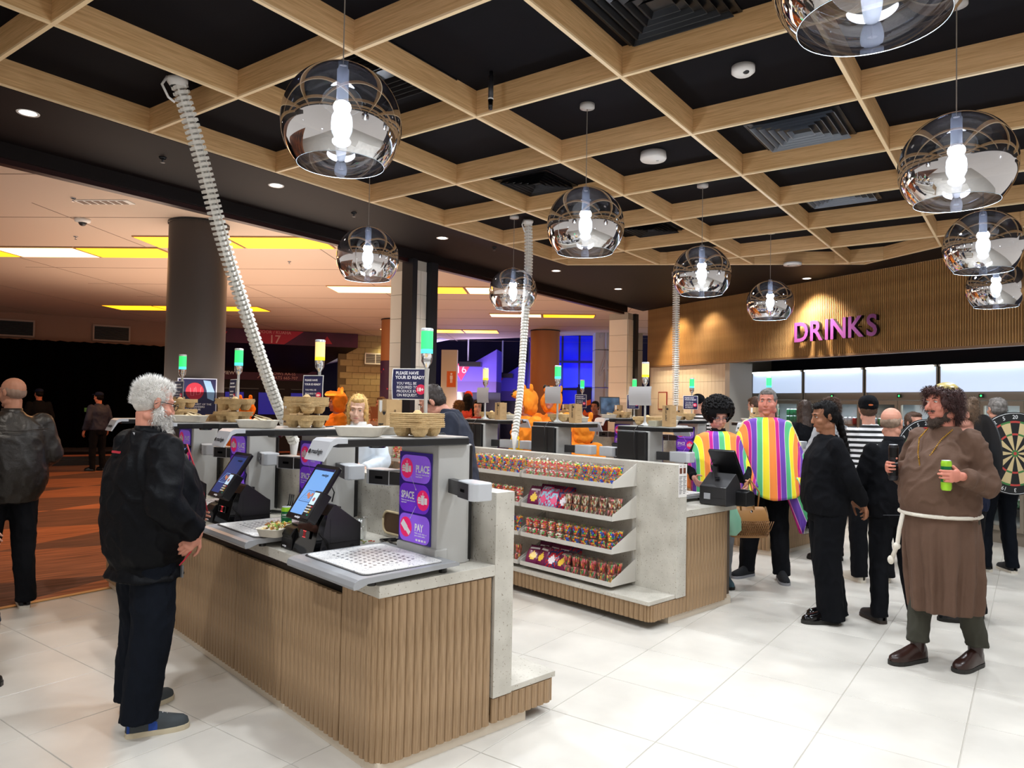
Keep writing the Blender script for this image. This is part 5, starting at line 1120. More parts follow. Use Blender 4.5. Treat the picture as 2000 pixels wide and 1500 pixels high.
# ---------------------------------------------------------------- drink carriers, food trays, boxes on the hoods
ZH = HZ + 0.036
def carrier_mesh():
    b = MB(); n = 5
    b.prism(rrect(-0.105, -0.105, 0.105, 0.105, 0.03), 0.048, 0.0525)
    for sx in (-1, 1):
        for sy in (-1, 1): b.lathe([(0.046, 0.048), (0.040, 0.02), (0.026, 0.002), (0.001, 0.0)], (sx * 0.052, sy * 0.052, 0), 12)
    b.lathe([(0.03, 0.05), (0.012, 0.07), (0.001, 0.072)], n=8)
    b.prism(rrect(-0.108, -0.108, 0.108, 0.108, 0.033), 0.0455, 0.048)
    return b.mesh('tray', PULP, smooth=False)
CRM = carrier_mesh(); CRM2 = MB().prism(rrect(-0.108, -0.108, 0.108, 0.108, 0.033), 0, 0.0032).mesh('rim', PULP)
def carriers(x, y, n, rz, lb, z=None, step=0.0098):
    z = ZH + 0.001 if z is None else z
    for k in range(n):
        t = thing('drink_carrier', (x + random.uniform(-.003, .003), y + random.uniform(-.003, .003), z + k * step), rz + random.uniform(-.05, .05), label='pulp drink carrier, %s from bottom, %s' % (ORD[k], lb), cat='drink carrier', group='stacked drink carriers, ' + lb)
        link('tray', CRM, t); link('rim', CRM2, t, (0, 0, 0.0525))
PULPW = mat('pulp_white', 'd4cdbf', 0.85, var=0.05, vscale=30)
def tray_mesh():
    b = MB(); L = []
    for s_, z in ((0.80, 0.0), (0.86, 0.004), (0.98, 0.042), (1.04, 0.045), (1.04, 0.048), (0.97, 0.046), (0.84, 0.008), (0.78, 0.004)):
        pts = rrect(-0.11 * s_, -0.075 * s_, 0.11 * s_, 0.075 * s_, 0.028, 4); L.append([(x, y, z) for x, y in pts])
    n = len(L[0]); vs = [p for l in L for p in l]; fs = [(k * n + i, k * n + (i + 1) % n, (k + 1) * n + (i + 1) % n, (k + 1) * n + i) for k in range(len(L) - 1) for i in range(n)]
    fs += [tuple(range(n))[::-1], tuple(range((len(L) - 1) * n, len(L) * n))]
    b.add(vs, fs); return b.mesh('tray', PULPW, smooth=True)
TRM = tray_mesh()
def ftray(x, y, rz, lb, fill_=None, z=None, grp=None):
    t = thing('food_tray', (x, y, ZH + 0.001 if z is None else z), rz, label=lb, cat='food tray')
    if grp: t['group'] = grp
    link('bowl', TRM, t)
    if fill_ == 'packets':
        for k in range(6): MB().box(-0.05, -0.022, 0, 0.05, 0.022, 0.003).obj('packet', mat('paper_cream', 'd9c9a8', 0.7), t, loc=(-0.03 + k * 0.012, -0.02 + (k % 3) * 0.02, 0.03 + k * 0.006), rot=(0.15 * (k % 3), -0.2, k * 0.6))
    return t
def box_straw(x, y, rz, lb, w_=0.105, d=0.075, h=0.18, side=0):
    t = thing('straw_box', (x, y, ZH + 0.001), rz, label=lb, cat='box')
    MB().box(-w_ / 2, -d / 2, 0, w_ / 2, d / 2, h).obj('carton', CARD, t, bevel=0.001)
    MB().box(-w_ / 2 + 0.001, -0.0004, 0, w_ / 2 - 0.001, 0.0004, 0.004).obj('flap_seam', mat('card_dark', '8a6c46', 0.8), t, loc=(0, 0, h))
    yf = -d / 2 - 0.0006; xl = -w_ / 2 - 0.0006
    if side == 0:   # narrow left face (-X): white tag, leaf drawing, words; wide face: small symbols
        t_ = MB().prism([(-0.012, 0.0), (0.012, 0.0), (0.012, -0.055), (0, -0.066), (-0.012, -0.055)], 0, 0.0006, 0, Mx(YM, Z1, XN, (xl, 0.012, h - 0.004))).obj('paper_tag', WHITE, t)
        for a in (-0.6, -0.2, 0.2, 0.6): MB().prism([(0, 0), (0.004, 0.016), (0, 0.034), (-0.004, 0.016)], 0, 0.0005, 0, Mx(YM, Z1, XN, (xl, -0.018, h - 0.085)) @ Matrix.Rotation(a, 4, 'Z')).obj('leaf_print', KTXT, t)
        text('lettering', 'paper\nstraws', 0.021, KTXT, t, Mx(YM, Z1, XN, (xl, 0.03, 0.042)), bold=0.02, space=0.9)
        for z in (0.12, 0.07):
            b = MB(); disc(b, 0, 0, 0.007, 0, 0.0004); b.v = [tuple(Mx((1, 0, 0), Z1, (0, -1, 0), (0.005, yf, z)) @ Vector(v)) for v in b.v]; b.obj('symbol', mat('card_print', '6b5338', 0.8), t)
        for z in (0.10, 0.05): MB().box(-0.02, yf, z, 0.03, yf + .0005, z + 0.002).obj('print_line', mat('card_print'), t)
    else:
        text('lettering', 'paper straws', 0.024, KTXT, t, Mx((0, 0, 1), (0, 1, 0), XN, (xl, -0.004, 0.05)), bold=0.01)
        b = MB()
        for k in range(5): disc(b, 0.006 * math.cos(k * 1.257), 0.006 * math.sin(k * 1.257), 0.0045, 0, 0.0005, n=8)
        b.v = [tuple(Mx(YM, Z1, XN, (xl, -0.012, h - 0.03)) @ Vector(v)) for v in b.v]; b.obj('flower_mark', KTXT, t)
        for z in (0.13, 0.118, 0.07, 0.03): MB().box(-0.022, yf, z, 0.022, yf + .0005, z + 0.0018).obj('print_line', mat('card_print'), t)
    return t
carriers(0.32, 0.195, 7, 0.35, 'tall stack on the nearest scanner hood')
for k in range(7): t = thing('pulp_plate', (0.30, 0.44, ZH + 0.001 + k * 0.006), 0.1 * k, label='moulded pulp lid, %s from bottom, in the pile behind the nearest carriers' % ORD[k], cat='lid', group='pulp lids on the nearest hood'); MB().prism(rrect(-0.065, -0.045, 0.065, 0.045, 0.02), 0, 0.003).prism(rrect(-0.058, -0.038, 0.058, 0.038, 0.018), 0.003, 0.0055).obj('sheet', PULPW, t)
box_straw(0.42, 0.59, R(4), 'brown paper straws box with white tag behind the nearest scanner hood')
ftray(0.05, 0.285, R(-50), 'white pulp food tray on the arm of the nearest scanner hood')
carriers(0.34, 1.40, 3, 0.3, 'lower stack on the second scanner hood'); carriers(0.345, 1.41, 6, 0.42, 'upper stack on the second scanner hood', z=ZH + 0.001 + 3 * 0.0098 + 0.056)
bx2 = box_straw(0.42, 1.73, R(4), 'brown paper straws box on the second scanner hood')
ftray(0.035, 1.41, R(-48), 'white pulp food tray with napkins on the arm of the second scanner hood', 'packets')
carriers(0.34, 2.53, 3, 0.3, 'lower stack on the third scanner hood'); carriers(0.35, 2.53, 4, 0.4, 'upper stack on the third scanner hood', z=ZH + 0.001 + 3 * 0.0098 + 0.056)
box_straw(0.42, 2.86, R(4), 'brown paper straws box on the third scanner hood')
ftray(0.03, 2.53, R(-48), 'pulp food tray with sauce packets on the arm of the third scanner hood', 'packets')
for k in range(6): t = thing('napkin_pack', (0.26, 2.72, ZH + 0.001 + k * 0.0085), 0.06 * (k % 3), label='flat card pack, %s from bottom, in the pile on the third scanner hood' % ORD[k], cat='pack', group='card packs on the third hood'); MB().box(-0.04, -0.03, 0, 0.04, 0.03, 0.0075).box(-0.041, -0.004, 0.001, 0.041, 0.004, 0.0079).obj('pack', CARD, t)
carriers(0.34, 3.66, 3, 0.3, 'lower stack on the fourth scanner hood'); carriers(0.34, 3.66, 3, 0.5, 'upper stack on the fourth scanner hood', z=ZH + 0.001 + 3 * 0.0098 + 0.056)
box_straw(0.42, 3.98, R(4), 'brown paper straws box on the fourth scanner hood')
# candy island hoods
for k, (v, lb) in enumerate(((1.08, 'rightmost'), (2.145, 'middle'), (3.21, 'left'))):
    box_straw(3.37, v - 0.265, R(0) + R(5), 'brown card box with vertical lettering on the %s candy island hood' % lb, side=1)
    carriers(3.56, v + 0.10, 3, 0.2, 'on the %s candy island hood' % lb)
    ftray(3.74, v - 0.01, R(40), 'white pulp food tray with paper packets on the %s candy island hood' % lb, 'packets')
for k in range(6): t = thing('pulp_plate', (3.33, 0.93, ZH + 0.001 + k * 0.008), 0.0, label='grey pulp lid, %s from bottom, beside the rightmost amber beacon' % ORD[k], cat='lid', group='pulp lids on the candy island hood'); MB().prism(rrect(-0.05, -0.04, 0.05, 0.04, 0.008), 0, 0.0075).box(-0.045, -0.035, 0.0075, 0.045, 0.035, 0.0079).obj('sheet', mat('pulp_grey', 'a9a591', 0.9), t)
for k, (v, lb) in enumerate(((1.55, 'rightmost'), (2.65, 'second'), (3.70, 'third'), (4.75, 'leftmost'))):
    carriers(6.36, v - 0.02, 4, 0.3, 'on the %s hood of the third island' % lb)
    box_straw(6.60, v + 0.24, R(8), 'brown paper straws box on the %s hood of the third island' % lb)
    ftray(6.06, v - 0.02, R(-48), 'white food tray on the arm of the %s hood of the third island' % lb, 'packets')
# things on the near worktop
t = thing('drink_can', (0.16, 1.26, 0.9195), 0.6, label='green and lime drinks can standing on the second checkout tray', cat='can')
GRL = mat('can_lime', '9bd12f', 0.3, 0.35); GRD = mat('can_deep_green', '0f6a3c', 0.3, 0.35)
def drinkcan(t, m1, m2, h=0.133, r=0.031, wd='JAMESON', m=Matrix.Identity(4), tm=None):
    b = MB(); b.lathe([(0.001, 0.006), (r * .78, 0.0), (r * .86, 0.004), (r, 0.014), (r, h * 0.28)], n=20, mi=1); b.lathe([(r, h * 0.28), (r, h * 0.80)], n=20); b.lathe([(r, h * 0.80), (r, h - .016), (r * .86, h - 0.003)], n=20, mi=1)
    b.lathe([(r * .86, h - 0.003), (r * .86, h), (r * .8, h), (r * .78, h - .005), (0.001, h - .005)], n=20, mi=2)
    b.v = [tuple(m @ Vector(v)) for v in b.v]; b.obj('can_body', [m1, m2, SILVER], t, smooth=True)
    MB().box(-0.006, -0.016, h - 0.005, 0.006, 0.004, h - 0.003, 0, m).obj('pull_tab', SILVER, t)
    if wd:
        me = textmesh(wd, r * 0.52, bold=0.02, align='CENTER', sx=0.9); me.materials.clear(); me.materials.append(tm or WTXT)
        for v in me.vertices:
            a = v.co.x / r - PI / 2; zz = h * 0.62 + v.co.y; v.co = Vector(((r + .0006) * math.cos(a), (r + .0006) * math.sin(a), zz))
        me.transform(m); link('lettering', me, t)
        for k, (zz, s_) in enumerate(((0.53, 0.26),)):
            me = textmesh('GINGER & LIME', r * s_, align='CENTER'); me.materials.clear(); me.materials.append(tm or WTXT)
            for v in me.vertices:
                a = v.co.x / r - PI / 2; v.co = Vector(((r + .0006) * math.cos(a), (r + .0006) * math.sin(a), h * zz + v.co.y))
            me.transform(m); link('lettering', me, t)
        b = MB()
        for a in (-2.0, -1.1): b.add([((r + .0007) * math.cos(a + q * 0.25 * math.cos(w)), (r + .0007) * math.sin(a + q * .25 * math.cos(w)), h * 0.34 + q * 0.008 * math.sin(w)) for q, w in [(1, k * PI / 5) for k in range(10)]], [tuple(range(10))])
        b.v = [tuple(m @ Vector(v)) for v in b.v]; b.obj('lime_print', GRL, t)
drinkcan(t, GRD, GRL)
t.rotation_euler.z = R(-24)
t = ftray(0.04, 1.12, R(30), 'pulp tray of fried food on the second checkout tray, beside the green can', z=0.9195)
fdm = [mat('food_brown', '8a5a2a', 0.7), mat('food_gold', 'd29a3c', 0.7), mat('food_green', '7a9a3a', 0.7), mat('food_pale', 'e0c890', 0.7)]
random.seed(5); b = MB()
for k in range(60): b.ell((random.uniform(-.08, .08), random.uniform(-.05, .05), 0.04 + random.uniform(0, 0.028)), (random.uniform(.007, .014), random.uniform(.006, .011), random.uniform(.005, .009)), 6, 4, random.randrange(4))
b.obj('food', fdm, t, kind='stuff')
t = thing('plastic_cup', (0.50, 0.99, 0.861), 0, label='empty clear plastic cup behind the nearest payment terminal', cat='cup')
MB().lathe([(0.001, 0.0), (0.028, 0.0), (0.042, 0.125), (0.0445, 0.127), (0.0425, 0.13), (0.040, 0.125), (0.027, 0.003), (0.001, 0.003)], n=28).obj('cup', clearmat('cup_thin', (0.94, 0.95, 0.95, 1), 0.05, 0.05, fac=0.6), t, smooth=True)
t = thing('loose_cable', (0, 0, 0), 0, label='thick black cables lying on the worktop behind the nearest terminal', cat='cable')
MB().tube([(0.62, 0.80, 0.875), (0.55, 0.85, 0.872), (0.50, 0.72, 0.872), (0.54, 0.55, 0.872), (0.52, 0.47, 0.872)], 0.010, 8).obj('cable', BLACK, t, smooth=True)
MB().tube([(0.63, 0.75, 0.88), (0.57, 0.80, 0.875), (0.52, 0.68, 0.875), (0.57, 0.55, 0.87), (0.53, 0.48, 0.87)], 0.009, 8).obj('cable', BLACK, t, smooth=True)
for k, (v, lb) in enumerate(((2.2, 'second'), (3.3, 'third'))):
    t = thing('loose_cable', (0, 0, 0), 0, label='tangled black cable on the worktop behind the %s terminal' % lb, cat='cable')
    for q in range(3): MB().tube([(0.62, v - 0.1 + q * 0.03, 1.0), (0.60, v - 0.12 + q * 0.03, 0.93), (0.56, v - 0.05, 0.872 + q * .004), (0.50, v + 0.05 * q, 0.872), (0.55, v + 0.1, 0.872), (0.6, v, 0.872), (0.64, v - 0.05, 0.91)], 0.005, 6).obj('cable', BLACK, t, smooth=True)
t = thing('salad_scrap', (0.47, 0.88, 0.861), 0, label='small heap of salad scraps by the clear cup', cat='food scrap', kind='stuff')
b = MB()
for k in range(16): b.ell((random.uniform(-.04, .04), random.uniform(-.03, .03), 0.006 + random.uniform(0, .008)), (.009, .006, .003), 6, 4, k % 3)
b.obj('scraps', [fdm[2], fdm[3], mat('scrap_red', 'b8322a', 0.6)], t)
# laptop-like black display on the third island, posters on the dark column
t = thing('column_poster', (1.36 - 0.15, 6.25 - 0.36, 1.42), R(-33), label='navy poster with red circle of two cups on the dark column', cat='poster')
MB().box(-0.16, -0.004, -0.05, 0.27, 0.0, 0.49).obj('frame', mat('poster_edge', 'c9cfe6', 0.4), t); MB().box(-0.15, -0.006, -0.04, 0.26, -0.004, 0.48).obj('print', mat('notice_navy'), t)
b = MB(); disc(b, 0.03, 0.34, 0.10, 0, 0.001); b.v = [tuple(Mx(X1, Z1, YN, (0, -0.007, 0)) @ Vector(v)) for v in b.v]; b.obj('red_disc', SR, t)
MB().tube([(0.03 - .05, -0.009, 0.38), (0.03 - .04, -0.009, 0.29), (0.02, -0.009, 0.29), (0.025, -0.009, 0.38)], 0.003, 5).tube([(0.04, -0.009, 0.39), (0.05, -0.009, 0.30), (0.09, -0.009, 0.31), (0.10, -0.009, 0.39)], 0.003, 5).obj('cup_drawing', mat('draw_pink', 'e58a98', 0.5), t)
text('lettering', 'AT THE REQUEST OF THE\nEVENT ORGANISERS\nDRINKS MUST BE\nPRESSURISED', 0.030, WTXT, t, Mx(X1, Z1, YN, (-0.13, -0.0075, 0.18)), bold=0.01)
MB().add([(0.12, -0.0073, 0.47), (0.2, -0.0073, 0.46), (0.25, -0.0073, 0.33), (0.24, -0.0073, 0.23), (0.17, -0.0073, 0.26), (0.16, -0.0073, 0.35)], [(5, 4, 3, 2, 1, 0)]).obj('splash_print', mat('splash_blue', '8fb4dc', 0.5), t)
t = thing('wall_monitor', (6.55, 4.05, 1.545), R(-35), label='dark landscape-picture monitor standing on the third island', cat='monitor')
MB().box(-0.15, -0.012, 0.0, 0.15, 0.012, 0.27).obj('bezel', BLACK, t, rot=(-0.25, 0, 0)); MB().box(-0.14, -0.0135, 0.015, 0.14, -0.0125, 0.255).obj('picture', mat('night_hills', '18233a', 0.3, var=0.9, vscale=9, col2='4a6c94', emit='0c1424', es=0.4), t, rot=(-0.25, 0, 0))
MB().box(-0.08, -0.02, -0.004, 0.08, 0.07, 0.004).obj('stand', BLACK, t)
# ---------------------------------------------------------------- people
def remesh(b, vox, smooth=2, name='m'):
    me = b.mesh(name); o = bpy.data.objects.new(name, me)
    m = o.modifiers.new('r', 'REMESH'); m.mode = 'VOXEL'; m.voxel_size = vox; m.use_smooth_shade = True
    if smooth: q = o.modifiers.new('s', 'SMOOTH'); q.iterations = smooth; q.factor = 0.5
    r = bake(o); bpy.data.meshes.remove(me); return r
def limb(b, p0, p1, r0, r1, n=12, caps=True, fl=1.0):
    p0, p1 = Vector(p0), Vector(p1); b.cyl(p0, p1, r0, r1, n)
    if caps: b.ell(p0, r0, 10, 7); b.ell(p1, r1, 10, 7)
def loft(b, rings, n=20, cap=True, pw=2.3):
    o = len(b.v); vs = []
    for (cx, cy, z, rx, ry) in rings:
        for i in range(n):
            a = 2 * PI * i / n; c, s = math.cos(a), math.sin(a)
            k = (abs(c) ** pw + abs(s) ** pw) ** (-1 / pw); vs.append((cx + rx * c * k, cy + ry * s * k, z))
    fs = [(k * n + i, k * n + (i + 1) % n, (k + 1) * n + (i + 1) % n, (k + 1) * n + i) for k in range(len(rings) - 1) for i in range(n)]
    if cap: fs += [tuple(range(n))[::-1], tuple(range((len(rings) - 1) * n, len(rings) * n))]
    b.add(vs, fs)
def folds(me, amp, sc=(9, 9, 5), seed=0, ridge=0.0):
    off = Vector((seed * 3.1, seed * 1.7, 0)); ns = [v.normal.copy() for v in me.vertices]
    for v, nn in zip(me.vertices, ns):
        p = Vector((v.co.x * sc[0], v.co.y * sc[1], v.co.z * sc[2])) + off
        d = noise.noise(p) * amp + noise.noise(p * 2.3) * amp * 0.5
        if ridge: d += ridge * max(-0.4, 1 - abs(noise.noise(Vector((p.x * 0.9 + p.z * 0.5, p.y * 0.9, p.z * 1.1)) * 1.5 + Vector((5, 5, 5)))) * 5)
        v.co += nn * d
def join_meshes(name, mlist, mats, smooth=True):
    b = MB(); mi = 0
    for me, k in mlist:
        o = len(b.v); b.v += [tuple(v.co) for v in me.vertices]
        for p in me.polygons: b.f.append(tuple(i + o for i in p.vertices)); b.m.append(k if k is not None else p.material_index)
    return b.mesh(name, mats, smooth=smooth)
SKIN = {}
def skinmat(c): return mat('skin_' + c, c, 0.55, var=0.05, vscale=30, spec=0.35)
def head_prims(b, M, jaw=1.0, fat=0.0, nose=1.0):
    def e(c, r): b.ell(c, r, 14, 10, 0, M)
    e((0, -0.014, 0.034), (0.075, 0.095, 0.084)); e((0, 0.022, -0.03), (0.062 * jaw + fat, 0.068, 0.082)); e((0, 0.0, -0.045), (0.058 * jaw + fat, 0.07, 0.06))
    e((0, 0.062, -0.098), (0.024 + fat, 0.022, 0.02)); e((0, 0.070, 0.030), (0.052, 0.020, 0.014))
    for s in (-1, 1):
        e((s * 0.038, 0.058, -0.030), (0.024 + fat, 0.026, 0.026)); e((s * (0.077), -0.008, -0.004), (0.008, 0.018, 0.030)); e((s * 0.080, -0.004, 0.012), (0.009, 0.012, 0.014))
        e((s * 0.031, 0.071, 0.012), (0.015, 0.012, 0.012)); e((s * 0.011, 0.098, -0.034), (0.008, 0.009, 0.007))
        e((s * 0.048 * jaw, -0.005, -0.075), (0.02 + fat, 0.045, 0.03))
    b.cyl((0, 0.086, 0.014), (0, 0.106 * nose + 0.0, -0.026), 0.007, 0.011, 8, M=M); e((0, 0.104, -0.030), (0.012, 0.012, 0.010))
    e((0, 0.082, -0.058), (0.026, 0.012, 0.007)); e((0, 0.081, -0.068), (0.023, 0.012, 0.008)); e((0, 0.074, -0.062), (0.032, 0.014, 0.02))
def face_parts(root, M, eye='4a3526', brow='3a2c22', look=(0, 0), lips='b0645a', open_=1.0):
    for s in (-1, 1):
        L_ = M @ Matrix.Translation((s * 0.031, 0.0765, 0.010))
        e = MB().ell((0, 0, 0), (0.0125, 0.010, 0.0062 * open_), 10, 6, 0, L_).obj('eye', mat('eye_white', 'e2dcd6', 0.3), root, smooth=True)
        MB().ell((0.002 * look[0], 0.0068, -0.001), (0.0052, 0.0042, 0.0052 * open_), 10, 6, 0, L_).obj('iris', mat('iris_' + eye, eye, 0.25), e, smooth=True)
        MB().tube([M @ Vector(p) for p in ((s * 0.014, 0.0885, 0.030), (s * 0.030, 0.0885, 0.034), (s * 0.047, 0.076, 0.029))], [0.0032, 0.004, 0.002], 6).obj('eyebrow', mat('brow_' + brow, brow, 0.9), root, smooth=True)
        MB().tube([M @ Vector(p) for p in ((s * 0.018, 0.086, 0.0125), (s * 0.031, 0.089, 0.0175), (s * 0.044, 0.081, 0.0125))], 0.0016, 5).obj('eyelid', mat('brow_' + brow), root, smooth=True)
    MB().tube([M @ Vector(p) for p in ((-0.024, 0.084, -0.0625), (-0.010, 0.0935, -0.061), (0.010, 0.0935, -0.061), (0.024, 0.084, -0.0625))], [0.0015, 0.0042, 0.0042, 0.0015], 6).obj('lips', mat('lips_' + lips, lips, 0.45), root, smooth=True)
def hand(b, w, d, pn, side, curl=0.35, sc=1.0, spread=1.0, thumb=0.5):
    """w wrist, d wrist-to-knuckles, pn palm normal, side +1 thumb towards d x pn"""
    w = Vector(w); d = Vector(d).normalized(); pn = Vector(pn); pn = (pn - d * pn.dot(d)).normalized(); x = d.cross(pn) * side
    M = Mx(x, d, pn, w)
    b.ell((0, 0.01, 0), (0.028 * sc, 0.03 * sc, 0.022 * sc), 10, 8, 0, M); b.ell((0.002, 0.045 * sc, 0), (0.040 * sc, 0.045 * sc, 0.016 * sc), 12, 8, 0, M); b.ell((0.0, 0.072 * sc, -0.002), (0.040 * sc, 0.022 * sc, 0.013 * sc), 12, 8, 0, M)
    b.ell((0.022 * sc, 0.03 * sc, 0.008 * sc), (0.018 * sc, 0.03 * sc, 0.014 * sc), 8, 6, 0, M)
    for i, (xx, ln, yy) in enumerate(((0.030, 0.93, 0.080), (0.010, 1.04, 0.086), (-0.011, 0.96, 0.082), (-0.030, 0.76, 0.072))):
        p = Vector((xx * sc, yy * sc, 0)); a = curl * 0.7 + i * 0.06; r = 0.0088 * sc
        for k, (l, c) in enumerate(((0.042, 1.0), (0.027, 1.25), (0.021, 0.9))):
            dv = Vector((xx * 0.5 * spread * (1 - curl * .6), math.cos(a), math.sin(a))).normalized(); q = p + dv * l * ln * sc
            b.cyl(M @ p, M @ q, r, r * 0.92, 8); b.ell(M @ p, r * 1.05, 8, 6); b.ell(M @ q, r * 0.93, 8, 6); p = q; r *= 0.92; a += curl * c
    p = Vector((0.030 * sc, 0.022 * sc, 0.006 * sc)); r = 0.0112 * sc; a = 0.75
    for k, l in enumerate((0.036, 0.032, 0.024)):
        dv = Vector((math.cos(0.6 + k * 0.45 * (0.5 + thumb)) * 0.9, math.sin(0.6 + k * .3), thumb * (0.4 + k * 0.45))).normalized(); q = p + dv * l * sc
        b.cyl(M @ p, M @ q, r, r * .9, 8); b.ell(M @ p, r, 8, 6); b.ell(M @ q, r * .92, 8, 6); p = q; r *= 0.9
def shoe(root, x, y, ang, m, sole, z=0.0, ln=0.285, high=0.0, laces=None, heel=0.0, nm='shoe', pitch=0.0, accent=None):
    M = Matrix.Translation((x, y, z)) @ Matrix.Rotation(ang, 4, 'Z') @ Matrix.Rotation(pitch, 4, 'X')
    k = ln / 0.285; ys = [-0.085, -0.078, -0.05, -0.01, 0.04, 0.09, 0.14, 0.175, 0.194, 0.20]
    ws = [0.012, 0.030, 0.037, 0.038, 0.041, 0.047, 0.047, 0.038, 0.022, 0.006]; hs = [0.05, 0.085, 0.10, 0.10, 0.088, 0.066, 0.052, 0.043, 0.03, 0.01]; n = 11
    z0 = 0.022 + heel; b = MB(); b.grid(lambda i, j: (ws[j] * math.cos(PI * i / (n - 1)) * k, ys[j] * k, z0 - heel * (j / 9) + hs[j] * math.sin(PI * i / (n - 1)) ** 0.75), n, len(ys))
    b.add([(ws[j] * s * k, ys[j] * k, z0 - heel * (j / 9)) for s in (-1, 1) for j in range(len(ys))], [(j, j + 1, j + 1 + len(ys), j + len(ys)) for j in range(len(ys) - 1)])
    if high: b.lathe([(0.040, 0.06), (0.044, high * 0.5), (0.047, high), (0.043, high), (0.04, 0.08)], (0, -0.03, 0), 14, sy=1.15)
    b.v = [tuple(M @ Vector(v)) for v in b.v]; s = b.obj(nm, m, root, smooth=True)
    if accent:
        b = MB(); b.grid(lambda i, j: ((0.0395 + j * 0.0012) * 1.03 * math.cos(PI * i / 10) * k, (0.015 + j * 0.02) * k, z0 + (0.094 - j * 0.010) * 1.03 * math.sin(PI * i / 10) ** 0.75), 11, 3)
        b.grid(lambda i, j: ((0.031 + j * .003) * 1.03 * math.cos(PI * i / 10) * k, (-0.079 + j * 0.012) * k, z0 + (0.084 + j * 0.004) * math.sin(PI * i / 10) ** 0.75), 11, 2)
        b.v = [tuple(M @ Vector(v)) for v in b.v]; b.obj('blue_panel', accent, s, smooth=True)
    ol = [(ws[j] * 1.06 * k, ys[j] * 1.02 * k) for j in range(len(ys))] + [(-ws[j] * 1.06 * k, ys[j] * 1.02 * k) for j in range(len(ys) - 1, -1, -1)]
    MB().prism(ol, 0.0, 0.026, 0, M).obj('sole', sole, s)
    if heel: MB().prism([(0.034, -0.08), (0.034, -0.01), (-0.034, -0.01), (-0.034, -0.08)], 0, 0.03 + heel * 0.6, 0, M).obj('heel', sole, s)
    if laces:
        b = MB()
        for q in range(4): b.tube([(-0.024, 0.055 + q * 0.02, z0 + 0.058 - q * 0.008), (0, 0.06 + q * 0.02, z0 + 0.080 - q * 0.009), (0.024, 0.055 + q * 0.02, z0 + 0.058 - q * 0.008)], 0.003, 5)
        b.v = [tuple(M @ Vector(v)) for v in b.v]; b.obj('laces', laces, s)
    return s
def tufts(b, me, M0, n, ln, r, sel, droop=0.0, seed=1, mi=0, bend=0.3):
    rnd = random.Random(seed); ps = [p for p in me.polygons if sel(M0 @ p.center)]
    if not ps: return
    for _ in range(n):
        p = rnd.choice(ps); c = p.center.copy(); nn = (p.normal + Vector((rnd.uniform(-bend, bend), rnd.uniform(-bend, bend), rnd.uniform(-bend, bend)))).normalized(); l = ln * rnd.uniform(0.6, 1.2)
        q = c + nn * l * 0.5; e = c + nn * l + Vector((0, 0, -droop * l)); a = nn.orthogonal().normalized() * r; d = nn.cross(a)
        o = len(b.v); b.v += [tuple(c + a), tuple(c - a * .5 + d), tuple(c - a * .5 - d), tuple(q + a * .6), tuple(q - a * .3 + d * .6), tuple(q - a * .3 - d * .6), tuple(e)]
        for f in ((0, 1, 4, 3), (1, 2, 5, 4), (2, 0, 3, 5), (3, 4, 6), (4, 5, 6), (5, 3, 6)): b.f.append(tuple(i + o for i in f)); b.m.append(mi)
def hairpiece(root, M, style, m, vox=0.006, seed=0, length=0.3, name='hair'):
    b = MB()
    def e(c, r): b.ell(c, r, 14, 10, 0, M)
    if style in ('short', 'long', 'bun', 'pony', 'spiky', 'fluffy'):
        e((0, -0.026, 0.048), (0.080, 0.092, 0.080)); e((0, -0.045, 0.0), (0.078, 0.066, 0.075))
        for s in (-1, 1): e((s * 0.066, -0.01, 0.03), (0.017, 0.045, 0.045))
        e((0, 0.030, 0.088), (0.055, 0.045, 0.032))
    if style == 'buzz': e((0, -0.022, 0.040), (0.0775, 0.092, 0.082)); e((0, -0.04, 0.0), (0.0755, 0.066, 0.07))
    if style == 'ring':
        e((0, -0.038, 0.004), (0.0765, 0.068, 0.060))
        for s in (-1, 1): e((s * 0.062, -0.012, 0.012), (0.016, 0.042, 0.036))
    if style in ('long',):
        for s in (-1, 1):
            for k in range(4):
                z = -0.02 - k * length / 4; e((s * (0.072 - k * 0.002), -0.02 - 0.01 * k + (0.02 if k == 0 else 0), z), (0.024, 0.038, length / 5 + 0.02))
        for k in range(4): e((0, -0.075 - 0.008 * k, 0.0 - k * length / 4), (0.072, 0.032, length / 5 + 0.02))
    if style == 'bun': e((0, -0.075, 0.115), (0.040, 0.038, 0.032)); e((0, -0.07, 0.09), (0.02, 0.02, 0.02))
    if style == 'pony':
        for k in range(7): e((0.0, -0.115 - 0.004 * k, -0.02 - k * 0.045), (0.034 - k * 0.002, 0.028, 0.035))
    me = remesh(b, vox, 2, name)
    if style == 'fluffy':
        me.transform(M.inverted()); [setattr(v, 'co', Vector((v.co.x * 0.93, v.co.y * 0.94 - 0.002, v.co.z * 0.94))) for v in me.vertices]; me.transform(M)
    folds(me, 0.002 if style == 'fluffy' else 0.004, (60, 60, 22), seed)
    Mi = M.inverted(); hb = MB(); hb.v = [tuple(v.co) for v in me.vertices]; hb.f = [tuple(p.vertices) for p in me.polygons]; hb.m = [0] * len(hb.f)
    sel = lambda c: c.z > -0.03 and not (c.y > 0.055 and c.z < 0.06)
    if style == 'spiky': tufts(hb, me, Mi, 1500, 0.035, 0.0022, sel, seed=seed)
    if style == 'fluffy': tufts(hb, me, Mi, 4200, 0.024, 0.0012, sel, -0.35, seed=seed, bend=0.22)
    if style in ('short',): tufts(hb, me, Mi, 900, 0.010, 0.0016, lambda c: True, 0.3, seed)
    if style in ('long', 'bun', 'pony'): tufts(hb, me, Mi, 700, 0.03, 0.0014, lambda c: True, 1.1, seed, bend=0.15)
    return hb.obj(name, m, root, smooth=True)
PN = 0
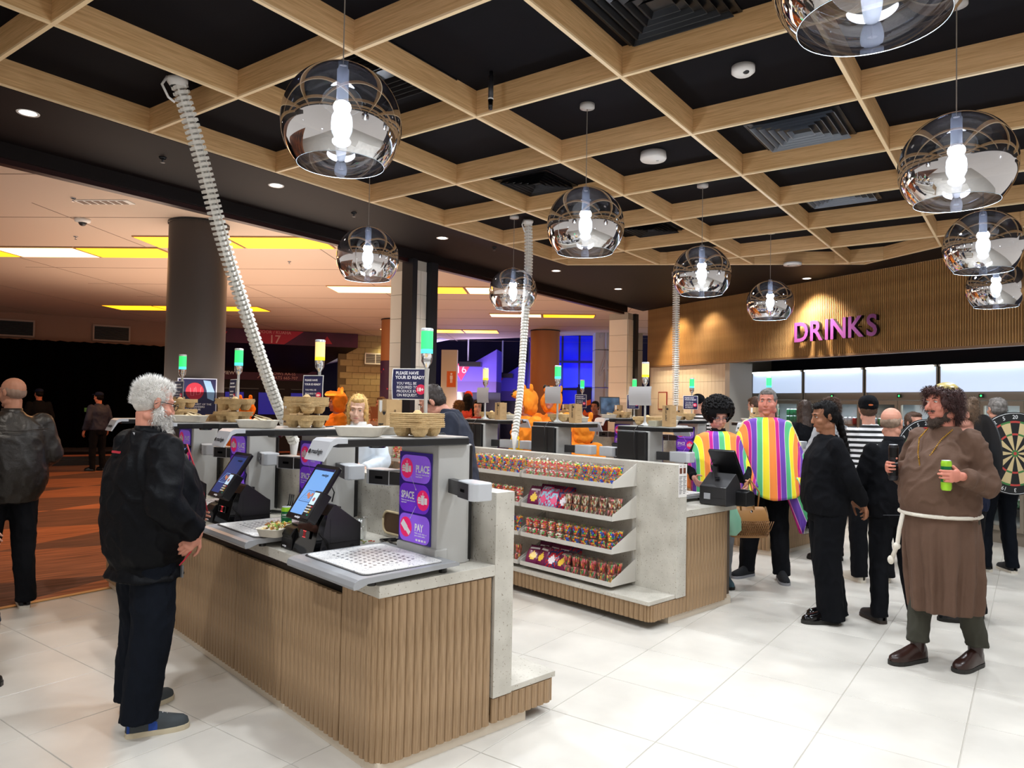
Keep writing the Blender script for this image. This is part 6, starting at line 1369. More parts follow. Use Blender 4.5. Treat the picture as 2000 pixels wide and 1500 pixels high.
def person(loc, head, h, lb, skin='c98f78', top='shirt', topm=None, legm=None, shoem=None, solem=None, hair=None, hairm=None, yaw=0, pitch=0, tilt=0, girth=0.0, belly=0.0, lean=0.0,
           L=None, Rr=None, hl=None, hr=None, sleeve='long', hem=0.90, tw=0.02, legw=0.0, feet=None, vox=0.012, sw=0.185, flare=0.0, face=True, eye='4a3526', brow='3a2c22', lips='b0645a', jaw=1.0, fat=0.0,
           laces=None, legs=True, collar=None, sh_high=0.0, sh_heel=0.0, knees=None, skirt=None, neckcut=0.0, sleevew=0.0, legcut=0.05, foldamp=0.007, headsc=1.0, cat='person', accent=None, hdrop=0.0):
    global PN
    PN += 1; s = h / 1.75
    root = thing('person', (loc[0], loc[1], loc[2] if len(loc) > 2 else 0), R(head - 90), label=lb, cat=cat)
    tl = math.tan(lean); S = lambda x, y, z: Vector((x * s, (y + max(0, z - 0.95) * tl) * s, z * s))
    HC = S(0, 0.022, 1.632) + Vector((0, hdrop * 0.7, -hdrop)); HM = Matrix.Translation(HC) @ Matrix.Rotation(R(yaw), 4, 'Z') @ Matrix.Rotation(R(-pitch), 4, 'X') @ Matrix.Rotation(R(tilt), 4, 'Y') @ Matrix.Scale(headsc * (0.94 + 0.06 * s), 4)
    shl = {-1: S(-sw, -0.005, 1.405), 1: S(sw, -0.005, 1.405)}
    dl = ((-0.255, -0.03, 1.14), (-0.27, 0.06, 0.90)); dr_ = ((0.255, -0.03, 1.14), (0.27, 0.06, 0.90))
    arm = {-1: [S(*p) for p in (L or dl)], 1: [S(*p) for p in (Rr or dr_)]}
    ft = feet or (((-0.10, 0.0), 0.12), ((0.10, 0.02), -0.12))
    kn = knees or ((None), (None))
    g, be = girth, belly
    def rings(m, z0=0.80, top_=1.475):
        base = [(0.80, 0.135, 0.10, 0), (0.88, 0.165 + g * .5, 0.118 + be * .3, be * .1), (0.97, 0.165 + g, 0.118 + be * .7, be * .35), (1.08, 0.152 + g, 0.108 + be, be * .45), (1.20, 0.158 + g * .8, 0.112 + be * .7, be * .35), (1.30, 0.172 + g * .4, 0.118 + be * .3, be * .15), (1.38, 0.172 + g * .2 + (sw - .185), 0.108, 0), (1.43, 0.135 + (sw - .185), 0.085, -0.005), (1.465, 0.085, 0.068, -0.005), (1.49, 0.064, 0.062, 0.0)]
        out = []
        for z, rx, ry, cy in base:
            if z < z0 - 0.001 or z > top_ + 0.02: continue
            p = S(0, cy, z); mm = m * (1.0 if z < 1.33 else 0.55 if z < 1.40 else 0.35); out.append((p.x, p.y, p.z, (rx + mm) * s, (ry + mm) * s))
        return out
    # --- body: one continuous skin surface
    b = MB(); loft(b, rings(0.0))
    hips = {-1: S(-0.09, 0, 0.88), 1: S(0.09, 0, 0.88)}
    ank = {}; knee = {}
    for i, sd in enumerate((-1, 1)):
        (fx, fy), fa = ft[i]; a = Vector((fx * s, (fy - 0.03) * s, 0.09 * s)); ank[sd] = a
        k = Vector(((hips[sd].x + a.x) / 2, (hips[sd].y + a.y) / 2 + 0.03, 0.49 * s)); 
        if knees and knees[i]: k = S(*knees[i])
        knee[sd] = k
        limb(b, hips[sd], k, 0.088 * s, 0.055 * s); limb(b, k, a, 0.055 * s, 0.036 * s); limb(b, a, a + Vector((0, 0.05, -0.05)), 0.034 * s, 0.03 * s)
        e_, w_ = arm[sd]; limb(b, shl[sd], e_, 0.050 * s, 0.040 * s); limb(b, e_, w_, 0.040 * s, 0.027 * s)
    body = remesh(b, 0.018, 2)
    hb = MB(); head_prims(hb, HM, jaw, fat); nb = S(0, 0.0, 1.40)
    hb.cyl(nb, HM @ Vector((0, -0.02, -0.05)), (0.062 + fat) * s, (0.055 + fat) * s, 14); hb.ell(nb, ((0.09 + fat) * s, 0.07 * s, 0.04 * s), 12, 8)
    hd = remesh(hb, 0.0055 if vox < 0.014 else 0.009, 2)
    parts = [(body, 0), (hd, 0)]
    for sd, hs in ((-1, hl), (1, hr)):
        if hs is False: continue
        e_, w_ = arm[sd]; d = (w_ - e_).normalized(); hs = hs or {}
        hnd = MB(); hand(hnd, w_ + d * 0.012, S(*hs['d']) if 'd' in hs else d, hs.get('n', (-sd, 0, 0)), hs.get('side', sd), hs.get('curl', 0.35), s * 0.98, thumb=hs.get('thumb', 0.5)); hnd.cyl(w_ - d * 0.05, w_ + d * 0.02, 0.029 * s, 0.025 * s, 12)
        parts.append((remesh(hnd, 0.0042 if vox < 0.014 else 0.0065, 1), 0))
    SKM = skinmat(skin); bd = link('body', join_meshes('body', parts, [SKM]), root)
    if face: face_parts(root, HM, eye, brow, (0, 0), lips)
    if hair: hairpiece(root, HM, hair, hairm, 0.006 if vox < .014 else .009, PN)
    # --- upper garment
    if topm:
        b = MB(); rg = [r for r in rings(tw) if r[2] >= hem * s - 0.001]
        z = hem * s; p = S(0, 0, hem); r0 = rg[0]; rg = [(r0[0], r0[1], z, r0[3] * (1.0 + flare), r0[4] * (1.0 + flare))] + rg
        loft(b, rg, 24)
        for sd in (-1, 1):
            e_, w_ = arm[sd]; k = sleevew
            if sleeve == 'long':
                limb(b, shl[sd], e_, (0.056 + tw * .4 + k) * s, (0.052 + tw * .45 + k) * s); d = (w_ - e_).normalized(); b.cyl(e_, w_ - d * 0.005, (0.052 + tw * .45 + k) * s, (0.036 + tw * .4 + k) * s, 14)
            else:
                q = shl[sd].lerp(e_, 0.75); b.ell(shl[sd], (0.060 + tw * .6) * s, 10, 7); b.cyl(shl[sd], q, (0.060 + tw * .6) * s, (0.062 + tw * .6) * s, 14)
        me = remesh(b, vox, 3); folds(me, foldamp, (8, 8, 5), PN, foldamp * 0.7)
        me.materials.append(topm); link(top, me, root)
        if collar:
            b = MB(); pc = S(0, -0.002, 1.455); cb = []
            b.lathe([(0.082, 0.0), (0.076, 0.03), (0.070, 0.062), (0.066, 0.06), (0.070, 0.0)], tuple(pc), 20, sy=0.95); b.obj('collar', collar, root, smooth=True)
    if legm and legs:
        b = MB(); rg = [r for r in rings(0.014) if r[2] <= 1.09 * s]; loft(b, rg, 24); lw_ = legw
        for sd in (-1, 1):
            a = ank[sd].copy(); a.z = legcut * s + 0.03; limb(b, hips[sd], knee[sd], (0.103 + lw_ * .5) * s, (0.072 + lw_) * s); b.cyl(knee[sd], a, (0.072 + lw_) * s, (0.060 + lw_ * 1.1) * s, 14)
            b.cyl(a, a + Vector((0, 0.0, -0.03)), (0.060 + lw_ * 1.1) * s, (0.064 + lw_ * 1.15) * s, 14)
        me = remesh(b, vox, 2); folds(me, 0.008, (11, 11, 4.5), PN + 5, 0.004); me.materials.append(legm); link('trousers', me, root)
    if shoem:
        for i, sd in enumerate((-1, 1)):
            (fx, fy), fa = ft[i]; shoe(root, fx * s, (fy - 0.0) * s, fa, shoem, solem or mat('sole_black', '17150f', 0.8), laces=laces, high=sh_high, heel=sh_heel, ln=0.285 * s, accent=accent)
    return root, HM, S, arm, s
def glasses(root, M, m=None):
    m = m or mat('specs_black', '0c0c0e', 0.25); b = MB()
    for s in (-1, 1):
        pts = [(s * 0.034 + 0.025 * math.cos(a) * (1 if abs(math.cos(a)) < .9 else 1), 0.102, 0.006 + 0.019 * math.sin(a)) for a in [k * PI / 8 for k in range(17)]]
        b.tube([M @ Vector(p) for p in pts], 0.002, 6); b.tube([M @ Vector(p) for p in ((s * 0.058, 0.100, 0.012), (s * 0.080, 0.05, 0.012), (s * 0.084, 0.0, 0.008), (s * 0.083, -0.02, -0.01))], 0.0022, 6)
    b.tube([M @ Vector(p) for p in ((-0.010, 0.104, 0.010), (0.010, 0.104, 0.010))], 0.002, 6); b.obj('glasses', m, root, smooth=True)
def ellpart(root, M, name, lst, m, vox=0.006, sm=2, fold=0.0, tuft=None, seed=3):
    b = MB()
    for c, r in lst: b.ell(c, r, 14, 10, 0, M)
    me = remesh(b, vox, sm)
    if fold: folds(me, fold, (30, 30, 14), seed)
    hb = MB(); hb.v = [tuple(v.co) for v in me.vertices]; hb.f = [tuple(p.vertices) for p in me.polygons]; hb.m = [0] * len(hb.f)
    if tuft: tufts(hb, me, M.inverted(), *tuft, seed=seed)
    return hb.obj(name, m, root, smooth=True)
JEAN = mat('cloth_black', '121317', 0.9, bump=0.2, bscale=220, spec=0.12); NAVYT = mat('cloth_navy_trouser', '10141c', 0.9, bump=0.2, bscale=220, spec=0.12); BLKF = mat('cloth_black_top', '0d0e12', 0.85, bump=0.2, bscale=120, spec=0.12)
JACK = mat('jacket_black', '08090d', 0.55, bump=0.2, bscale=60, spec=0.12); LEATH = mat('leather_dark', '221d19', 0.42, var=0.25, vscale=6, bump=0.3, bscale=50); WSOLE = mat('sole_white', 'd5cec0', 0.7); GSOLE = mat('sole_grey', '8f9095', 0.7)
NAVYC = mat('cloth_navy', '151c33', 0.85, spec=0.15); GREYC = mat('cloth_grey', '9a9c9f', 0.9); HBLK = mat('hair_black', '0b090a', 0.6, spec=0.15); HBRN = mat('hair_brown', '4a3222', 0.6, var=0.3, vscale=60); HGRY = mat('hair_grey', '6f6a66', 0.7, var=0.4, vscale=50)
HWHT = mat('hair_white', 'dcd8d2', 0.75, var=0.12, vscale=60); HBLD = mat('hair_blond', 'cfa866', 0.6, var=0.3, vscale=40); ORF = mat('plush_orange', 'f08a18', 0.9, var=0.08, vscale=10); YEF = mat('plush_yellow', 'f2c81e', 0.9)
STRP = stripes('stripe_bw', ['0f1013', 'e4e4e6'], 0.052, 2)
# 1. white-bearded man in a black jacket at the left island
r, HM, S, arm, s = person((-0.60, 1.29), 8, 1.77, 'bearded white-haired man in a black jacket at the left checkouts, hand on hip', skin='c98a74', top='jacket', topm=JACK, legm=NAVYT,
    shoem=mat('shoe_slate', '3e4448', 0.8), solem=mat('sole_cream', 'cfc3a8', 0.7), accent=mat('suede_blue', '21479a', 0.8), laces=WTXT, hair='fluffy', hairm=HWHT, yaw=-8, pitch=16, girth=0.05, belly=0.085, hem=0.75, tw=0.045, legw=0.026, vox=0.011, sw=0.195, flare=0.20, legcut=0.075,
    L=((-0.27, 0.02, 1.14), (-0.20, 0.26, 1.04)), Rr=((0.285, -0.06, 1.16), (0.27, 0.13, 0.985)), hr=dict(d=(-0.10, -0.55, -0.55), n=(-1, 0.1, -0.2), curl=0.75), feet=(((-0.16, 0.06), 0.15), ((0.14, -0.04), -0.40)), collar=JACK, brow='cfcac4', sleevew=0.012, foldamp=0.010)
glasses(r, HM)
ellpart(r, HM, 'beard', [((0, 0.055, -0.095), (0.060, 0.050, 0.05)), ((0, 0.080, -0.15), (0.050, 0.045, 0.07)), ((0, 0.090, -0.22), (0.036, 0.035, 0.06)), ((0.055, 0.02, -0.06), (0.018, 0.03, 0.055)), ((-0.055, 0.02, -0.06), (0.018, 0.03, 0.055)), ((0, 0.090, -0.048), (0.034, 0.014, 0.010))], HWHT, fold=0.006, tuft=(2200, 0.026, 0.0016, lambda c: c.y > -0.01, 0.7))
RDP = mat('piping_red', 'b01c30', 0.5)
MB().tube([S(0.10, 0.150, 1.42), S(0.11, 0.19, 1.30), S(0.12, 0.235, 1.17), S(0.125, 0.26, 1.06)], 0.004, 6).obj('red_zip_piping', RDP, r, smooth=True)
MB().tube([S(0.262, 0.13, 0.96), S(0.266, 0.11, 0.90), S(0.262, 0.07, 0.85), S(0.26, 0.05, 0.83)], 0.004, 6).obj('pocket_piping', RDP, r, smooth=True)
MB().box(-0.008, -0.004, -0.06, 0.008, 0.004, 0).obj('zip_pull', mat('zip_grey', '85888c', 0.3, 0.7), r, loc=S(0.268, 0.06, 0.83))
text('lettering', 'ITECH', 0.018, WTXT, r, Mx((1, 0, 0), Z1, YN, S(-0.02, -0.085, 1.47)), bold=0.01)
MB().prism(rrect(-0.05, -0.006, 0.05, 0.006, 0.004), 0, 0.002, 0, Mx((1, 0, 0), (0, 0.3, 0.95), (0, -0.95, 0.3), S(0.0, -0.158, 1.385))).obj('red_emblem', RDP, r)
# 2. bald man in leather jacket, left edge
r, HM, S, arm, s = person((-0.78, 4.12), 92, 1.82, 'bald man in a dark leather jacket seen from behind at the left edge', skin='b9836a', top='leather_jacket', topm=LEATH, legm=JEAN, shoem=mat('shoe_black_mesh', '1c1d20', 0.8), solem=WSOLE,
    hair='ring', hairm=mat('hair_cropped', '937868', 0.8), yaw=35, girth=0.06, belly=0.08, hem=0.80, tw=0.035, sw=0.20, L=((-0.27, 0.03, 1.18), (-0.17, 0.26, 1.10)), Rr=((0.28, 0.0, 1.16), (0.22, 0.24, 1.06)), collar=LEATH, feet=(((-0.12, 0.12), 0.1), ((0.12, -0.02), -0.15)), sleevew=0.01, legw=0.008)
MB().tube([S(-0.21, -0.14, 1.36), S(0, -0.17, 1.345), S(0.21, -0.14, 1.36)], 0.003, 5).obj('yoke_seam', LEATH, r, smooth=True)
# 3. walker cut off at the left edge (hand, shoe)
person((-1.17, 3.75), 160, 1.74, 'walker in dark jeans mostly cut off by the left edge, pale fist and trainer visible', skin='d6a08a', topm=GREYC, legm=mat('cloth_jean', '2c3a48', 0.9), shoem=mat('shoe_pale', 'c3a68e', 0.7), solem=WSOLE, hair='short', hairm=HBRN,
    L=((-0.30, -0.12, 1.10), (-0.42, -0.30, 0.82)), hr=dict(curl=0.9), feet=(((-0.10, -0.25), 0.1), ((0.10, 0.10), -0.1)))
person((-1.42, 2.32), 20, 1.72, 'person in black cut off by the left edge, only the black shoe tip showing', skin='c98f78', topm=BLKF, legm=JEAN, shoem=BLACK, solem=BLACK, hair='short', hairm=HBRN, feet=(((-0.10, 0.05), 0.1), ((0.09, 0.17), -0.1)), vox=0.016)
# 4. blonde woman and navy T-shirt man in the aisle
r, HM, S, arm, s = person((1.62, 2.88), 225, 1.73, 'blonde woman in a white hooded top looking down, in the aisle behind the scanners', skin='e6bba4', topm=mat('cloth_pale_blue', 'cdd6df', 0.9), legm=NAVYC, shoem=BLACK, hair='long', hairm=HBLD, pitch=16, yaw=6, tilt=-4, lean=0.10,
    L=((-0.24, 0.06, 1.16), (-0.12, 0.30, 1.12)), Rr=((0.24, 0.06, 1.16), (0.12, 0.30, 1.12)), tw=0.03, sw=0.165, collar=WHITE, eye='4a5a60', brow='8a6a48', lips='c4706c', jaw=0.93)
ellpart(r, Matrix.Translation(S(0, -0.03, 1.46)), 'hood', [((0, -0.06, 0.0), (0.12, 0.06, 0.04)), ((0.09, 0.0, 0.0), (0.04, 0.07, 0.035)), ((-0.09, 0.0, 0.0), (0.04, 0.07, 0.035))], mat('cloth_white', 'e6e3dc', 0.9), 0.009, fold=0.006)
r, HM, S, arm, s = person((1.62, 1.45), 138, 1.92, 'man in a navy T-shirt bending his head, face hidden behind the nearest ID notice', skin='c48a74', topm=mat('tshirt_navy', '141a2c', 0.85), legm=JEAN, shoem=BLACK, hair='short', hairm=mat('hair_dark_brown', '2b201b', 0.6), pitch=32, lean=0.16, hdrop=0.11, sleeve='short', hem=0.88, tw=0.022,
    L=((-0.25, 0.08, 1.16), (-0.13, 0.30, 1.08)), Rr=((0.26, 0.02, 1.15), (0.18, 0.24, 1.05)), girth=0.03, belly=0.02)
MB().lathe([(0.014, 0), (0.017, 0.001), (0.020, 0)], n=16).obj('sleeve_logo', WTXT, r, loc=S(0.315, 0.04, 1.22), rot=(0, PI / 2, 0))
# 5. poncho couple
PONC = ['f4e02c', 'c9f0c0', '57b87a', 'd8b8e0', '6b41a8', 'e9a0d0', 'c21884', 'ffc0a0', 'f58a3c', 'f0d8a0']
PW_ = [1.0, 0.10, 0.95, 0.10, 1.0, 0.08, 0.62, 0.08, 1.15, 0.08]
PMAT = stripes('poncho_stripes', PONC, 0.32, attr='stripe', widths=PW_)
def poncho(root, S, s, rx=0.40, ry=0.27, hemz=0.92, dipR=0.0, dipF=0.12, seed=2, neck=0.085, sh=0.20, skew=0.0, off=0.0, belly=0.05):
    n, m = 84, 34; b = MB(); st = []
    def prof(t, a):
        sx, fy = abs(math.sin(a)), math.cos(a)
        hz = hemz + 0.10 * sx ** 2 + skew * math.sin(a) - dipF * max(0, fy) ** 3 - dipR * max(0, math.sin(a - 0.55)) ** 6 * 1.0
        zs = 1.49
        if t < 0.22:
            k = t / 0.22; z = zs - (0.035 + 0.012 * sx) * k ** 1.3; r_x = neck + (sh - neck) * k; r_y = 0.075 + 0.055 * k
        else:
            k = (t - 0.22) / 0.78; z0 = zs - 0.035 - 0.012 * sx; z = z0 + (hz - z0) * k; kk = k ** 1.05; r_x = sh + (rx - sh) * kk; r_y = 0.130 + (ry - 0.130) * kk + (belly * math.sin(min(1, k * 1.3) * PI / 2) if fy > 0 else 0)
        f = 0.013 * math.sin(a * 13 + seed) * max(0, t - 0.3) * 1.6 + 0.008 * math.sin(a * 29 + seed * 2) * max(0, t - 0.4)
        return S(math.sin(a) * (r_x + f), math.cos(a) * (r_y + f), z)
    L_ = {}
    for j in range(m):
        for i in range(n):
            a = 2 * PI * i / n; t = j / (m - 1); p = prof(t, a); b.v.append(tuple(p))
            # distance from the neck along the cloth
            d = L_.get(i, neck * 0.9)
            if j: d += (Vector(b.v[-1]) - Vector(b.v[-1 - n])).length
            L_[i] = d; sa = math.sin(a); kx = abs(sa) ** 1.0
            st.append((math.copysign(1, sa) * (neck * abs(sa) + (d - neck * .9) * (abs(sa) ** 3.2) * 0.95 + (p.x if 0 else 0) + abs(p.x) * 0.85 * (1 - abs(sa) ** 3.2)) + off))
    for j in range(m - 1):
        for i in range(n): b.f.append((j * n + i, j * n + (i + 1) % n, (j + 1) * n + (i + 1) % n, (j + 1) * n + i)); b.m.append(0)
    me = b.mesh('poncho', PMAT, smooth=True); at = me.attributes.new('stripe', 'FLOAT', 'POINT'); at.data.foreach_set('value', st)
    o = bpy.data.objects.new('x', me); q = o.modifiers.new('s', 'SOLIDIFY'); q.thickness = 0.004; me2 = bake(o); me2.polygons.foreach_set('use_smooth', [True] * len(me2.polygons))
    return link('poncho', me2, root)
SHB = mat('shoe_black_knit', '14161b', 0.85)
r, HM, S, arm, s = person((5.03, 0.80), 212, 1.87, 'big man in a rainbow striped poncho, head turned to the left', skin='c77f6c', topm=mat('shirt_pale', 'd8cf9a', 0.85), legm=JEAN, shoem=SHB, solem=GSOLE, hair='short', hairm=HGRY, yaw=-14, pitch=2, girth=0.10, belly=0.10, hem=0.82, tw=0.006,
    L=((-0.27, 0.0, 1.14), (-0.36, 0.05, 0.92)), Rr=((0.27, 0.0, 1.14), (0.30, 0.08, 0.95)), sleeve='short', feet=(((-0.13, 0.10), 0.10), ((0.17, 0.02), -0.75)), legw=0.014, jaw=1.12, fat=0.010, brow='4c423c', lips='b4685e', eye='50606a', sw=0.17, headsc=1.06, hl=dict(curl=0.55))
poncho(r, S, s, rx=0.43, ry=0.26, hemz=0.86, dipF=0.10, dipR=0.0, seed=2, sh=0.215, belly=0.10, skew=0.07)
# long front corner of the poncho
b = MB(); st = []
for j in range(12):
    for i in range(9):
        t = j / 11; u = i / 8; w_ = 0.15 * (1 - t) + 0.012; x = -0.25 - 0.03 * t + (u - .5) * 2 * w_; z = 0.96 - t * 0.50; p = S(x, 0.27 + 0.02 * math.sin(u * 9 + t * 3) - 0.03 * t, z); b.v.append(tuple(p)); st.append(x * 0.9 - z * 0.35 + 0.30)
for j in range(11):
    for i in range(8): b.f.append((j * 9 + i, j * 9 + i + 1, (j + 1) * 9 + i + 1, (j + 1) * 9 + i)); b.m.append(0)
me = b.mesh('pc', PMAT, smooth=True); at = me.attributes.new('stripe', 'FLOAT', 'POINT'); at.data.foreach_set('value', st); o = bpy.data.objects.new('x', me); q = o.modifiers.new('s', 'SOLIDIFY'); q.thickness = 0.004; me2 = bake(o)
link('poncho_corner', me2, r)
ellpart(r, Matrix.Translation(S(-0.40, 0.10, 0.70)), 'black_wig_in_hand', [((0, 0, 0.04), (0.10, 0.09, 0.14)), ((0.02, 0, -0.10), (0.09, 0.08, 0.12))], HBLK, 0.012, fold=0.01, tuft=(1200, 0.05, 0.003, lambda c: True, 0.8))
r, HM, S, arm, s = person((4.38, 0.96), 222, 1.71, 'woman in a black curly wig, glasses and rainbow poncho, paying at the candy island', skin='cf9482', topm=BLKF, legm=mat('cloth_grey_trouser', '6c7075', 0.9), shoem=mat('shoe_teal', '2c4a55', 0.7), laces=WTXT, hair=None, pitch=18, yaw=4, girth=0.03, belly=0.02, hem=0.85, tw=0.006, sw=0.155, collar=BLKF,
    L=((-0.26, 0.04, 1.14), (-0.22, 0.26, 1.02)), Rr=((0.28, 0.02, 1.14), (0.26, 0.24, 1.05)), eye='50606a', brow='6a5648', lips='b86a66', hr=dict(curl=0.5), feet=(((-0.08, 0.02), 0.1), ((0.10, 0.0), -0.2)))
poncho(r, S, s, rx=0.38, ry=0.25, hemz=0.88, dipF=0.02, seed=5, sh=0.21, off=0.11, belly=0.05)
glasses(r, HM, mat('specs_grey', '4a4c58', 0.3))
rnd = random.Random(4); hb = MB(); hb.ell((0, -0.045, 0.06), (0.145, 0.14, 0.135), 20, 14, 0, HM)
for _ in range(950):
    v = Vector((rnd.gauss(0, 1), rnd.gauss(0, 1), rnd.gauss(0, 1))).normalized()
    if v.y > 0.55 and v.z < 0.35: continue
    c = Vector((v.x * 0.145, v.y * 0.14 - 0.045, v.z * 0.135 + 0.06)); rr = rnd.uniform(0.009, 0.017)
    if c.y > 0.05 and c.z < 0.035: continue
    hb.ell(c, rr, 6, 5, 0, HM)
hb.f2 = None
keep = [(f, m_) for f, m_ in zip(hb.f, hb.m) if not ((HM.inverted() @ Vector(hb.v[f[0]])).y > 0.045 and (HM.inverted() @ Vector(hb.v[f[0]])).z < 0.04 and abs((HM.inverted() @ Vector(hb.v[f[0]])).x) < 0.075)]
hb.f = [k[0] for k in keep]; hb.m = [k[1] for k in keep]; hb.obj('curly_wig', HBLK, r, smooth=True)
MB().tube([HM @ Vector(p) for p in ((0.082, -0.01, 0.0), (0.085, 0.0, -0.06), (0.07, 0.04, -0.12), (0.02, 0.06, -0.15))], 0.0025, 6).obj('chin_cord', mat('cord_pale', 'c9c2b2', 0.7), r, smooth=True)
# woven handbag and green bag carried by the wig woman
t = thing('woven_handbag', (4.26, 0.56, 0.52), R(-38), label='tan leather handbag with woven front, hanging from the wig wearer\'s arm', cat='handbag')
TAN = mat('leather_tan', '9a6c38', 0.5); WVN = mat('woven_brown', '7a5430', 0.8)
b = MB(); loft(b, [(0, 0, 0.0, 0.17, 0.06), (0, 0, 0.03, 0.185, 0.075), (0, 0, 0.16, 0.18, 0.07), (0, 0, 0.24, 0.15, 0.04), (0, 0, 0.27, 0.13, 0.025)], 24); b.obj('bag_body', TAN, t, smooth=True)
b = MB()
for k in range(16):
    x = -0.15 + k * 0.019
    for sg in (-1, 1): b.tube([(x, -0.072, 0.02), (x + sg * 0.03, -0.080, 0.08), (x + sg * 0.06, -0.075, 0.15)], 0.0035, 5)
for k in range(6): b.tube([(-0.16, -0.06, 0.03 + k * 0.024), (0, -0.080, 0.03 + k * 0.024), (0.16, -0.06, 0.03 + k * 0.024)], 0.0035, 5)
b.obj('woven_panel', WVN, t, smooth=True)
for x in (-0.06, 0.06): MB().tube([(x - 0.03, -0.03, 0.24), (x - .04, -0.02, 0.40), (0, -0.0, 0.52), (x + .04 * (1 if x > 0 else 1), 0.02, 0.40), (x + 0.03, 0.03, 0.24)], 0.008, 6).obj('strap', TAN, t, smooth=True)
MB().ell((0.0, -0.05, 0.235), (0.012, 0.006, 0.012), 10, 6).obj('button', CHROME, t)
t = thing('carrier_bag', (4.05, 0.60, 0.55), R(-43), label='small pale green plastic bag beside the woven handbag', cat='bag')
b = MB(); loft(b, [(0, 0, 0.0, 0.03, 0.02), (0, 0, 0.05, 0.075, 0.045), (0, 0, 0.15, 0.07, 0.04), (0, 0, 0.24, 0.03, 0.02), (0, 0, 0.34, 0.012, 0.01)], 16); me = b.mesh('sack', mat('plastic_green', '8cc4a8', 0.3), smooth=True); link('sack', me, t)
# 6. woman in black seen from the side, hands clasped behind
r, HM, S, arm, s = person((4.02, -0.24), 134, 1.74, 'dark-haired woman in loose black clothes, hands clasped behind her back', skin='9c6a4e', topm=BLKF, legm=mat('cloth_black_wide', '0e0f13', 0.9, spec=0.12), shoem=GLOSSB, solem=mat('sole_dark', '1a1815', 0.6), hair='pony', hairm=HBLK, yaw=6, pitch=10, sw=0.165, hem=0.86, tw=0.035, legw=0.035,
    L=((-0.23, -0.10, 1.14), (-0.11, -0.24, 0.96)), Rr=((0.23, -0.10, 1.14), (0.11, -0.24, 0.96)), hl=dict(d=(0.10, -0.10, -0.14), n=(0, 1, 0), curl=0.45), hr=dict(d=(-0.10, -0.12, -0.10), n=(0, 1, 0), curl=0.4), feet=(((-0.08, 0.02), 0.05), ((0.09, -0.08), 0.0)), jaw=0.95, eye='20150f', brow='15100e', lips='8a4a40', girth=0.02, belly=0.03, vox=0.011, legcut=0.03)
ellpart(r, HM, 'braid', [((0.01, -0.10 - 0.006 * k, -0.04 - 0.038 * k), (0.024, 0.020, 0.024)) for k in range(8)], HBLK, 0.006, fold=0.004)
MB().tube([Vector((0, 0, 0)) + arm[1][1] + Vector((0.028 * math.cos(a), 0, 0.028 * math.sin(a))) for a in [k * PI / 6 for k in range(13)]], 0.003, 5).obj('bracelet', mat('bead_dark', '3a2a22', 0.4), r, smooth=True)
for c in list(r.children):
    if c.name.startswith('shoe'):
        k = 0
# 7. bald man in black shirt from behind
r, HM, S, arm, s = person((4.42, -0.60), 50, 1.70, 'balding man in a black shirt and jeans seen from behind, head turned right', skin='c58c76', topm=BLKF, legm=JEAN, shoem=mat('boot_black', '18171a', 0.5), solem=mat('sole_brown', '2b211a', 0.7), hair='ring', hairm=mat('hair_stubble', '8d7766', 0.85, var=0.2, vscale=40), yaw=-52, pitch=4, girth=0.05, belly=0.03, hem=0.86, tw=0.02,
    L=((-0.26, 0.05, 1.14), (-0.14, 0.28, 1.06)), Rr=((0.26, 0.05, 1.14), (0.12, 0.27, 1.04)), collar=BLKF, feet=(((-0.13, 0.0), 0.1), ((0.12, -0.12), -0.7)), sh_high=0.13, vox=0.011, legw=0.004)
b = MB()
for sx in (-1, 1):
    b.box(sx * 0.10 - 0.07, -0.155, 0.865, sx * 0.10 + 0.07, -0.150, 0.868)
b.obj('pocket_stitch', mat('stitch_grey', '5a5c62', 0.8), r)
# 8. monk: brown robe, tonsure wig, two cans
MONK = mat('robe_brown', '5c4334', 0.85, bump=0.15, bscale=80)
r, HM, S, arm, s = person((3.64, -1.19), 160, 1.86, 'man in a brown monk costume and tonsure wig holding two drink cans', skin='c8806c', top='robe_top', topm=MONK, legm=mat('cloth_olive', '35342a', 0.9), shoem=mat('boot_oxblood', '2c1712', 0.3), solem=mat('sole_dark'), hair=None, yaw=-8, pitch=0, girth=0.03, belly=0.09, hem=0.93, tw=0.028,
    L=((-0.245, -0.06, 1.14), (-0.25, 0.18, 1.20)), Rr=((0.31, -0.02, 1.14), (0.19, 0.20, 1.22)), sh_high=0.27, sh_heel=0.012, hl=dict(d=(0.02, 0.16, 0.0), n=(1, 0, 0), curl=0.95, thumb=1.0, side=-1), hr=dict(d=(-0.02, 0.16, 0.0), n=(-1, 0, 0), curl=0.95, thumb=1.0, side=1),
    feet=(((-0.10, -0.13), 0.15), ((0.10, 0.13), -0.05)), vox=0.011, fat=0.004, brow='3a241c', lips='a8594e', jaw=1.05, sw=0.176, legcut=0.13, legw=0.004, foldamp=0.012, sleevew=0.004, headsc=1.05)
b = MB(); loft(b, [(0, 0.0, 0.34 * s, 0.19, 0.20), (0, 0.01, 0.60 * s, 0.212, 0.21), (0, 0.03, 0.80 * s, 0.22, 0.212), (0, 0.04, 0.95 * s, 0.215, 0.205), (0, 0.04, 1.0 * s, 0.21, 0.20)], 30)
me = remesh(b, 0.012, 2); 
for v in me.vertices:
    a = math.atan2(v.co.y, v.co.x); k = max(0, 1.0 * s - v.co.z); f = 0.020 * math.sin(a * 11) + 0.010 * math.sin(a * 23 + 1); v.co += Vector((math.cos(a), math.sin(a), 0)) * f * min(1, k * 2.0)
folds(me, 0.010, (6, 6, 3), 3, 0.003); me.materials.append(MONK); link('robe_skirt', me, r)
